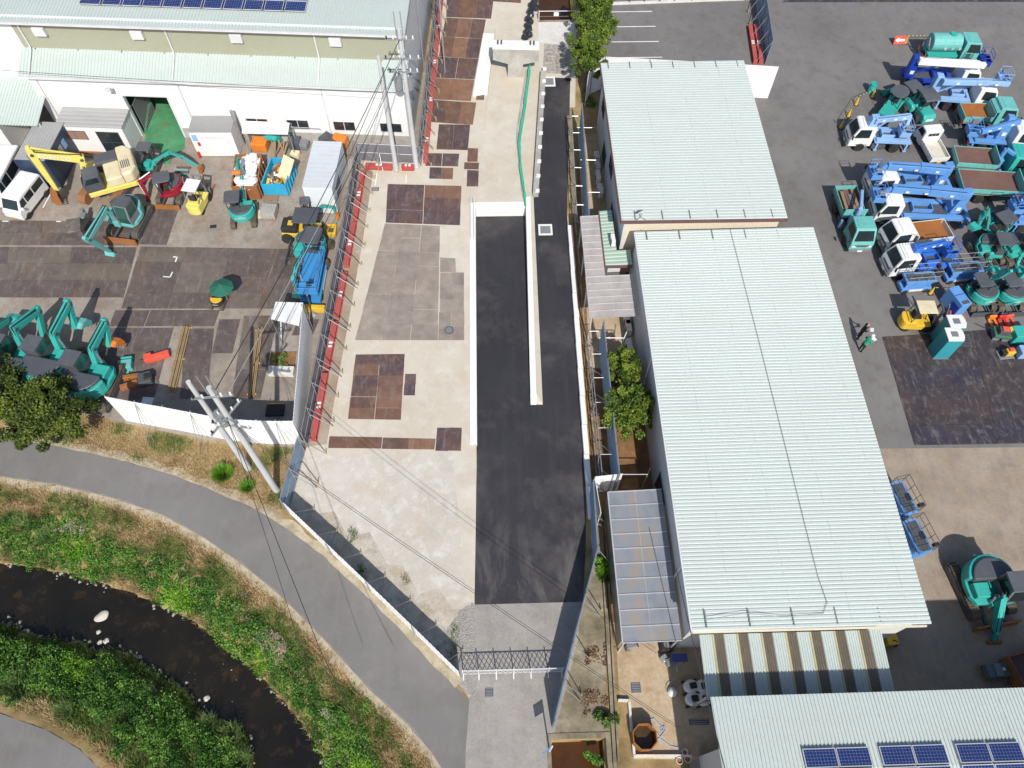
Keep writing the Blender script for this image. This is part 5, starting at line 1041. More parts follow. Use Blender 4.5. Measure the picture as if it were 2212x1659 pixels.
# ---------------------------------------------------------------- scissor lift, forklift, rollers ...
def scissor(label, loc, rz, L, w, mat, h=1.2, railm=None, plat=None):
    th = thing('scissor_lift', label, 'scissor lift', (loc[0], loc[1], 0), rz, 'scissor lifts'); railm = railm or STEEL
    MB().bb(-L/2, L/2, -w/2, w/2, .2, .48).build('chassis', mat, th, bevel=.02)
    MB().bb(-L*.25, L*.2, -w/2-.02, -w/2-.001, .24, .44).bb(-L*.25, L*.2, w/2+.001, w/2+.02, .24, .44).build('side_panel', W_, th)
    for x in (-L*.36, L*.36):
        for s in (-1, 1): wheel(th, x, s*(w/2-.02), .2, .12)
    for k in range(3):
        z0, z1 = .52+k*.2, .7+k*.2
        m = MB()
        for s in (-1, 1): m.beam((-L*.42, s*w*.32, z0), (L*.42, s*w*.32, z1), .05, .1).beam((-L*.42, s*w*.38, z1), (L*.42, s*w*.38, z0), .05, .1)
        m.build('scissor_arm', mat, th)
    MB().bb(-L/2-.03, L/2+.03, -w/2, w/2, h-.06, h+.06).build('platform', mat, th, bevel=.01); MB().bb(-L/2+.1, L/2-.1, -w/2+.1, w/2-.1, h+.061, h+.07).build('platform_deck', plat or DGREY, th)
    m = MB()
    for hh in (.5, 1.0): m.tube([(-L/2, -w/2+.03, h+hh), (L/2, -w/2+.03, h+hh), (L/2, w/2-.03, h+hh), (-L/2, w/2-.03, h+hh), (-L/2, -w/2+.03, h+hh)], .018, 6)
    for x in (-L/2, -L/6, L/6, L/2):
        for s in (-1, 1): m.cyl((x, s*(w/2-.03), h+.05), (x, s*(w/2-.03), h+1.0), .018, n=6)
    m.build('guard_rail', railm, th); MB().box((L/2-.1, w*.2, h+.9), (.2, .3, .25)).build('control_box', BLACK, th); return th
def forklift(label, loc, rz, col, cw, top, s=1., mastm=None):
    th = thing('forklift', label, 'forklift', (loc[0], loc[1], 0), rz); mastm = mastm or DGREY
    n = 8; rear = [(-1.1*s+.25*s-.25*s*math.sin(math.pi*k/n)*1.0-.1, .5*s*math.cos(math.pi*k/n)) for k in range(n+1)]
    MB().prism([(-.25*s, .52*s)]+rear+[(-.25*s, -.52*s)], .25*s, 1.0*s, 'z').build('counterweight', cw, th, bevel=.06*s)
    MB().bb(-.3*s, .75*s, -.52*s, .52*s, .25*s, .72*s).build('body', col, th, bevel=.05*s); MB().bb(-.85*s, -.2*s, -.4*s, .4*s, 1.0*s, 1.1*s).build('hood', col, th, bevel=.04)
    MB().box((-.3*s, 0, 1.15*s), (.5*s, .5*s, .15*s)).box((-.58*s, 0, 1.35*s), (.12*s, .5*s, .45*s)).build('seat', BLACK, th, bevel=.03); MB().cyl((.45*s, 0, .7*s), (.3*s, 0, 1.2*s), .03*s, n=6).build('steering_column', BLACK, th)
    m = MB()
    for sg in (-1, 1): m.cyl((.72*s, sg*.46*s, .7*s), (.45*s, sg*.44*s, 2.08*s), .03*s, n=6).cyl((-.75*s, sg*.46*s, 1.0*s), (-.55*s, sg*.44*s, 2.08*s), .03*s, n=6)
    m.build('overhead_guard', mastm, th); MB().bb(-.68*s, .52*s, -.52*s, .52*s, 2.08*s, 2.14*s).build('roof', top, th, bevel=.03)
    m = MB()
    for sg in (-1, 1): m.beam((.95*s, sg*.3*s, .08), (.9*s, sg*.3*s, 2.15*s), .1*s, .12*s)
    for z in (.3, 1.2, 2.1): m.bb(.86*s, .98*s, -.3*s, .3*s, z*s-.04, z*s+.04)
    m.build('mast', mastm, th); MB().bb(1.0*s, 1.05*s, -.5*s, .5*s, .1, .75*s).build('carriage', mastm, th)
    for sg in (-1, 1): MB().bb(1.05*s, 2.1*s, sg*.28*s-.06*s, sg*.28*s+.06*s, .08, .13).build('fork', RUST, th); wheel(th, .62*s, sg*.46*s, .32*s, .2*s); wheel(th, -.75*s, sg*.42*s, .25*s, .16*s)
    return th
def roller(label, loc, rz, col, roofm=None, s=1., drum=None):
    th = thing('road_roller', label, 'roller', (loc[0], loc[1], 0), rz); drum = drum or MGREY
    MB().cyl((.95*s, -.55*s, .42*s), (.95*s, .55*s, .42*s), .42*s, n=20).build('drum', drum, th, bevel=.02); MB().cyl((-.85*s, -.5*s, .42*s), (-.85*s, .5*s, .42*s), .42*s, n=20).build('drum', drum, th, bevel=.02)
    MB().bb(.3*s, 1.45*s, -.62*s, -.56*s, .3*s, .8*s).bb(.3*s, 1.45*s, .56*s, .62*s, .3*s, .8*s).bb(.35*s, 1.4*s, -.55*s, .55*s, .86*s, 1.15*s).build('front_frame', col, th, bevel=.03); MB().bb(-1.3*s, .2*s, -.6*s, .6*s, .88*s, 1.1*s).bb(-.2*s, .25*s, -.4*s, .4*s, .4*s, .87*s).build('rear_frame', col, th, bevel=.04)
    MB().box((-.6*s, 0, 1.25*s), (.4*s, .45*s, .18*s)).box((-.8*s, 0, 1.5*s), (.12*s, .45*s, .4*s)).build('seat', BLACK, th); MB().cyl((-.1*s, 0, 1.1*s), (-.25*s, 0, 1.6*s), .04*s, n=8).build('steering_column', BLACK, th)
    if roofm:
        m = MB(); [m.cyl((x*s, y*s, 1.1*s), (x*s, y*s, 2.2*s), .03, n=6) for x in (-1.1, .1) for y in (-.5, .5)]; m.build('canopy_post', BLACK, th)
        n = 16; MB().prism([(-.5*s+.85*s*math.cos(2*math.pi*k/n), .72*s*math.sin(2*math.pi*k/n)) for k in range(n)], 2.2*s, 2.28*s, 'z').build('canopy_roof', roofm, th, bevel=.03)
    return th
def loader(label, loc, rz, col, roofm, s=1.):
    th = thing('wheel_loader', label, 'wheel loader', (loc[0], loc[1], 0), rz)
    for x in (-.75, .75):
        for sg in (-1, 1): wheel(th, x*s, sg*.62*s, .42*s, .3*s)
    MB().prism([(-1.5*s, .5*s), (-.3*s, .5*s), (-.3*s, 1.15*s), (-1.3*s, 1.15*s), (-1.5*s, .95*s)], -.5*s, .5*s).build('engine_cover', col, th, bevel=.08*s); MB().bb(-.3*s, 1.0*s, -.32*s, .32*s, .45*s, .8*s).build('front_frame', col, th, bevel=.04)
    MB().box((-.25*s, 0, 1.25*s), (.4*s, .42*s, .15*s)).box((-.45*s, 0, 1.45*s), (.1*s, .42*s, .4*s)).build('seat', BLACK, th)
    m = MB(); [m.cyl((x*s, y*s, 1.1*s), (x*s, y*s, 2.05*s), .03, n=6) for x in (-.7, .35) for y in (-.45, .45)]; m.build('canopy_post', BLACK, th)
    MB().prism([(-.95*s, 2.05*s), (.5*s, 2.05*s), (.45*s, 2.16*s), (-.2*s, 2.22*s), (-.9*s, 2.16*s)], -.6*s, .6*s).build('canopy_roof', roofm, th, bevel=.03)
    for sg in (-1, 1): MB().beam((.3*s, sg*.3*s, 1.0*s), (1.35*s, sg*.3*s, .45*s), .1*s, .16*s).build('lift_arm', col, th)
    MB().prism([(1.3*s, .15*s), (2.0*s, .1*s), (2.0*s, .16*s), (1.45*s, .25*s), (1.4*s, .75*s), (1.3*s, .8*s)], -.85*s, .85*s).prism([(1.3*s, .15*s), (2.0*s, .1*s), (1.75*s, .5*s), (1.4*s, .78*s)], -.88*s, -.85*s).prism([(1.3*s, .15*s), (2.0*s, .1*s), (1.75*s, .5*s), (1.4*s, .78*s)], .85*s, .88*s).build('bucket', col, th)
    MB().box((-1.49*s, 0, .8*s), (.04, .6*s, .2*s)).build('maker_plate', W_, th); return th
def van(label, front, zf, rear, zr, w, h, L=None, plate=YEL):
    loc, rz, l = frame_from(front, zf, rear, zr); L = L or l; th = thing('van', label, 'van', loc, rz); xf, xr = L/2, -L/2
    body = [(xr, .35), (xf-.05, .3), (xf, .55), (xf-.05, .95), (xf-.22, 1.08), (xf-.62, h-.08), (xf-.85, h), (xr+.15, h), (xr+.02, h-.15)]
    b = MB().prism(body, -w/2, w/2).build('body', W_, th, bevel=.09, seg=3)
    MB().prism([(xf-.23, 1.12), (xf-.2, 1.12), (xf-.58, h-.14), (xf-.61, h-.14)], -w/2+.12, w/2-.12).build('windscreen', GLS, b)
    for s in (-1, 1):
        y0, y1 = sorted((s*(w/2+.004), s*(w/2-.03)))
        for (a0, a1, tl) in ((xf-1.05-.0, xf-.42, .22), (xf-1.95, xf-1.15, 0), (xr+.2, xf-2.05, 0)):
            if a1-a0 > .25: MB().prism([(a0, 1.08), (a1, 1.08), (a1-tl, h-.22), (a0, h-.2)], y0, y1).build('side_window', GLS, b)
        MB().box((xf-.03, s*(w/2-.2), .78), (.06, .26, .18)).build('headlight', LAMP, b, bevel=.02); wheel(th, xf-.6, s*(w/2-.08), .28, .16); wheel(th, xr+.55, s*(w/2-.08), .28, .16); MB().box((xf-.45, s*(w/2+.09), 1.1), (.1, .16, .2)).build('mirror', W_, b)
    MB().bb(xf+.0, xf+.02, -.16, .16, .42, .56).build('number_plate', plate, b); return th
def person(label, loc, rz, top, trous, hat=None, lean=.0, hold=True):
    th = thing('person', label, 'person', (loc[0], loc[1], 0), rz)
    P_ = {'pel': (0, 0, .92, .14), 'wst': (.01+lean*.3, 0, 1.1, .13), 'che': (.02+lean*.7, 0, 1.32, .15), 'nek': (.03+lean, 0, 1.47, .06), 'hd0': (.05+lean*1.1, 0, 1.56, .075), 'hd1': (.06+lean*1.2, 0, 1.70, .085)}
    ed = [('pel', 'wst'), ('wst', 'che'), ('che', 'nek'), ('nek', 'hd0'), ('hd0', 'hd1')]
    for s, k in ((1, 'l'), (-1, 'r')):
        P_.update({k+'hip': (0, s*.1, .86, .10), k+'kn': (.03*s+.03, s*.11, .48, .065), k+'an': (.02*s-.02, s*.11, .1, .048), k+'to': (.02*s+.14, s*.13, .04, .04),
                   k+'sh': (.02+lean*.8, s*.2, 1.40, .07), k+'el': (.04+lean*.6, s*.27, 1.12, .047), k+'wr': (.27+lean, s*.14, 1.12, .033), k+'pa': (.34+lean, s*.11, 1.13, .032)})
        ed += [('pel', k+'hip'), (k+'hip', k+'kn'), (k+'kn', k+'an'), (k+'an', k+'to'), ('che', k+'sh'), (k+'sh', k+'el'), (k+'el', k+'wr'), (k+'wr', k+'pa')]
        for f in range(5):
            dy = (f-1.5)*.018; ln = (.05, .075, .08, .07, .055)[f]
            if f == 4: P_[k+'f4'] = (.35+lean, s*.11-s*.05, 1.16, .009); P_[k+'g4'] = (.38+lean, s*.11-s*.06, 1.15, .008); ed += [(k+'pa', k+'f4'), (k+'f4', k+'g4')]
            else: P_[k+'f%d' % f] = (.37+lean+ln*.3, s*.11+dy, 1.125, .009); P_[k+'g%d' % f] = (.37+lean+ln*.8, s*.11+dy, 1.10, .008); ed += [(k+'pa', k+'f%d' % f), (k+'f%d' % f, k+'g%d' % f)]
    ks = list(P_); me = bpy.data.meshes.new('body'); me.from_pydata([P_[k][:3] for k in ks], [(ks.index(a), ks.index(b)) for a, b in ed], []); o = bpy.data.objects.new('body', me); COL.objects.link(o)
    sk = o.modifiers.new('skin', 'SKIN'); sk.use_smooth_shade = True
    for i, k in enumerate(ks): me.skin_vertices[0].data[i].radius = (P_[k][3], P_[k][3]); me.skin_vertices[0].data[i].use_root = (k == 'pel')
    ss = o.modifiers.new('sub', 'SUBSURF'); ss.levels = 1; ss.render_levels = 1
    dg = bpy.context.evaluated_depsgraph_get(); dg.update(); nm = bpy.data.meshes.new_from_object(o.evaluated_get(dg)); bpy.data.objects.remove(o)
    nm.materials.clear(); [nm.materials.append(x) for x in (SKIN, top, trous, BLACK)]
    for p in nm.polygons:
        c = p.center; p.material_index = 3 if c.z < .09 else 2 if c.z < .93 else 0 if (c.z > 1.48 or c.x > .27+lean) else 1; p.use_smooth = True
    o = bpy.data.objects.new('body', nm); COL.objects.link(o); o.parent = th
    hx = .06+lean*1.2
    if hat: MB().lathe([(.115, 0), (.118, .03), (.105, .09), (.06, .13), (.005, .145)], (hx, 0, 1.68), 14).bb(hx+.08, hx+.17, -.07, .07, 1.68, 1.695).build('helmet', hat, th, smooth=False)
    MB().box((hx+.088, 0, 1.62), (.03, .025, .05)).build('nose', SKIN, th); MB().box((hx+.08, .03, 1.655), (.012, .022, .012)).box((hx+.08, -.03, 1.655), (.012, .022, .012)).build('eyes', BLACK, th)
    if hold: MB().box((.44+lean, 0, 1.14), (.24, .30, .012), ry=-.2).build('held_paper', W_, th)
    return th
def cone(label, u, v, group='yellow traffic cones'):
    p = G(u, v); th = thing('traffic_cone', label, 'cone', (p.x, p.y, 0), 0, group); MB().bb(-.19, .19, -.19, .19, 0, .04).build('base', BLACK, th); MB().lathe([(.14, .04), (.03, .7), (.02, .71)], n=12).build('body', YEL, th)
STRIPE_Y = paint('bar_yellow', (.75, .55, .05), .5)
def bar(label, a, b, z=.6):
    th = thing('barrier_bar', label, 'barrier bar', (0, 0, 0)); a, b = G(*a, z), G(*b, z); n = max(6, int((b-a).length/.16))
    for k in range(n): MB().cyl(a.lerp(b, k/n), a.lerp(b, (k+1)/n), .02, n=6).build('stripe', STRIPE_Y if k % 2 else BLACK, th)
# ================================================================== EAST YARD VEHICLES
def plane_pts(pos, hr, pxs, zlim=(.15, 7)):
    """where the sight line of each pixel meets the vertical plane of the boom -> (reach, height)"""
    d = Vector((math.cos(hr), math.sin(hr), 0)); n = Vector((-d.y, d.x, 0)); o = Vector((0, 0, HC)); p0 = Vector((pos[0], pos[1], 0)); out = []
    for q in pxs:
        r = Vector(ROT @ np.array([q[0]-CX, -(q[1]-CY), -FPX])); k = (p0-o).dot(n)/r.dot(n); P = o+r*k; out.append(((P-p0).dot(d), max(zlim[0], min(zlim[1], P.z))))
    return out
def exc(label, px_, z, tr, hr, s, pts, piv=None, **kw):
    p = G(*px_, z); hr, tr = R_(hr), R_(tr); bp = plane_pts(p, hr, pts) if pts else None
    if bp: bp = [piv or (.85*s, 1.35*s)]+bp
    return excavator(label, (p.x, p.y), tr, hr, s, boom=bp, **kw)
# --- trucks
th, L, xf, xr = truck_base('teal water tank truck with rounded tank and teal cab', za(1705, 260), 1.3, za(1050, 265), 1.2, 1.95, TEALF, cat='tank truck', name='tank_truck')
n = 20; prof = [((.76+.0*k)*math.cos(2*math.pi*k/n), 1.72+.68*math.sin(2*math.pi*k/n)) for k in range(n)]
MB().prism(prof, xr+.35, xf-1.95, 'x').build('tank', TEALF, th, bevel=.09, seg=3); MB().cyl((-.4, 0, 2.38), (-.4, 0, 2.5), .26, n=16).build('tank_hatch', TEAL, th)
MB().bb(xr+.3, xf-1.95, -.82, .82, .8, 1.02).build('tank_bed', TEAL, th); MB().tube([(xr+.3, -.5, 1.3), (xr+.1, -.55, 1.7), (xr+.15, -.1, 2.1), (xr+.05, .4, 1.6), (xr+.2, .5, 1.0)], .05, 7).build('hose', STEEL, th)
for k in range(3):
    lt = lettering(th, '散水車'[k], .24, .24, W_); lt.matrix_basis = Matrix.Translation((-.9+k*.6, -.775, 1.6)) @ Matrix.Rotation(R_(85), 4, 'X') @ Matrix.Diagonal((.24, .24, 1, 1))
MB().tube([(xr+.1, -.9, .3), (xr-.1, -1.0, 1.3)], .03, 6).build('spray_bar', ORG, th)
aerial('white-cab boom lift truck with dark blue deck and white boom', za(1712, 565), 1.5, za(868, 590), .9, 2.1, W_, DBLUE, [(za(1000, 425), 2.9), (za(1690, 468), 2.9), (za(1760, 478), 2.8)], (za(1775, 385), 2.3), boomm=W_, bw=.42)
aerial('white-cab boom lift truck with pale blue boom, east of the dark blue one', za(1900, 795), 1.4, za(1165, 800), .9, 2.0, W_, LBLUE, [(za(1275, 665), 2.95), (za(1820, 668), 2.95), (za(2040, 690), 2.9)], (za(1990, 605), 2.5), bw=.38)
aerial('white-cab boom lift truck facing west beside the yellow cones', za(195, 1235), 1.2, za(885, 1325), .7, 1.9, W_, LBLUE, [(za(500, 1110), 2.8), (za(905, 1062), 2.8)], (za(850, 1200), 2.0), bw=.34)
dump_truck('teal dump truck with orange rusty bed', za(2130, 985), 1.5, za(1488, 1010), 1.2, 1.95, TEALF, TEALF, ORUST)
aerial('blue boom lift truck at the right edge just below the teal dump truck', za(2330, 1280), 1.4, za(1545, 1290), .8, 2.0, W_, BLUE, [(za(2170, 1120), 3.0), (za(1720, 1240), 2.3)], (za(1640, 1190), 2.1), bw=.34, tur=-.2)
def flat(label, front, zf, rear, zr, w, cm, om, im, L=None, crane=None, cm2=BLUE):
    th, L, xf, xr = truck_base(label, front, zf, rear, zr, w, cm, L=L, name='flatbed_truck', cat='flatbed truck'); w *= .87; xh = xf-1.95-(.7 if crane else 0); bed(th, xr+.05, xh, w, 1.02, .38, om, im)
    if crane is not None:
        MB().bb(xh+.15, xh+.6, -.35, .35, .62, 1.4).build('crane_base', cm2, th, bevel=.03); MB().cyl((xh+.37, 0, 1.4), (xh+.37, 0, 2.2), .16, n=10).build('crane_column', cm2, th)
        a = Vector((xh+.37, 0, 2.2)); b = tolocal(th, crane); MB().beam(a, b, .2, .24).build('crane_boom', cm2, th, bevel=.02)
        for s in (-1, 1): MB().bb(xh+.25, xh+.45, *sorted((s*(w/2-.05), s*(w/2+.1))), .3, 1.0).build('outrigger', cm2, th)
    return th
flat('teal flatbed truck with brown bed and blue crane, upper right', za(2300, 1560), 1.4, za(1415, 1520), 1.2, 2.1, TEAL, TEALF, BEDRUST, crane=G(*za(2290, 1640), 1.6))
flat('long teal flatbed truck with brown bed at the right picture edge', zb(2480, 455), 1.4, zb(1470, 420), 1.2, 2.35, TEAL, TEALF, BEDRUST)
aerial('blue boom lift truck with white cab, northern of the adjoining pair', zb(425, 425), 1.2, zb(1350, 440), .8, 2.2, W_, BLUE, [(zb(1370, 310), 3.0), (zb(1010, 268), 2.95), (zb(640, 250), 2.85)], (zb(510, 300), 2.7), bw=.5)
aerial('blue boom lift truck with large white cab, southern of the adjoining pair', zb(482, 700), 1.2, zb(1550, 800), .7, 2.2, W_, BLUE, [(zb(1570, 590), 3.1), (zb(1120, 535), 3.0), (zb(690, 510), 2.9)], (zb(550, 560), 2.7), bw=.52)
dump_truck('white dump truck with orange rusty bed between blue boom lifts', zb(612, 1050), 1.3, zb(1335, 990), 1.1, 1.95, W_, paint('white_green_gate', (.66, .68, .60), .5, dirt=.4, dcol=(.15, .35, .2)), ORUST)
aerial('small white-cab boom lift truck with ribbed roof and deep blue deck', zb(650, 1345), 1.2, zb(1440, 1310), .9, 1.9, W_, paint('deep_blue_paint', (.035, .17, .62), .45, dirt=.15), [(zb(985, 1200), 2.4), (zb(1300, 1130), 2.4)], (zb(1370, 1190), 2.0), roofrib=True, bw=.34)
th = flat('teal flatbed truck facing south loaded with timber, blue crane boom', zb(350, 1165), 1.0, zb(150, 500), 1.2, 1.85, TEALF, TEALF, BEDRUST, crane=G(*zb(345, 540), 1.9), cm2=LBLUE)
th2 = thing('timber_load', 'brown timber beams lying in the teal flatbed truck', 'timber', th.location, th.rotation_euler.z)
for k, (y, x0, x1) in enumerate(((-.4, -2.2, -.6), (-.13, -2.3, -.2), (.14, -1.9, -.3), (.42, -2.4, -.9))): MB().box(((x0+x1)/2, y, 1.16), (x1-x0, .22, .22), rz=random.uniform(-.05, .05)).build('beam', (WOOD, BEDRUST, MGREY, WOOD)[k], th2)
aerial('blue boom lift truck at the right picture edge, left part visible', zb(2660, 760), 1.4, zb(2030, 830), .9, 2.0, W_, BLUE, [(zb(2480, 600), 2.8), (zb(2200, 640), 2.8)], (zb(2150, 690), 2.2), bw=.34)
# kei pickup facing north
loc, rz, L = frame_from(za(1115, 1215), 1.2, za(1200, 1520), .6); L = 3.35
th = thing('pickup_truck', 'small white pickup truck parked facing north', 'pickup', loc, rz); xf, xr = L/2, -L/2
c = MB().prism([(xf-1.35, .35), (xf-.05, .32), (xf, .7), (xf-.2, 1.05), (xf-.5, 1.66), (xf-.65, 1.74), (xf-1.3, 1.74), (xf-1.35, 1.65)], -.71, .71).build('cab', W_, th, bevel=.09, seg=3)
MB().prism([(xf-.2, 1.1), (xf-.17, 1.1), (xf-.46, 1.62), (xf-.49, 1.62)], -.6, .6).build('windscreen', GLS, c)
for k in range(3): MB().bb(xf-1.37, xf-1.345, -.42+k*.29, -.16+k*.29, 1.25, 1.5).build('rear_window', GLS, c)
for s in (-1, 1): MB().prism([(xf-1.15, 1.08), (xf-.35, 1.08), (xf-.6, 1.58), (xf-1.15, 1.6)], *sorted((s*.715, s*.68))).build('side_window', GLS, c); wheel(th, xf-.6, s*.63, .27, .16); wheel(th, xr+.65, s*.63, .27, .16)
bed(th, xr+.03, xf-1.4, 1.42, .68, .3, W_, paint('cream_bed', (.66, .63, .54), .5, dirt=.3), True, False); MB().bb(xr-.05, xr-.03, -.16, .16, .45, .58).build('number_plate', YEL, th); MB().bb(xr+.1, xf-.2, -.55, .55, .3, .5).build('chassis', BLACK, th)
# --- rollers, loaders, cones
p = G(*za(680, 960), .9); roller('teal tandem roller with oval grey canopy behind the cones', (p.x, p.y), R_(-130), TEAL, CANO, .95, TEAL)
p = G(*za(850, 840), .8); loader('teal wheel loader with raised arm beside the dark blue truck', (p.x, p.y), R_(110), TEAL, CANO, .95)
p = G(*za(1010, 960), .8); loader('teal wheel loader with grey canopy, rear facing south', (p.x, p.y), R_(100), TEAL, CANO, 1.05)
p = G(*za(440, 790)); th = thing('drum', 'teal steel drum standing by the yellow cones', 'drum', (p.x, p.y, 0)); MB().lathe([(.29, 0), (.29, .3), (.305, .31), (.29, .32), (.29, .6), (.305, .61), (.29, .62), (.29, .9), (.27, .9), (.27, .87), (.01, .87)], n=18).build('drum_body', TEAL, th); MB().cyl((.12, 0, .87), (.12, 0, .9), .04, n=8).build('bung', DGREY, th)
for lb, q in (('traffic cone nearest the white boom lift truck', (95, 1200)), ('second traffic cone from the white boom lift truck', (185, 1065)), ('traffic cone between the roller and the open yard', (272, 930)), ('traffic cone in front of the teal drum', (460, 845)), ('traffic cone beside the red arrow sign', (838, 222))): cone('yellow '+lb, *za(*q))
bar('black and yellow barrier bar between the two southern cones', za(115, 1110), za(205, 970)); bar('black and yellow barrier bar between the middle cones', za(210, 975), za(290, 840)); bar('black and yellow barrier bar reaching the teal drum', za(300, 835), za(480, 760)); bar('black and yellow barrier bar behind the tank truck', za(860, 135), za(1330, 130))
p = G(*za(760, 235)); th = thing('arrow_sign', 'red sign board with white left arrow beside a cone', 'sign', (p.x, p.y, 0)); b = MB().box((0, 0, .42), (1.0, .03, .7), rx=-.35).build('board', BRED, th)
ar = MB(); ar.add([(-.42, 0, 0), (-.12, 0, .22), (-.12, 0, .09), (.4, 0, .09), (.4, 0, -.09), (-.12, 0, -.09), (-.12, 0, -.22)], [(0, 1, 2, 3, 4, 5, 6)]); a = ar.build('arrow', W_, th); a.location = (0, -.02, .42); a.rotation_euler = (-.35, 0, 0)
MB().beam((-.4, .1, .7), (-.4, .4, 0), .03, .03).beam((.4, .1, .7), (.4, .4, 0), .03, .03).build('prop', STEEL, th)
# --- excavators of the east yard
exc('teal mini excavator with square grey canopy, boom turned south-west', zb(1880, 930), .9, -75, 200, .82, [zb(1790, 760), zb(1730, 870), zb(1690, 960)], cabt='canopy', bk=1.2, blade=False)
exc('teal mini excavator with grey canopy facing south next to the scissor lifts', zb(1820, 1190), .9, -80, -95, .78, [zb(1745, 1330), zb(1800, 1400), zb(1690, 1440)], cabt='canopy', bk=.6)
exc('teal mini excavator at the right picture edge facing south', zb(2130, 1180), .9, -80, -80, .8, [zb(2150, 1330), zb(2080, 1460), zb(2150, 1420)], cabt='canopy', bk=.6)
exc('teal mini excavator facing north, left of the pair with black blades', zc(1525, 600), .9, -88, 97, .78, [zc(1760, 380), zc(1880, 320), zc(1700, 330)], cabt='canopy', blade=DGREY, bk=.4)
exc('teal mini excavator facing north, right of the pair with black blades', zc(1915, 600), .9, -88, 97, .78, [zc(2040, 380), zc(2130, 300), zc(2060, 340)], cabt='canopy', blade=DGREY, bk=.4)
exc('teal excavator with grey cab roof in the lower right yard', (2133, 1262), 1.1, -82, -88, 1.12, [t(3, 3, 2040, 170), t(3, 3, 1990, 480), t(3, 3, 1900, 590)], bk=-1.2, bkm=RUST, blade=RUST, cabm=MGREY, glassm=GLS)
# --- scissor lifts
p = G(*zb(965, 1600), .6); scissor('blue scissor lift beside the small white-cab boom truck', p, R_(4), 2.1, .85, BLUE)
p = G(*zb(1490, 1485), .6); scissor('blue scissor lift between boom truck and mini excavators', p, R_(4), 2.2, .9, BLUE)
p = G(*t(2, 3, 1150, 1000), .9); scissor('dark railed blue scissor lift next to the large warehouse eave, northern one', p, R_(-78), 1.9, .85, BLUE, railm=DGREY)
p = G(*t(2, 3, 1270, 1330), .9); scissor('dark railed blue scissor lift next to the large warehouse eave, southern one', p, R_(-78), 1.9, .85, BLUE, railm=DGREY)
# --- forklift, generator, pallet jacks, toilets
p = G(*zc(640, 990), .7); forklift('yellow forklift with cream roof and worn rear paint', p, R_(-2), YEL, YEL, CREAM, 1.0)
a, b = G(*zc(1150, 870)), G(*zc(1340, 770)); p = (G(*zc(1150, 560), 1.5)+G(*zc(1310, 740), 1.5))/2
th = thing('generator', 'bright blue box generator set behind the forklift', 'generator', (p.x, p.y, 0), R_(-74)); MB().bb(-.78, .78, -.38, .38, .12, 1.45).build('casing', MATS['deep_blue_paint'] if 0 else BLUE, th, bevel=.03); MB().bb(-.75, .75, -.35, .35, 0, .119).build('skid', DGREY, th); MB().bb(.1, .7, -.4, -.381, .3, 1.1).build('side_vent', DBLUE, th); MB().bb(.45, .7, -.25, .25, 1.451, 1.47).build('control_panel', DGREY, th); MB().bb(-.1, -.06, -.35, .35, 1.451, 1.465).build('roof_seam', DBLUE, th)
def jack(label, px_, rz, col, hm=STEEL):
    p = G(*px_); th = thing('pallet_jack', label, 'pallet jack', (p.x, p.y, 0), rz)
    for s in (-1, 1): MB().bb(0, 1.15, s*.2-.08, s*.2+.08, .08, .14).build('fork', col, th); MB().cyl((1.05, s*.2-.05, .04), (1.05, s*.2+.05, .04), .04, n=8).build('roller', BLACK, th)
    MB().prism([(-.25, .08), (.02, .08), (.02, .45), (-.1, .5), (-.25, .25)], -.26, .26).build('frame', col, th, bevel=.03); MB().tube([(-.2, 0, .3), (-.45, 0, 1.15)], .025, 6).box((-.46, 0, 1.17), (.05, .3, .04)).build('handle', hm, th); wheel(th, -.22, .06, .1, .06)
jack('orange pallet jack, leftmost of the three in a row', zc(1635, 1000), R_(-85), ORG, DGREY); jack('dark red pallet jack in the middle of three', zc(1770, 1000), R_(-85), RED); jack('bright red pallet jack, rightmost of the three in a row', zc(1870, 990), R_(-80), BRED, DGREY); jack('faded red pallet jack behind the portable toilets', zc(1050, 960), R_(-18), paint('faded_red', (.42, .11, .10), .6, dirt=.3))
TEALT = paint('toilet_teal', (.03, .30, .36), .5, dirt=.1)
def toilet(label, fl, fr_, rz0=None):
    a, b = G(*fl), G(*fr_); d = b-a; th = thing('portable_toilet', label, 'portable toilet', a, math.atan2(d.y, d.x)); w_ = 1.0
    MB().bb(0, w_, 0, 1.0, .1, 2.1).build('cabin', TEALT, th, bevel=.03); MB().prism([(0.0, 0), (w_-.02, 0), (w_+.12, .35), (w_+.1, .7), (w_, 1.02), (0, 1.02)], 2.11, 2.2, 'z').build('roof', W_, th, bevel=.03); MB().bb(.28, .72, .3, .7, 2.201, 2.215).build('skylight', MGREY, th); MB().bb(w_+.002, w_+.03, .15, .85, .15, 2.0).build('door', TEALT, th); MB().bb(-.02, w_+.02, -.02, 1.02, 0, .099).build('base', MGREY, th)
toilet('teal portable toilet with white roof, front one of the two', zc(832, 1540), zc(1040, 1540)); toilet('teal portable toilet with white roof, rear one of the two', zc(862, 1365), zc(1068, 1362))
p = G(*zc(1255, 1290)); th = thing('plastic_pallet', 'dark grey plastic pallet beside the portable toilets', 'pallet', (p.x, p.y, .04), R_(-4))
for k in range(5): MB().bb(-.45, .45, -.5+k*.21, -.36+k*.21, .1, .14).build('slat', DGREY, th)
MB().bb(-.45, -.3, -.5, .5, 0, .099).bb(.3, .45, -.5, .5, 0, .099).bb(-.07, .07, -.5, .5, 0, .099).build('runner', DGREY, th)
p = G(*zc(1740, 1230)); th = thing('hand_roller', 'green hand-guided roller with orange engine cover', 'roller', (p.x, p.y, 0), R_(-10)); GRN = paint('dark_green_paint', (.05, .16, .10), .5, dirt=.3)
for x in (-.3, .3): MB().cyl((x, -.35, .22), (x, .35, .22), .22, n=16).build('drum', MGREY, th)
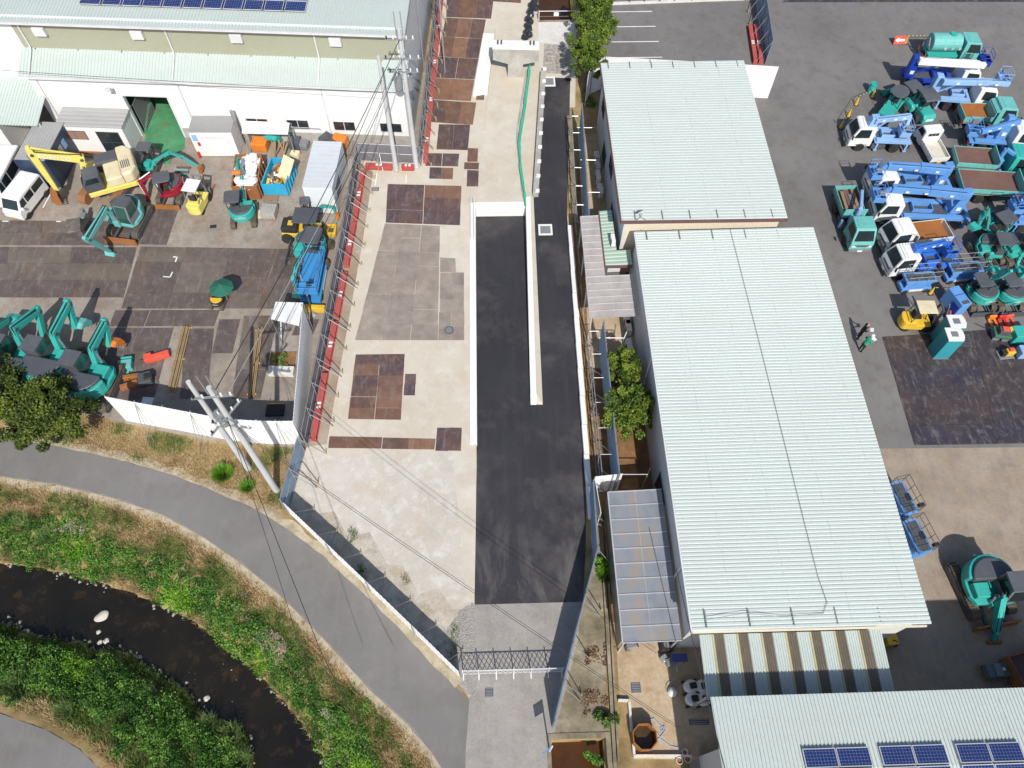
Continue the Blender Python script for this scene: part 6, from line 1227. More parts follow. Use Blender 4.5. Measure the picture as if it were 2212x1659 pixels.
MB().bb(-.55, .55, -.42, .42, .35, .62).build('frame', GRN, th, bevel=.05); MB().bb(-.35, .3, -.3, .2, .621, .95).build('engine', DGREY, th, bevel=.03); MB().bb(-.2, .2, -.2, .15, .951, 1.02).build('engine_cover', BRED, th); MB().cyl((.4, .1, .62), (.4, .1, .95), .15, n=12).build('fuel_tank', YEL, th); MB().tube([(-.5, 0, .6), (-1.1, 0, .95)], .03, 6).build('handle', BLACK, th)
p = G(*zc(2010, 1260)); th = thing('generator', 'teal box generator at the right picture edge by the pallet jacks', 'generator', (p.x, p.y, 0), R_(2)); MB().bb(-.75, .75, -.45, .45, .1, 1.0).build('casing', TEAL, th, bevel=.04); MB().bb(-.7, .7, -.4, .4, 0, .099).build('skid', DGREY, th); MB().cyl((.45, .1, 1.0), (.45, .1, 1.06), .16, n=14).build('exhaust_cap', DGREY, th)
p = G(*zc(1830, 1480)); th = thing('plate_compactor', 'yellow engine plate compactor with grey base plate', 'compactor', (p.x, p.y, 0), R_(5)); MB().bb(-.5, .5, -.35, .35, .03, .1).build('base_plate', MGREY, th, bevel=.03); MB().bb(-.1, .45, -.2, .2, .1, .55).build('engine', YEL, th, bevel=.05); MB().bb(-.4, -.1, -.2, .2, .1, .5).build('exciter', BLACK, th, bevel=.05); MB().bb(0, .3, -.1, .15, .551, .68).build('fuel_tank', BRED, th, bevel=.03)
p = G(*zc(2080, 1480)); th = thing('compressor', 'light blue compressor at the right picture edge', 'compressor', (p.x, p.y, 0), R_(2)); MB().bb(-.55, .55, -.35, .35, .08, .75).build('casing', LBLUE, th, bevel=.05); MB().bb(-.5, .5, -.32, .32, 0, .079).build('skid', DGREY, th); MB().bb(-.25, .25, -.1, .3, .751, .82).build('lid', YEL, th)
cone('yellow traffic cone beside the blue generator', *zc(800, 628)); bar('yellow and black bar between cone and blue generator', zc(850, 548), zc(1090, 545))
p = G(*t(1, 3, 770, 1262)); person('person in dark clothes holding a sheet of paper, bare head', p, R_(-15), paint('navy_cloth', (.015, .02, .035), .9, dirt=0), paint('black_cloth', (.012, .012, .014), .9, dirt=0), None, .05)
p = G(*t(1, 3, 790, 1375)); person('person in green vest and white helmet reading papers', p, R_(20), paint('green_cloth', (.03, .32, .22), .9, dirt=0), paint('dark_trousers', (.02, .022, .03), .9, dirt=0), W_, .12)
# --- lower right corner pieces
p = G(*t(3, 3, 1950, 830)); th = thing('engine_unit', 'grey-green machine on pallet in the shade, lower right', 'machine', (p.x, p.y, 0), R_(4)); MB().bb(-.7, .7, -.35, .35, .15, .7).build('casing', paint('grey_green', (.10, .16, .15), .5), th, bevel=.05); MB().bb(-.75, .75, -.4, .4, 0, .149).build('pallet', WOOD, th); MB().bb(-.35, .0, -.3, .3, .701, .8).build('lid', MGREY, th); MB().cyl((.1, 0, .7), (.1, 0, .82), .08, n=10).build('cap', W_, th)
p = G(*t(3, 3, 2180, 830)); th = thing('scrap_container', 'dark rusty open container at the right picture edge in shade', 'container', (p.x+.6, p.y, 0), R_(12)); bed(th, -1.5, 1.5, 1.9, .3, .9, RUST, BEDRUST, True, False)
p = G(*t(3, 3, 1010, 520)); th = thing('mini_dumper', 'yellow machine peeking out from under the striped canopy', 'machine', (p.x-.1, p.y, 0), R_(95)); MB().bb(-.6, .6, -.3, .3, .3, .9).build('body', YEL, th, bevel=.05); MB().bb(.1, .5, -.2, .2, .901, 1.0).build('seat', BLACK, th); MB().cyl((-.4, 0, .9), (-.55, 0, 1.3), .03, n=6).build('lever', BLACK, th); [wheel(th, x, s*.35, .25, .15) for x in (-.4, .4) for s in (-1, 1)]
# ================================================================== WEST YARD
exc('large yellow excavator with cream engine cover and rusty bucket', zd(1470, 620), 1.0, -105, 203, 1.32, [zd(1130, 330), zd(440, 265), zd(790, 760)], col=PYEL, hood=CREAM, trm=TRACKR, bkm=RUST, blade=False, bk=-.3, cabm=DGREY, glassm=GLS, hplan='rect', boomtext='KOBELCO')
exc('teal excavator with grey cab roof working beside the yellow one', zd(1745, 1080), 1.0, -100, -104, 1.02, [zd(1480, 1020), zd(1235, 1440), zd(1540, 1600)], col=TEALF, bk=-1.0, bkm=TEALF, blade=RUST, cabm=MGREY)
exc('teal mini excavator with round grey canopy on the green ramp', ze(360, 570), .8, -95, -4, .68, [ze(690, 430), ze(860, 500), ze(1080, 630)], cabt='canopy', bk=-.4, bkm=ORUST, blade=False)
exc('maroon mini excavator with white cylinders and grey canopy', ze(690, 920), .8, -95, 196, .80, [ze(430, 760), ze(285, 870), ze(400, 1080)], col=DRED, cabt='canopy', bk=-.6, bkm=DRED, white=True, blade=ORUST)
exc('teal mini excavator reaching north over the bag-filled container', ze(1690, 1250), .8, 95, 96, .78, [ze(1680, 850), ze(1610, 560), ze(1590, 760)], cabt='canopy', bk=.4, bkm=ORG, blade=False)
exc('tiny teal mini excavator in front of the pale storage container', zg(470, 195), .6, 5, 4, .48, [zg(700, 80), zg(850, 95), zg(870, 190)], cabt='canopy', bk=0, bkm=ORG, blade=False)
exc('teal excavator with square grey canopy parked behind the blue scissor lift', zg(530, 650), 1.0, 175, -100, .95, [zg(350, 960), zg(320, 1090), zg(385, 1330)], cabt='canopy', bk=-.5, bkm=TEALF, blade=DGREY)
exc('teal excavator at the left picture edge, mostly out of frame', zh(-150, 760), 1.2, 88, 80, 1.15, [zh(-120, 420), zh(60, 300), zh(100, 330)], bk=.3, blade=False)
exc('teal excavator with high angled boom and orange bucket bracket, second from the left edge', zh(190, 830), 1.2, 88, 76, 1.2, [zh(140, 410), zh(450, 185), zh(530, 540)], bk=.2, bkm=ORG, blade=False)
exc('teal excavator with tallest boom and grey cab roof above the tree', zh(660, 870), 1.2, 88, 76, 1.25, [zh(640, 470), zh(825, 90), zh(925, 400)], bk=.5, bkm=TEALF, blade=False, cabm=DGREY)
exc('teal excavator with folded boom and orange bucket, easternmost of the row', zh(1130, 1050), 1.15, 82, 76, 1.2, [zh(1125, 660), zh(1290, 330), zh(1345, 630)], bk=.3, bkm=ORG, blade=False)
van('small white van parked facing south with yellow number plate', zd(215, 1070), .6, zd(470, 640), 1.0, 1.45, 1.85, 3.35)
van('large white van at the left picture edge beside the navy container', zd(-60, 820), .8, zd(130, 330), 1.2, 1.75, 2.1, 4.7)
p = G(*ze(1080, 1090), .7); forklift('pale yellow forklift with white roof', p, R_(80), PYEL, PYEL, W_, 1.0, MGREY)
p = G(*zg(460, 1120), .6)
scissor('bright blue scissor lift parked lengthwise beside the mesh fence', G(*zg(575, 1070), .7), R_(-93), 3.6, 1.35, paint('azure_paint', (.04, .26, .56), .5, dirt=.3), 1.3, BLUE, plat=MATS['azure_paint'])
p = G(*zg(420, 420), .6); th = thing('tyre_roller', 'yellow and black tyre roller with dark canopy near the storage container', 'roller', (p.x, p.y, 0), R_(175))
for x in (-.95, .95):
    for s in (-1, 1): wheel(th, x, s*.6, .42, .4)
MB().bb(-1.3, 1.3, -.6, .6, .5, .85).build('frame', YEL, th, bevel=.04); MB().bb(.2, 1.3, -.55, .55, .851, 1.3).build('engine_cover', BLACK, th, bevel=.06); MB().bb(.5, .85, -.2, .2, 1.301, 1.36).build('cap', YEL, th); MB().box((-.4, 0, 1.1), (.4, .5, .5)).build('seat', BLACK, th)
m = MB(); [m.cyl((x, y, .85), (x, y, 2.1), .03, n=6) for x in (-1.2, .1) for y in (-.55, .55)]; m.build('canopy_post', BLACK, th); MB().bb(-1.4, .3, -.72, .72, 2.1, 2.18).build('canopy_roof', DGREY, th, bevel=.05)
p = G(*zg(825, 425), .1); th = thing('hose_reel_guard', 'yellow plastic ring-shaped guard lying by the mesh fence', 'guard', (p.x, p.y, 0)); m = MB()
for a in ((-.35, .35, .3, .5), (-.35, .35, -.5, -.3), (-.35, -.18, -.3, .3), (.18, .35, -.3, .3)): m.bb(*a, 0, .35)
m.build('ring', YEL, th, bevel=.05); MB().bb(-.17, .17, -.29, .29, 0, .05).build('tray', DGREY, th)
# green parasol machine
p = G(*t(1, 0, 1905, 812), 2.0); gx_ = (p.x, p.y)
th = thing('parasol', 'green parasol open over a small yellow machine', 'parasol', (p.x, p.y, 0)); n = 8; GP = paint('green_canvas', (.012, .13, .085), .8, dirt=.1)
m = MB(); m.v = [(0, 0, 2.15)]+[(.8*math.cos(2*math.pi*k/n), .8*math.sin(2*math.pi*k/n), 1.8) for k in range(n)]; m.f = [(0, 1+k, 1+(k+1) % n) for k in range(n)]; o = m.build('canopy', GP, th); o.modifiers.new('t', 'SOLIDIFY').thickness = .01
MB().cyl((0, 0, .5), (0, 0, 2.2), .02, n=6).build('pole', STEEL, th)
exc('tiny yellow mini excavator standing under the green parasol', t(1, 0, 1880, 935), .4, 80, 85, .4, None, col=BLACK, hood=YEL, cabt='none', blade=False)
# containers with scrap
def skip(label, corners, h, om, im, fill):
    q = [G2(c, h) for c in corners]; th = thing('scrap_container', label, 'container', (0, 0, 0)); ctr = Vector((sum(p[0] for p in q)/4, sum(p[1] for p in q)/4, 0)); th.location = ctr
    q = [Vector((p[0]-ctr.x, p[1]-ctr.y, 0)) for p in q]; MB().prism([(p.x, p.y) for p in q], .1, .16, 'z').build('floor', im, th)
    for a, b in zip(q, q[1:]+q[:1]): MB().beam((*a.xy, .161+(h-.161)/2), (*b.xy, .161+(h-.161)/2), .06, h-.161).build('side_wall', om, th); MB().beam((*a.xy, h+.04), (*b.xy, h+.04), .1, .08).build('rim', om, th)
    for k in range(5):
        a, b = q[1], q[2]; s = a.lerp(b, (k+.5)/5); MB().box((s.x+.06*(1 if s.x > 0 else -1), s.y, h/2), (.08, .12, h-.1)).build('rib', om, th)
    fill(th, q, h); return th, ctr
def inq(q, s, r): return (q[0]*(1-s)+q[1]*s)*(1-r)+(q[3]*(1-s)+q[2]*s)*r
BAGW = paint('white_bag', (.76, .77, .78), .7, dirt=.3, dcol=(.5, .46, .4))
def bags(th, q, h):
    for k in range(60):
        p = inq(q, random.uniform(.14, .86), random.uniform(.08, .92)); r = random.uniform(.2, .4); ob = MB(); n = 9
        ob.lathe([(r*.5, -r*.55), (r*random.uniform(.85, 1.1), -r*.2), (r*random.uniform(.7, 1.0), r*.25), (r*.3, r*.5)], n=n); ob.v = [(x+random.uniform(-.05, .05), y+random.uniform(-.05, .05), z+random.uniform(-.04, .04)) for x, y, z in ob.v]
        o = ob.build('bag', BAGW, th); o.location = (p.x, p.y, h*random.uniform(.75, 1.15)); o.rotation_euler = (random.uniform(-.5, .5), random.uniform(-.5, .5), random.uniform(0, 6))
    o = MB().prism([(inq(q, s, r).x, inq(q, s, r).y) for s, r in ((.06, .04), (.94, .04), (.94, .96), (.06, .96))], .2, h*.7, 'z').build('fill', BEDRUST, th)
skip('rusty open container filled with white bags', [ze(1600, 490), ze(1960, 480), ze(1890, 930), ze(1545, 930)], 1.3, RUST, RUST, bags)
def scraps(th, q, h):
    MB().prism([(inq(q, s, r).x, inq(q, s, r).y) for s, r in ((.06, .04), (.94, .04), (.94, .96), (.06, .96))], .2, h*.55, 'z').build('fill', BEDRUST, th)
    for k in range(46):
        p = inq(q, random.uniform(.12, .88), random.uniform(.06, .94)); m_ = random.choice((WOOD, WOOD, RUST, MGREY, STEEL, TEALF, W_, YEL))
        o = MB().box((0, 0, 0), (random.uniform(.1, .7), random.uniform(.05, .2), random.uniform(.04, .15))).build('scrap_piece', m_, th); o.location = (p.x, p.y, h*random.uniform(.55, .85)); o.rotation_euler = (random.uniform(-.5, .5), random.uniform(-.5, .5), random.uniform(0, 6))
    m = MB(); m.tube([(.3*math.cos(a/6)*1.2, .3*math.sin(a/6)*1.2, 0) for a in range(38)], .03, 5); o = m.build('hose_coil', DGREY, th); p = inq(q, .6, .82); o.location = (p.x, p.y, h*.9)
AZ = paint('bright_cyan_paint', (.03, .38, .62), .5, dirt=.15)
th, ctr = skip('bright blue open container heaped with wood and scrap', [zf(330, 820), zf(800, 850), zf(620, 1400), zf(110, 1380)], 1.1, AZ, BEDRUST, scraps)
p = G(*zf(610, 950), 1.8); th = thing('door_panel', 'discarded white window door leaning in the blue scrap container', 'door', (p.x, p.y, 1.0), R_(-35)); MB().box((0, 0, .45), (1.0, .05, 1.7), rx=-.75).build('panel', CREAM, th); o = MB().box((-.1, -.03, .2), (.7, .05, .7), rx=-.75).build('pane', MGREY, th)
# pallets, boxes and bits
def box_thing(name, label, cat, px_, size, mat, rz=0, bev=.03, lid=None, z=0):
    p = G(*px_, z); th = thing(name, label, cat, (p.x, p.y, 0), rz); MB().bb(-size[0]/2, size[0]/2, -size[1]/2, size[1]/2, .02, size[2]).build('body', mat, th, bevel=bev)
    if lid: MB().bb(-size[0]/2-.03, size[0]/2+.03, -size[1]/2-.03, size[1]/2+.03, size[2]+.001, size[2]+.06).build('lid', lid, th, bevel=.02)
    else: MB().bb(-size[0]*.35, size[0]*.35, -size[1]*.35, size[1]*.35, size[2]+.001, size[2]+.03).build('top', mat, th)
    return th
def pallet(label, px_, rz, stack=None, n=6, sz=1.05, blocks=None):
    p = G(*px_); th = thing('pallet', label, 'pallet', (p.x, p.y, 0), rz)
    for k in range(n): y = -sz/2+(k+.5)*sz/n; MB().bb(-sz/2, sz/2, y-sz/n*.38, y+sz/n*.38, .11, .14).build('slat', WOOD, th)
    for x in (-sz/2+.06, 0, sz/2-.06): MB().bb(x-.05, x+.05, -sz/2, sz/2, 0, .109).build('runner', WOOD, th)
pallet('grey wooden pallet lying against the blue scrap container', ze(2100, 1060), R_(-3))
pallet('wooden pallet under the stack of grey blocks', ze(2070, 1320), R_(-5))
p = G(*ze(2060, 1260), .4); th = thing('block_stack', 'stack of perforated grey concrete blocks on a pallet', 'blocks', (p.x, p.y, .14), R_(-5))
b0 = None
for i in range(5):
    for j in range(3):
        for k in range(3):
            if k < 2 and 0 < i < 4 and j == 1: continue
            o = MB().bb(-.1, .1, -.17, .17, 0, .16).build('block', M_GCONC, th, bevel=.01) if b0 is None else copy_part(b0, th); b0 = b0 or o; o.location = (-.42+i*.21, -.36+j*.36, k*.165)
box_thing('crate', 'yellow plastic crate by the white site cabin', 'crate', zd(1740, 275), (.95, .35, .3), YEL, R_(-3))
th = box_thing('machine_cover', 'orange moulded machine box under the white shelter', 'box', zf(120, 600), (1.2, 1.0, .8), ORG, R_(-8), .12)
box_thing('pile_cover', 'orange corrugated cover standing behind the storage container', 'cover', zf(1830, 600), (1.1, .7, 1.2), ORG, R_(-20), .15)
box_thing('waste_bin', 'dark grey bin beside the warehouse wall', 'bin', zf(850, 580), (.85, .7, .75), DGREY, R_(-5), .06, DGREY)
box_thing('waste_bin', 'blue-grey rounded bin next to the dark one', 'bin', zf(1030, 590), (.8, .7, .6), MGREY, R_(-15), .15, None)
box_thing('old_cabinet', 'pale discarded cabinet on the brown ground by the bins', 'cabinet', zf(850, 770), (.65, .5, .4), CREAM, R_(-15), .03)
th = thing('lumber_pile', 'bundle of weathered planks leaning beside the bins', 'lumber', G(*zf(560, 690)))
for k in range(9): MB().box((random.uniform(-.5, .5), random.uniform(-.2, .2), .25+k*.03), (.1, 1.5, .05), rz=random.uniform(-.4, .4), rx=random.uniform(.1, .5)).build('plank', WOOD, th)
th = thing('lumber_pile', 'grey split logs piled against the mesh fence corner', 'lumber', G(*zf(2040, 680)))
for k in range(10): MB().cyl((-.4+k*.09, -.5, .1+.06*(k % 3)), (-.4+k*.09, .5, .5+.06*(k % 3)), .07, n=7).build('log', MGREY if k % 2 else WOOD, th)
p = G(*zf(350, 600)); th = thing('excavator_bucket', 'teal excavator bucket lying beside the orange box', 'bucket', (p.x, p.y, .8), R_(70)); o = bucket(th, (0, 0), .3, 1.15, TEAL, .8, 'bucket_shell'); MB().bb(-.1, .25, -.2, .2, .05, .2).build('hanger', TEAL, th)
p = G(*zf(1510, 420), 1.0); th = thing('gable_hood', 'small dark pyramid hood behind the storage container', 'hood', (p.x, p.y, 0)); MB().prism([(-.7, .9), (.7, .9), (0, 1.5)], -.4, .4).build('hood', DGREY, th); MB().bb(-.6, .6, -.35, .35, 0, .899).build('base', MGREY, th)
# attachments in the south-west
def clump(name, label, cat, px_, parts, rz=0, z=0):
    p = G(*px_); th = thing(name, label, cat, (p.x, p.y, z), rz)
    for nm, c, s, r, mt in parts: MB().box(c, s, *r).build(nm, mt, th, bevel=.05)
    return th
clump('hydraulic_breaker', 'bright red hydraulic attachment lying on the plates', 'attachment', zh(1950, 800), [('bracket', (-.35, 0, .22), (.5, .55, .4), (.3, 0, 0), BRED), ('body', (.2, .05, .25), (.9, .4, .4), (.35, 0, 0), BRED), ('head', (.75, .25, .25), (.4, .45, .35), (.35, 0, 0), BRED), ('pin', (-.7, -.15, .15), (.5, .12, .12), (.2, 0, 0), DGREY)])
clump('bucket', 'teal digging bucket with hanger on the plates beside the red attachment', 'bucket', zh(1600, 900), [('shell', (0, 0, .25), (.85, .65, .5), (.15, 0, 0), TEALF), ('hanger', (0, .5, .3), (.7, .14, .35), (.15, 0, 0), TEAL), ('lip', (.05, -.42, .1), (.4, .3, .12), (.15, 0, 0), TEALF)])
clump('grapple', 'brown rusty grapple with black hoses in front of the white fence', 'grapple', zh(1760, 1100), [('jaw', (-.5, -.25, .25), (1.1, .35, .35), (.4, 0, 0), RUST), ('jaw', (-.45, .35, .25), (1.1, .3, .35), (.15, 0, 0), ORUST), ('motor', (.45, .1, .35), (.8, .8, .5), (.3, 0, 0), DGREY), ('hose_block', (.7, .15, .62), (.5, .4, .15), (.3, .2, 0), BLACK)])
clump('rock_grapple', 'blackened round grapple hanging by the yellow excavator', 'grapple', zd(1150, 1340), [('shell', (-.25, 0, .5), (.95, 1.1, .9), (.2, 0, .2), paint('sooty_steel', (.10, .085, .08), .7, dirt=.6, dcol=(.35, .3, .27))), ('shell', (.35, .1, .45), (.6, 1.0, .85), (-.2, 0, 0), BLACK), ('hinge', (.15, .85, .7), (.4, .6, .5), (0, 0, 0), MGREY), ('rotator', (.1, 1.15, .9), (.25, .35, .5), (0, 0, 0), MGREY)])
clump('blade_tool', 'narrow teal tool lying beside the easternmost excavator', 'attachment', zh(1430, 1080), [('bar', (0, 0, .12), (.25, 1.1, .15), (-.35, 0, 0), TEALF), ('foot', (-.15, -.5, .1), (.35, .25, .12), (-.35, 0, 0), TEALF)])
def pipes(label, a, b, n, mat, w=.35):
    a, b = G(*a), G(*b); d = b-a; th = thing('pipe_bundle', label, 'pipes', (a.x, a.y, 0), math.atan2(d.y, d.x)); L = d.length
    for k in range(n): MB().cyl((random.uniform(0, .2), -w/2+w*k/(n-1), .12+.05*(k % 2)), (L-random.uniform(0, .3), -w/2+w*k/(n-1), .12+.05*(k % 2)), .045, n=7).build('pipe', mat, th)
    for x in (.15, L*.5, L*.92): MB().bb(x-.06, x+.06, -w/2-.1, w/2+.1, 0, .07).build('bearer', YEL, th)
pipes('bundle of long yellowish pipes lying on the plates, western one', t(1, 0, 1620, 1160), t(2, 0, 1480, 90), 5, paint('rusty_yellow_pipe', (.36, .26, .13), .7, dirt=.6), .45)
pipes('bundle of long yellowish pipes lying on the plates, eastern one', zk(1165, -430), zk(1040, 560), 4, MATS['rusty_yellow_pipe'], .35)
th = thing('steel_pole', 'grey steel pole propped against the yellow block by the scissor lift', 'pole', (0, 0, 0)); MB().cyl(G(*zg(575, 1590), .15), G(*zg(380, 1010), 1.6), .06, n=8).build('shaft', STEEL, th); MB().cyl(G(*zg(575, 1590), .02), G(*zg(576, 1592), .16), .14, n=10).build('foot', MGREY, th)
box_thing('concrete_block', 'yellow and black painted block by the small white hut', 'block', zg(540, 1530), (2.0, .35, .5), YEL, R_(-4), .03)
clump('drum_bin', 'black basin with yellow edge inside the white fence corner', 'basin', t(2, 1, 170, 235), [('basin', (0, 0, .12), (1.1, .8, .22), (0, 0, 0), BLACK), ('edge', (0, .42, .2), (1.1, .08, .12), (0, 0, 0), YEL)])
# red steel beams along the grey fence
RB_ = paint('red_primer_beam', (.42, .085, .08), .6, dirt=.3, dcol=(.5, .25, .2))
def hbeam(label, a, b, w=.36):
    d = Vector((b[0]-a[0], b[1]-a[1], 0)); L = d.length; th = thing('steel_beam', label, 'beam', (a[0], a[1], .012), math.atan2(d.y, d.x), 'red steel beams holding down the mesh fences')
    for z0 in (0., .38): MB().bb(0, L, -w/2, w/2, z0, z0+.03).build('flange', RB_, th)
    MB().bb(0, L, -.02, .02, .031, .379).build('web', RB_, th)
    MB().bb(.02, .05, -w/2, w/2, .031, .379).bb(L-.05, L-.02, -w/2, w/2, .031, .379).build('end_plate', RB_, th)
    for k in range(2): MB().bb(L*.5-.22+k*.28, L*.5-.05+k*.28, -.12, .12, .411, .414).build('painted_mark', W_, th)
gb = [(-9.45, 43.0, -9.72, 38.2), (-9.75, 37.9, -10.0, 34.0), (-10.03, 33.4, -10.3, 29.6), (-10.34, 29.3, -10.6, 25.6), (-10.63, 25.3, -10.92, 20.7)]
for k, g in enumerate(gb): hbeam('red steel beam along the grey mesh fence, %s from the north' % ('first', 'second', 'third', 'fourth', 'fifth')[k], g[:2], g[2:])
hbeam('short red steel beam between the two northern utility poles', (-6.6, 43.45), (-5.65, 43.4)); hbeam('red steel beam west of the northern utility poles', (-9.3, 43.6), (-7.3, 43.45))
for k in range(5):
    a = Vector((-4.85+.045*k*4.5, 44+4.6*k, 0)); b = a+Vector((.20, 4.3, 0)); hbeam('narrow red steel beam beside the brown plate track, %s from the south' % ('first', 'second', 'third', 'fourth', 'fifth')[k], a.xy, b.xy, .3)
for k in range(2):
    a, b = G(1618+12*k, 62), G(1630+12*k, 140); hbeam('red steel beam at the parking area fence, %s one' % ('western', 'eastern')[k], a.xy, b.xy, .35)
# ================================================================== POLES AND CABLES
CP = paint('concrete_pole', (.52, .53, .54), .7, dirt=.3, dcol=(.35, .34, .33))
INS = paint('porcelain', (.8, .8, .78), .25, dirt=.05)
def pole(label, base, h, r=.19, arms=(), trans=(), top=None, lean=(0, 0)):
    th = thing('utility_pole', label, 'utility pole', (base[0], base[1], 0)); MB().cyl((0, 0, 0), (lean[0], lean[1], h), r, r*.62, n=14).build('shaft', CP, th)
    for (z, ang, L) in arms:
        d = Vector((math.cos(R_(ang)), math.sin(R_(ang)), 0)); a, b = -d*L/2, d*L/2; arm = MB().beam((a.x, a.y-.15, z), (b.x, b.y-.15, z), .09, .09).build('crossarm', STEEL, th)
        for s in (.06, .28, .72, .94): p = a.lerp(b, s); MB().cyl((p.x, p.y-.15, z+.04), (p.x, p.y-.15, z+.24), .05, n=8).build('insulator', INS if s > .1 else BLACK, arm)
    for (z, ang) in trans:
        d = Vector((math.cos(R_(ang)), math.sin(R_(ang)), 0))*.5; MB().cyl((d.x, d.y, z), (d.x, d.y, z+.95), .27, n=14).cyl((d.x, d.y, z+.95), (d.x, d.y, z+1.0), .3, n=14).build('transformer', MGREY if 0 else STEEL, th); MB().cyl((d.x, d.y, z+1.0), (d.x, d.y, z+1.2), .04, n=6).build('bushing', INS, th)
    MB().lathe([(r*1.1, 0), (r*1.1, .06), (r*.9, .07)], n=12).build('collar', STEEL, th)
    if top:
        m = MB(); [m.beam((s*.2, 0, h-.6), (s*.2, .0, h+1.0), .06, .06) for s in (-1, 1)]; m.build('top_bracket', STEEL, th)
    return th
pole('grey concrete utility pole with crossarms rising from the grass verge', (-12.8, 17.6), 12.0, .2, [(11.4, 5, 1.9), (9.4, 60, 2.2), (8.6, -10, 2.0)], [(8.2, 160)], True)
pole('bare grey concrete pole beside the crossarm pole on the verge', (-14.6, 19.0), 10.2, .19)
pole('utility pole with transformer at the warehouse corner', (-5.5, 43.6), 11.8, .2, [(11.0, 0, 1.9), (9.6, 0, 2.4), (8.6, 0, 2.0)], [(7.2, 180), (6.8, 70)], True)
pole('plain concrete pole in front of the warehouse windows', (-7.0, 43.3), 9.9, .19)
th = thing('switchgear_rack', 'steel equipment rack with insulators beside the warehouse end wall', 'frame', (0, 0, 0)); m = MB()
for z in (7.4, 8.0, 8.6): m.beam((-5.2, 54.5, z), (-3.5, 54.4, z), .07, .07)
for x in (-5.2, -3.5): m.beam((x, 54.45, 0), (x, 54.45, 8.9), .1, .1)
m.build('frame', STEEL, th)
for k in range(4): MB().cyl((-5+.4*k, 54.45, 8.64), (-5+.4*k, 54.45, 8.9), .06, n=8).build('insulator', INS, th)
CAB = paint('cable_black', (.03, .03, .032), .6, dirt=.2); CAB2 = paint('cable_grey', (.30, .34, .34), .6, dirt=.1)
def cable(label, pts, r=.02, mat=None, sag=.25):
    P = [G(*p[:2], p[2]) if len(p) == 3 else Vector(p[0]) for p in pts]; Q = []
    for a, b in zip(P[:-1], P[1:]):
        for k in range(8): s = k/8; q = a.lerp(b, s); q.z -= sag*4*s*(1-s); Q.append(q)
    Q.append(P[-1]); tag(MB().tube(Q, r, 5).build('cable', mat or CAB, None), label, 'cable', 'overhead cables')
T1, T2 = (Vector((-12.8, 17.6, 11.4)),), (Vector((-12.8, 17.5, 9.4)),); U1, U2 = (Vector((-5.5, 43.5, 11.0)),), (Vector((-5.5, 43.4, 9.6)),)
cable('overhead cable from the verge pole across the path, eastern one', [T2, (690, 1400, 7.5), (830, 1700, 7.0)], .018, CAB); cable('overhead cable from the verge pole across the path, western one', [T2, (640, 1370, 7.5), (745, 1700, 7.0)], .013, CAB)
cable('thick overhead cable from the verge pole to the south warehouse corner', [(Vector((-12.7, 17.5, 8.0)),), (*t(3, 2, 1640, 1452), 4.8)], .012, CAB, .6); cable('thin overhead cable above the gravel corner to the south warehouse', [(Vector((-12.7, 17.5, 8.4)),), (*t(3, 2, 1650, 1440), 5.0)], .011, CAB, .5)
cable('upper overhead cable linking verge pole and warehouse pole', [T1, U1], .025, CAB, .5); cable('second overhead cable linking verge pole and warehouse pole', [(Vector((-12.2, 17.6, 11.3)),), (Vector((-4.9, 43.5, 10.9)),)], .02, CAB2, .5)
cable('lower overhead cable linking verge pole and warehouse pole', [T2, U2], .02, CAB, .4); cable('overhead cable linking verge pole and warehouse front pole', [(Vector((-13.1, 17.6, 8.6)),), (Vector((-7.0, 43.2, 8.2)),)], .02, CAB, .4)
cable('thin cable along the warehouse front wall', [(Vector((-7, 43.2, 7.2)),), (-20, 150, 6.3)], .018, CAB, .1); cable('black cable over the south warehouse roof', [(*t(3, 2, 1420, -60), 6.0), (*t(3, 2, 1850, 1700), 6.0)], .022, CAB, .2)
# mirror post by the driveway
p = G(*t(3, 2, 300, 1470)); th = thing('traffic_mirror', 'white post with blue square sign at the driveway corner', 'sign post', (2.42, 3.35, 0)); MB().cyl((0, 0, 0), (0, 0, 2.4), .04, n=8).build('post', W_, th); MB().box((-.2, -.1, 2.1), (.55, .04, .55), rz=.5).build('board', BLUE, th); MB().cyl((0, 0, 2.2), (-.2, -.08, 2.15), .02, n=6).build('bracket', W_, th)
# canal edges, rails and cover
th = struct(MB().bb(CN[0].x-.15, CN[0].x, CN[0].y, 85, -1.7, .03).bb(CN[1].x, CN[1].x+.15, CN[0].y, 85, -1.7, .03).bb(CN[0].x-.15, CN[1].x+.15, CN[0].y-.25, CN[0].y-.001, -1.7, .035).build('canal_wall', M_OLDC))
struct(MB().bb(2.3, 2.5, -30, CS.y, -1.7, .04).bb(5.26, 5.5, -30, CS.y, -1.7, .04).bb(2.3, 5.5, CS.y+.001, CS.y+.25, -1.7, .04).build('canal_wall', M_OLDC))
rl = thing('guard_rail', 'brown and white guard rail with small white notice at the canal edge', 'rail', (0, 0, 0)); a, b = Vector((CN[0].x-.1, CN[0].y-.12, 0)), Vector((CN[1].x+.1, CN[0].y-.12, 0))
for z, mt in ((.45, BEDRUST), (.95, GUT)): MB().cyl((a.x, a.y, z), (b.x, b.y, z), .035, n=8).build('rail', mt, rl)
for p in (a, b): MB().cyl((p.x, p.y, 0), (p.x, p.y, 1.0), .04, n=8).build('post', GUT, rl)
MB().box((a.lerp(b, .45).x, a.y-.05, .7), (.42, .02, .36)).build('notice', W_, rl)
rk = [zi(1490, 20), zi(1460, 70), zi(1490, 100), zi(1440, 150), zi(1445, 190), zi(1410, 240), zi(1430, 270), zi(1400, 320), zi(1430, 360), zi(1390, 410), zi(1410, 440), zi(1370, 470), zi(1500, -40)]
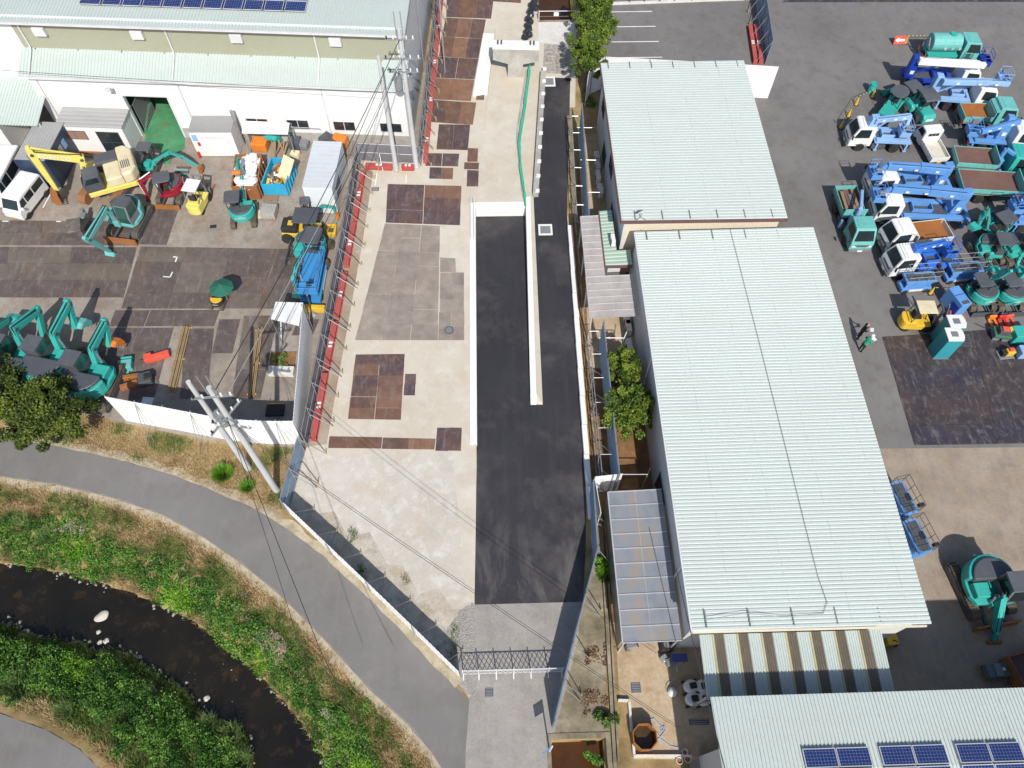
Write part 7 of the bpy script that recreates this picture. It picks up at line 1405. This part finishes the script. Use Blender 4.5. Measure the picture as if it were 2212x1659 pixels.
BAGB = paint('black_sandbag', (.018, .022, .03), .3, dirt=.2, dcol=(.2, .2, .22))
for k, q in enumerate(rk):
    p = G(*q, .2); o = MB().lathe([(.12, 0), (.28, .06), (.33, .2), (.26, .38), (.1, .48), (.04, .56)], n=10); o.v = [(x+random.uniform(-.05, .05), y+random.uniform(-.05, .05), z+random.uniform(-.03, .03)) for x, y, z in o.v]
    ob = o.build('sandbag', BAGB); ob.location = (p.x+random.uniform(-.1, .1), p.y, .01); ob.rotation_euler = (0, 0, k); tag(ob, 'black plastic sandbag in the heaped row south-west of the canal', 'sandbag', 'black sandbags piled in a row')
# retaining lines of the narrow strip between road fence and shed
struct(MB().beam(G(*t(2, 2, 760, 1060), .1), G(*t(3, 2, 890, 1659), .1), .16, .25).build('strip_wall', M_OLDC)); struct(MB().beam(G(*t(2, 2, 795, 1060), .1), G(*t(3, 2, 920, 1600), .1), .1, .2).build('strip_kerb', M_OLDC))
struct(MB().beam((6.05, 38.4, .06), (6.35, 49, .06), .12, .12).build('strip_kerb', M_OLDC)); struct(MB().beam((6.0, 17, .06), (6.15, 37, .06), .12, .12).build('strip_kerb', M_OLDC))
for k, (q, lb) in enumerate(((t(1, 2, 1000, 1090), 'beneath the milky canopy end'), (t(1, 2, 1010, 1150), 'second one beneath the milky canopy end'), (t(1, 2, 1015, 1310), 'standing alone on brown soil'), (t(0, 2, 735, 1340), 'in the row beside the office, northern one'), (t(0, 2, 740, 1400), 'in the row beside the office, middle one'), (t(0, 2, 745, 1500), 'in the row beside the office, fourth one'), (t(0, 2, 765, 1620), 'in the row beside the office, southern one'))): aircon(*q, 0.0, 'pale air conditioner unit '+lb, .05, 1.05)
# small yard of tan concrete: tank, hose, pots, machines
p = G(*t(3, 2, 1140, 1395), .5); th = thing('water_tank', 'octagonal rusty open tank on the tan concrete yard', 'tank', (p.x, p.y, .02)); n = 8; R1 = .62
for k in range(n):
    a0, a1 = 2*math.pi*(k+.5)/n, 2*math.pi*(k+1.5)/n; MB().beam((R1*math.cos(a0), R1*math.sin(a0), .42), (R1*math.cos(a1), R1*math.sin(a1), .42), .05, .84).build('side_plate', ORUST, th)
MB().prism([(R1*.95*math.cos(2*math.pi*(k+.5)/n), R1*.95*math.sin(2*math.pi*(k+.5)/n)) for k in range(n)], 0, .25, 'z').build('water', paint('rusty_water', (.06, .035, .012), .15, dirt=.3), th)
hp = [t(3, 2, *q) for q in ((1195, 1520), (1230, 1440), (1290, 1380), (1325, 1330), (1315, 1295), (1285, 1310), (1290, 1340), (1315, 1320), (1280, 1290), (1225, 1230), (1190, 1240), (1210, 1290), (1250, 1350), (1290, 1410), (1370, 1470), (1450, 1485))]
tag(MB().tube([G(*q, .04) for q in hp], .022, 6).build('garden_hose', LBLUE), 'thin blue hose looping over the tan concrete', 'hose')
for lb, q, r in (('white plant pot ring by the grey wall, right one', (1510, 1585), .18), ('white plant pot ring by the grey wall, left one', (1440, 1600), .17), ('grey round pot in the shade north of the white rings', (1485, 1525), .15)):
    p = G(*t(3, 2, *q)); th = thing('pot', lb, 'pot', (p.x, p.y, 0)); MB().lathe([(r*.7, 0), (r, .28), (r*.85, .28), (r*.75, .1), (.01, .1)], n=14).build('shell', W_, th); MB().cyl((0, 0, .1), (0, 0, .18), r*.76, n=12).build('earth', RUST, th)
for k, q in enumerate(((1545, 955), (1645, 955), (1560, 1065), (1655, 1065))):
    p = G(*t(3, 2, *q), .3); th = thing('ride_on_mower', 'white dome-shaped cart under the warehouse edge, %s' % ('upper left', 'upper right', 'lower left', 'lower right')[k], 'cart', (p.x, p.y, .012), R_(8), 'white carts parked in two rows')
    MB().prism([(.42*math.cos(2*math.pi*j/12), .34*math.sin(2*math.pi*j/12)) for j in range(12)], .15, .5, 'z').build('shell', W_, th, bevel=.12, seg=3); MB().bb(-.1, .25, -.15, .15, .501, .62).build('engine', BLACK, th, bevel=.03); [wheel(th, x, s*.3, .12, .08) for x in (-.3, .3) for s in (-1, 1)]
p = G(*t(3, 2, 1440, 715), .5); th = thing('work_bench', 'blue topped bench crowded with tools in the shade', 'bench', (p.x, p.y, .012)); MB().bb(-.4, .4, -.2, .2, .7, .76).build('top', paint('violet_blue', (.05, .06, .28), .5), th); [MB().bb(x-.03, x+.03, y-.03, y+.03, 0, .699).build('leg', STEEL, th) for x in (-.35, .35) for y in (-.15, .15)]
p = G(*t(3, 2, 1390, 1000), .2); th = thing('buoy', 'white bundled sheet beside a hose ring on shaded concrete', 'bundle', (p.x, p.y, .012)); MB().lathe([(.2, 0), (.26, .1), (.18, .25), (.05, .35)], n=10).build('bundle', W_, th); MB().tube([(.3*math.cos(a/3), .35*math.sin(a/3)+.2, .03) for a in range(20)], .02, 5).build('ring', STEEL, th)
p = G(*t(3, 2, 1360, 740), .3); clump('engine_parts', 'heap of grey engine parts by the blue topped bench', 'machine parts', t(3, 2, 1360, 750), [('block', (0, 0, .25), (.5, .4, .4), (.3, 0, 0), MGREY), ('pipe', (.3, -.2, .3), (.12, .6, .12), (0, 0, 0), STEEL), ('case', (-.3, .2, .2), (.35, .35, .35), (.6, 0, 0), STEEL)])
p = G(*t(3, 2, 1030, 605), .4); clump('bicycle_frame', 'small cart with handles at the shed canopy end', 'cart', t(3, 2, 1030, 610), [('frame', (0, 0, .3), (.6, .3, .1), (.2, 0, 0), MGREY), ('handle', (.25, .1, .5), (.06, .5, .06), (.2, 0, 0), BLACK), ('wheel_block', (-.25, -.1, .15), (.25, .3, .28), (.2, 0, 0), DGREY)])
p = G(*t(3, 2, 1330, 600), .4); th = thing('fan_unit', 'black square fan unit beside the warehouse corner', 'fan', (p.x, p.y, .012)); MB().bb(-.3, .3, -.3, .3, 0, .7).build('casing', BLACK, th, bevel=.03); MB().cyl((0, 0, .7), (0, 0, .72), .18, n=14).build('fan', MGREY, th)
struct(MB().beam(G(*t(3, 2, 1050, 1555), .12), G(*t(3, 2, 1550, 1555), .12), .12, .24).beam(G(*t(3, 2, 1010, 1080), .12), G(*t(3, 2, 1055, 1550), .12), .12, .24).beam(G(*t(3, 2, 915, 1075), .12), G(*t(3, 2, 1010, 1078), .12), .12, .24).build('yard_kerb', M_CONC))
# stacked steel channels and small clutter among the machines
def channels(label, px_, rz, n, L, mats):
    p = G(*px_); th = thing('steel_channels', label, 'steel profiles', (p.x, p.y, 0), rz)
    for k in range(n): MB().box((random.uniform(-.1, .1), -.35+k*.7/max(1, n-1), .08+.05*(k % 2)), (L*random.uniform(.8, 1), .12, .12), rz=random.uniform(-.03, .03)).build('profile', mats[k % len(mats)], th)
channels('teal and brown steel profiles lying beside the maroon excavator', ze(860, 720), R_(-3), 4, 1.2, (TEAL, BEDRUST, TEALF, BEDRUST))
channels('rusty steel profiles along the white site cabin', zd(1280, 245), R_(-4), 3, 2.6, (BEDRUST, RUST, WOOD))
channels('long brown planks behind the short grey mesh fence', t(0, 1, 1080, 1235), R_(-6), 3, 2.6, (WOOD, RUST, BEDRUST))
box_thing('oil_tray', 'flat dark oil tray on the pale concrete south of the forklift', 'tray', ze(1290, 1475), (.45, .3, .04), BLACK, R_(5), .01)
box_thing('plywood_sheet', 'pale plywood sheet lying beside the block stack', 'board', ze(1950, 1310), (.9, .8, .05), CREAM, R_(-4), .005)
box_thing('rubber_mat', 'white board lying in front of the white fence panels', 'board', t(2, 0, 1275, 150), (.7, .55, .05), W_, R_(-6), .005)
box_thing('planter', 'long concrete planter inside the white fence corner', 'planter', zk(1470, 180), (1.6, .6, .4), M_CONC, R_(-3), .02)
p = G(*zk(1470, 60)); bsh = None
th = thing('garden_bed', 'weedy soil bed beside the tall inner white fence', 'garden bed', (p.x, p.y, 0)); MB().bb(-.8, .8, -.8, .9, .01, .08).build('soil', M_SOIL, th); MB().bb(-.85, -.8, -.8, .9, .01, .16).build('edging', M_GCONC, th)
# ================================================================== VEGETATION
LF_TREE = leafmat('tree_leaf', (srgb(44, 60, 18), srgb(76, 96, 30), srgb(116, 130, 48)), .9)
LF_BRI = leafmat('bright_tree_leaf', (srgb(58, 80, 20), srgb(92, 118, 32), srgb(132, 150, 56)), .9)
LF_BUSH = leafmat('bush_leaf', (srgb(42, 80, 22), srgb(78, 126, 40), srgb(130, 168, 70)), .7)
LF_LIME = leafmat('lime_leaf', (srgb(66, 112, 18), srgb(100, 152, 32), srgb(146, 190, 62)), .8)
LF_GRASS = leafmat('grass_blade', (srgb(58, 84, 30), srgb(94, 122, 52), srgb(140, 156, 84)), .9)
LF_DRY = leafmat('dry_grass_blade', (srgb(128, 104, 66), srgb(172, 146, 100), srgb(206, 184, 142)), .9, .15)
BARK = paint('bark', (.14, .10, .07), .9, dirt=.4)
def tree(label, c, rx, ry, rz_, zc, mat, n=7000, size=.17, group=None, clumps=70, ang=0):
    """crown of leaf clumps around (c, zc) with tapered trunk and limbs"""
    th = thing('tree', label, 'tree', (c[0], c[1], 0), ang, group)
    tr = MB().cyl((0, 0, 0), (.05, .05, zc*.6), .16, .11, n=9); L = []
    for k in range(7):
        a = k*.9+random.random(); e = (rx*.65*math.cos(a), ry*.65*math.sin(a), zc+rz_*random.uniform(-.3, .5)); tr.cyl((.05, .05, zc*random.uniform(.35, .6)), e, .07, .02, n=6)
    tr.build('trunk', BARK, th)
    u = RNG.normal(size=(clumps, 3)); u /= np.linalg.norm(u, axis=1)[:, None]; u[:, 2] = np.where(u[:, 2] < -.35, -u[:, 2], u[:, 2]); rad = RNG.uniform(.25, 1.18, clumps)**.75
    cc = u*rad[:, None]*np.array([rx, ry, rz_])+np.array([0, 0, zc]); cr = RNG.uniform(.10, .34, clumps)*min(rx, ry)*1.05
    k = RNG.integers(0, clumps, n); d = RNG.normal(size=(n, 3)); d /= np.linalg.norm(d, axis=1)[:, None]; d[:, 2] *= .75
    pts = cc[k]+d*(cr[k]*RNG.uniform(.35, 1.05, n))[:, None]; tone = RNG.normal(0, .1, clumps)[k]
    V, F, tn = leaves(pts, size, .45, 1, tone); npmesh('crown', V, F, mat, th, tn); return th

p = G(92, 888, 2.2); tree('dense dark green tree at the left edge beside the curved path', (p.x, p.y), 2.4, 2.0, 1.7, 1.9, LF_TREE, 26000, .10, clumps=110)
p = G(-30, 850, 2.2); tree('dark green tree cut off by the left picture edge', (p.x, p.y), 2.0, 2.0, 1.9, 2.2, LF_TREE, 15000, .10)
for lb, q, r in (('northern bright green tree beside the canal', (1282, 12), (1.5, 1.7)), ('middle bright green tree beside the canal and parking area', (1284, 70), (1.7, 1.7)), ('southern bright green tree beside the office fence corner', (1268, 125), (1.3, 1.4))):
    p = G(*q, 3.2); tree(lb, (p.x, p.y), r[0], r[1], 1.6, 3.0, LF_BRI, 13000, .11, 'trees along the canal', 80)
p = G(1345, 790, 2.6); tree('slim green tree by the warehouse wall, northern of two', (p.x, p.y), .95, 1.1, 1.1, 2.5, LF_BRI, 6500, .095, None, 60)
p = G(1362, 885, 2.4); tree('bushier green tree by the warehouse wall, southern of two', (p.x, p.y), 1.35, 1.5, 1.3, 2.3, LF_BRI, 11000, .10, None, 80)
def tuft(label, px_, r, h, n, mat, name='grass_tuft', cat='grass tuft'):
    p = G(*px_); a = RNG.uniform(0, 6.28, n); rr = r*np.sqrt(RNG.uniform(0, 1, n)); base = np.column_stack([rr*np.cos(a)*.4, rr*np.sin(a)*.4, np.zeros(n)])
    tip = np.column_stack([rr*np.cos(a)*1.3, rr*np.sin(a)*1.3, h*RNG.uniform(.4, 1.0, n)]); s = np.column_stack([-np.sin(a), np.cos(a), np.zeros(n)])*.022
    V = np.stack([base-s, base+s, tip+s*.3, tip-s*.3], 1).reshape(-1, 3); o = npmesh(name, V, np.arange(4*n).reshape(n, 4), mat, None, RNG.normal(0, .1, n)); o.location = (p.x, p.y, 0); return tag(o, label, cat)
tuft('bright green grass tuft beside the path, larger one', (483, 1026), .55, .5, 700, LF_LIME); tuft('small green grass tuft nearer the slab corner', (536, 1053), .4, .35, 400, LF_LIME)
tuft('small green weed growing beside the shed canopy', t(3, 2, 800, -10+20), .4, .6, 500, LF_LIME, 'weed', 'weed')
def bush(label, px_, z, r, h, n, mat, size=.11, group=None):
    p = G(*px_, z); d = RNG.normal(size=(n, 3)); d /= np.linalg.norm(d, axis=1)[:, None]; d[:, 2] = np.abs(d[:, 2]); kk = 9; oc = RNG.normal(0, .55, (kk, 3))*np.array([r, r, h*.5]); oc[:, 2] = np.abs(oc[:, 2]); rk_ = RNG.uniform(.25, .6, kk); ki = RNG.integers(0, kk, n); V, F, tn = leaves(oc[ki]+d*np.array([r, r, h])*(rk_[ki]*RNG.uniform(.5, 1.05, n))[:, None], size*.8, .6)
    o = npmesh('bush', V, F, mat, None, tn); o.location = (p.x, p.y, z); return tag(o, label, 'bush', group)
bush('bright green bush sprouting between driveway fence and shed', t(2, 2, 800, 1580), 0, .45, .7, 900, LF_LIME); bush('reddish brown dry bush along the old channel slab', t(3, 2, 730, 700), 0, .7, .1, 260, leafmat('red_brown_leaf', (srgb(84, 62, 46), srgb(120, 94, 72), srgb(160, 134, 106)), 1.)); bush('second dry bush along the old channel slab, southern', t(3, 2, 720, 1060), 0, .7, .1, 260, MATS['red_brown_leaf']); bush('dry yellow-green bush at the south end of the channel slab', t(3, 2, 780, 1240), 0, .45, .5, 800, LF_GRASS)
bush('shaded grass clump north of the office building', t(0, 2, 680, 900), 0, .6, .5, 900, LF_GRASS); bush('green bush near the open canal at the bottom edge', t(3, 2, 720, 1600), -.6, .4, .5, 500, LF_BUSH)
# --- river banks: countless plants, kept as a few masses
def noise2(P, s, seed):
    r = np.random.default_rng(seed); out = np.zeros(len(P))
    for k in range(10): a = r.uniform(0, 6.28); f = s*r.uniform(.5, 2.2); out += np.sin(P[:, 0]*f*math.cos(a)+P[:, 1]*f*math.sin(a)+r.uniform(0, 6.28))
    return out/10**.5
lo, hi = BPOLY.min(0), BPOLY.max(0); lo = np.maximum(lo, [-42, -6]); hi = np.minimum(hi, [4, 27])
P = RNG.uniform(lo, hi, (150000, 2)); k = in_poly(P, BPOLY) & ~in_poly(P, WPOLY); P = P[k]
TL = BPOLY[:len(top_line)]; BL_ = BPOLY[len(top_line):]
dT, dB, dW = dist_line(P, TL), dist_line(P, BL_), dist_line(P, WPOLY, True); upper = dT < dB; dt = np.minimum(dT, dB); s_ = dt/(dt+dW+1e-6); z_ = bank_z(P)
n1, n2 = noise2(P, .9, 1), noise2(P, 2.6, 2)
belt = np.exp(-((s_-.68)/.30)**2)*1.75+np.exp(-((dt-.95)/.45)**2)*.62-.55
green = belt+n1*.42+n2*.22; green[~upper] = (.95-1.5*np.exp(-(s_/.16)**2)+n1*.4+n2*.3)[~upper]
green[dt < .5] = -2.; isb = (green > .38) & ((dt > 1.5) | (n2 > 1.1)) & (upper | (dW > .55)); isg = (green > -.12) & ~isb
# mounds of leaves
kb = np.where(isb)[0]; kb = RNG.choice(kb, min(len(kb), 3400), replace=False)
mp, mz = P[kb], z_[kb]; mr = RNG.uniform(.16, .42, len(kb)); mh = mr*RNG.uniform(.7, 1.5, len(kb))*np.where(upper[kb], 1, 2.4); mt = RNG.normal(0, .12, len(kb))+n1[kb]*.06
def mound(idx, per, size, name, mat):
    q = np.repeat(idx, per); d = RNG.normal(size=(len(q), 3)); d /= np.linalg.norm(d, axis=1)[:, None]; d[:, 2] = np.abs(d[:, 2]); rr = RNG.uniform(.55, 1.05, len(q))[:, None]
    pts = np.column_stack([mp[q], mz[q]])+d*rr*np.column_stack([mr[q], mr[q], mh[q]]); V, F, tn = leaves(pts, size, .5, 1, mt[q]); o = npmesh(name, V, F, mat, None, tn); o['kind'] = 'stuff'; return o
lime = (noise2(mp, .7, 9) > .75)
tag(mound(np.where(~lime)[0], 58, .062, 'bank_shrubs', LF_BUSH), 'dense dark green shrubs covering both river banks', 'shrubs')
tag(mound(np.where(lime)[0], 58, .06, 'bank_weeds', LF_LIME), 'brighter green weeds patched among the bank shrubs', 'weeds')
def blades(P, z, n_per, h, w, mat, name, lean=.7):
    q = np.repeat(np.arange(len(P)), n_per); n = len(q); a = RNG.uniform(0, 6.28, n); b = np.column_stack([P[q]+RNG.normal(0, .09, (n, 2)), z[q]-.03]); hh = h*RNG.uniform(.5, 1.3, n)
    tip = b+np.column_stack([np.cos(a)*hh*lean, np.sin(a)*hh*lean, hh]); s = np.column_stack([-np.sin(a), np.cos(a), np.zeros(n)])*w
    V = np.stack([b-s, b+s, tip+s*.4, tip-s*.4], 1).reshape(-1, 3); o = npmesh(name, V, np.arange(4*n).reshape(n, 4), mat, None, RNG.normal(0, .12, n)); o['kind'] = 'stuff'; return o
kg = np.where(isg)[0]; kg = RNG.choice(kg, min(len(kg), 7000), replace=False); tag(blades(P[kg], z_[kg], 9, .26, .012, LF_GRASS, 'bank_grass'), 'mid green grass on the river banks', 'grass')
kd = np.where((green <= .05) & (s_ < .97) & (dt > .38))[0]; kd = RNG.choice(kd, min(len(kd), 4200), replace=False); tag(blades(P[kd], z_[kd], 6, .22, .013, LF_DRY, 'bank_dry_grass', 1.1), 'dry straw coloured grass between the bank shrubs', 'dry grass')
# verge between fence and path
VP = np.array([G2(q) for q in ((205, 905), (285, 925), (430, 955), (640, 972), (625, 1100), (560, 1098), (480, 1062), (380, 1022), (230, 980), (60, 948))])
P2 = RNG.uniform(VP.min(0), VP.max(0), (14000, 2)); P2 = P2[in_poly(P2, VP)]; gg = noise2(P2, 1.2, 5)
a_ = P2[gg > .55][:900]; b_ = P2[gg <= .55][:3000]
tag(blades(a_, np.zeros(len(a_)), 6, .16, .012, LF_GRASS, 'verge_grass'), 'sparse green grass on the dry verge below the white fence', 'grass'); tag(blades(b_, np.zeros(len(b_)), 5, .12, .011, LF_DRY, 'verge_dry_grass', 1.2), 'dry tan grass on the verge below the white fence', 'dry grass')
# weeds in the shaded gravel corner
P3 = RNG.uniform([-11.6, 7.5], [-2.2, 16], (6000, 2)); dd = (P3-np.array([-11.85, 16.15]))@np.array([.689, .725]); aa = (P3-np.array([-11.85, 16.15]))@np.array([.725, -.689])
m_ = (dd > .1) & (dd < 1.9) & (aa > .3) & (aa < 12.6) & (noise2(P3, 1.5, 4) > .9-dd*.0); P3 = P3[m_][:330]
tag(blades(P3, np.zeros(len(P3)), 7, .14, .012, LF_GRASS, 'corner_weeds'), 'scattered weeds behind the low white fence', 'weeds')
# gravel behind the low fence, stones along the river
STN = paint('river_stone', (.36, .32, .28), .8, dirt=.4, dcol=(.18, .15, .12), scale=6)
def stones(P, z, r0, r1, name, mat):
    V, F = [], []; base = np.array([(1, 0, 0), (-1, 0, 0), (0, 1, 0), (0, -1, 0), (0, 0, 1), (0, 0, -1)], float); fs = np.array([(0, 2, 4), (2, 1, 4), (1, 3, 4), (3, 0, 4), (2, 0, 5), (1, 2, 5), (3, 1, 5), (0, 3, 5)])
    n = len(P); r = RNG.uniform(r0, r1, n); B = np.repeat(base[None], n, 0)*(r[:, None, None]*RNG.uniform(.6, 1.2, (n, 6, 1)))*np.array([1, 1, .6])
    a = RNG.uniform(0, 6.28, n); c, s = np.cos(a), np.sin(a); X = B[:, :, 0]*c[:, None]-B[:, :, 1]*s[:, None]; Y = B[:, :, 0]*s[:, None]+B[:, :, 1]*c[:, None]
    V = np.stack([X+P[:, 0, None], Y+P[:, 1, None], B[:, :, 2]+z[:, None]], 2).reshape(-1, 3); F = (fs[None]+6*np.arange(n)[:, None, None]).reshape(-1, 3)
    o = npmesh(name, V, F, mat); o['kind'] = 'stuff'; return o
L = np.vstack([WPOLY, WPOLY[:1]]); sl_ = []
for a, b in zip(L[:-1], L[1:]):
    k = int(np.linalg.norm(b-a)*9); sl_.append(a+(b-a)*RNG.uniform(0, 1, (k, 1))+RNG.normal(0, .16, (k, 2)))
SP = np.vstack(sl_); SP = SP[noise2(SP, .8, 12) > -.25]
tag(stones(SP, np.full(len(SP), ZW+.0), .05, .15, 'bank_stones', STN), 'loose pale stones lining the water edge', 'stones')
GP_ = np.array([G2(q) for q in ((990, 1320), (1026, 1300), (1028, 1520), (1000, 1480), (985, 1400))]); P4 = RNG.uniform(GP_.min(0), GP_.max(0), (5000, 2)); P4 = P4[in_poly(P4, GP_)]
tag(stones(P4, np.full(len(P4), .012), .015, .045, 'gravel', paint('grey_gravel', (.42, .40, .38), .8, dirt=.5, dcol=(.2, .19, .18), scale=30)), 'loose grey gravel beside the gate', 'gravel')
def rock(label, px_, r, mat=STN):
    p = G(*px_, ZW); bm = bmesh.new(); bmesh.ops.create_icosphere(bm, subdivisions=3, radius=r); R3 = np.random.default_rng(int(px_[0]))
    ph = R3.uniform(0, 6, 6)
    for v in bm.verts: f = 1+.12*math.sin(v.co.x/r*3+ph[0])+.1*math.sin(v.co.y/r*4+ph[1])+.07*math.sin(v.co.z/r*6+ph[2]); v.co = Vector((v.co.x*f*1.0, v.co.y*f*.92, v.co.z*f*.5))
    me = bpy.data.meshes.new('rock'); bm.to_mesh(me); bm.free(); me.materials.append(mat); me.shade_smooth(); o = bpy.data.objects.new('rock', me); COL.objects.link(o); o.location = (p.x, p.y, ZW); o.rotation_euler = (0, 0, .6); tag(o, label, 'rock')
PALER = paint('pale_rock', (.58, .54, .47), .8, dirt=.4, dcol=(.35, .3, .24), scale=6)
rock('large pale boulder in the middle of the dark river', (220, 1332), .36, PALER)
for lb, q, r in (('pale rock near the lower bank, below the boulder', (213, 1365), .12), ('white rock beside the lower bank tip', (229, 1385), .16), ('pinkish rock at the lower bank tip', (215, 1388), .14), ('rock at the left in the shallow water', (86, 1377), .16), ('small rock left of the shallow water rock', (61, 1363), .12), ('small rock close to the upper bank', (423, 1309), .13), ('lone pale rock in the lower river bend', (447, 1508), .16), ('flat rock at the upper bank foot', (520, 1401), .16)): rock(lb, q, r, PALER)
# kerb and short posts north of the parking area
kb_ = struct(MB().beam(G(1312, 8, .06), G(1640, -4, .06), .3, .12).build('parking_kerb', M_CONC))
for k, u in enumerate((1360, 1392, 1425, 1457, 1494)):
    p = G(u, 4-k*.8, .12); MB().cyl((p.x, p.y, .121), (p.x, p.y, .55), .05, n=8).build('bollard', DGREY, kb_)
# reed clumps, pale dead flower heads and sunken stones give the banks their mix
REED = leafmat('reed_blade', (srgb(62, 92, 44), srgb(98, 128, 66), srgb(150, 168, 104)), 1.2)
def reeds(label, px_, z, r, h, n):
    p = G(*px_, z); a = RNG.uniform(0, 6.28, n); rr = r*np.sqrt(RNG.uniform(0, 1, n)); b = np.column_stack([rr*np.cos(a)*.5, rr*np.sin(a)*.5, np.zeros(n)]); hh = h*RNG.uniform(.6, 1.1, n)
    m_ = b+np.column_stack([np.cos(a)*hh*.25, np.sin(a)*hh*.25, hh*.7]); a2 = a+RNG.normal(0, .9, n); tp = b+np.column_stack([np.cos(a2)*hh*.55, np.sin(a2)*hh*.55, hh]); s = np.column_stack([-np.sin(a), np.cos(a), np.zeros(n)])*.009
    V = np.concatenate([np.stack([b-s, b+s, m_+s, m_-s], 1).reshape(-1, 3), np.stack([m_-s, m_+s, tp+s*.2, tp-s*.2], 1).reshape(-1, 3)]); o = npmesh('reed_clump', V, np.arange(8*n).reshape(2*n, 4), REED, None, RNG.normal(0, .12, 2*n)); o.location = (p.x, p.y, z); tag(o, label, 'reeds', 'reed clumps on the river banks')
for lb, q, r in (('tall reed clump at the lower river bend', (505, 1590), .7), ('reed clump left of the tall one on the lower bank', (455, 1570), .55), ('reed clump at the bottom edge by the water', (530, 1645), .6), ('reed clump among the dark shrubs near the lower path', (150, 1540), .5), ('reed clump on the upper bank at the left edge', (60, 1140), .6), ('reed clump on the upper bank below the path bend', (115, 1165), .6), ('reed clump beside the left picture edge on the lower bank', (45, 1470), .5)):
    p = G(*q, -1.0); reeds(lb, q, float(bank_z([(p.x, p.y)])[0]), r*1.2, .9, 200)
kf = np.where(upper & (dt > 1.1) & (dt < 2.4) & (noise2(P, 1.3, 21) > .9))[0]; kf = RNG.choice(kf, min(len(kf), 900), replace=False)
q_ = np.column_stack([P[kf], z_[kf]+RNG.uniform(.05, .3, len(kf))]); V, F, tn = leaves(q_, .05, .6, 5); V += np.repeat(RNG.normal(0, .06, (len(F), 3)), 4, axis=0)
o = npmesh('dead_flowers', V, F, leafmat('dead_flower', (srgb(150, 128, 112), srgb(186, 168, 156), srgb(214, 204, 198)), 2.), None, tn); o['kind'] = 'stuff'; tag(o, 'pale withered flower heads between the shrubs of the upper bank', 'dead flowers')
PW = RNG.uniform(WPOLY.min(0), WPOLY.max(0), (900, 2)); PW = PW[in_poly(PW, WPOLY)]; PW = PW[noise2(PW, .6, 33) > .9][:70]
tag(stones(PW, np.full(len(PW), ZW-.02), .03, .09, 'river_pebbles', STN), 'small stones breaking the dark river surface', 'stones')
bush('green weed clump in the soil bed by the inner white fence', zk(1500, 50), .05, .5, .4, 700, LF_GRASS)
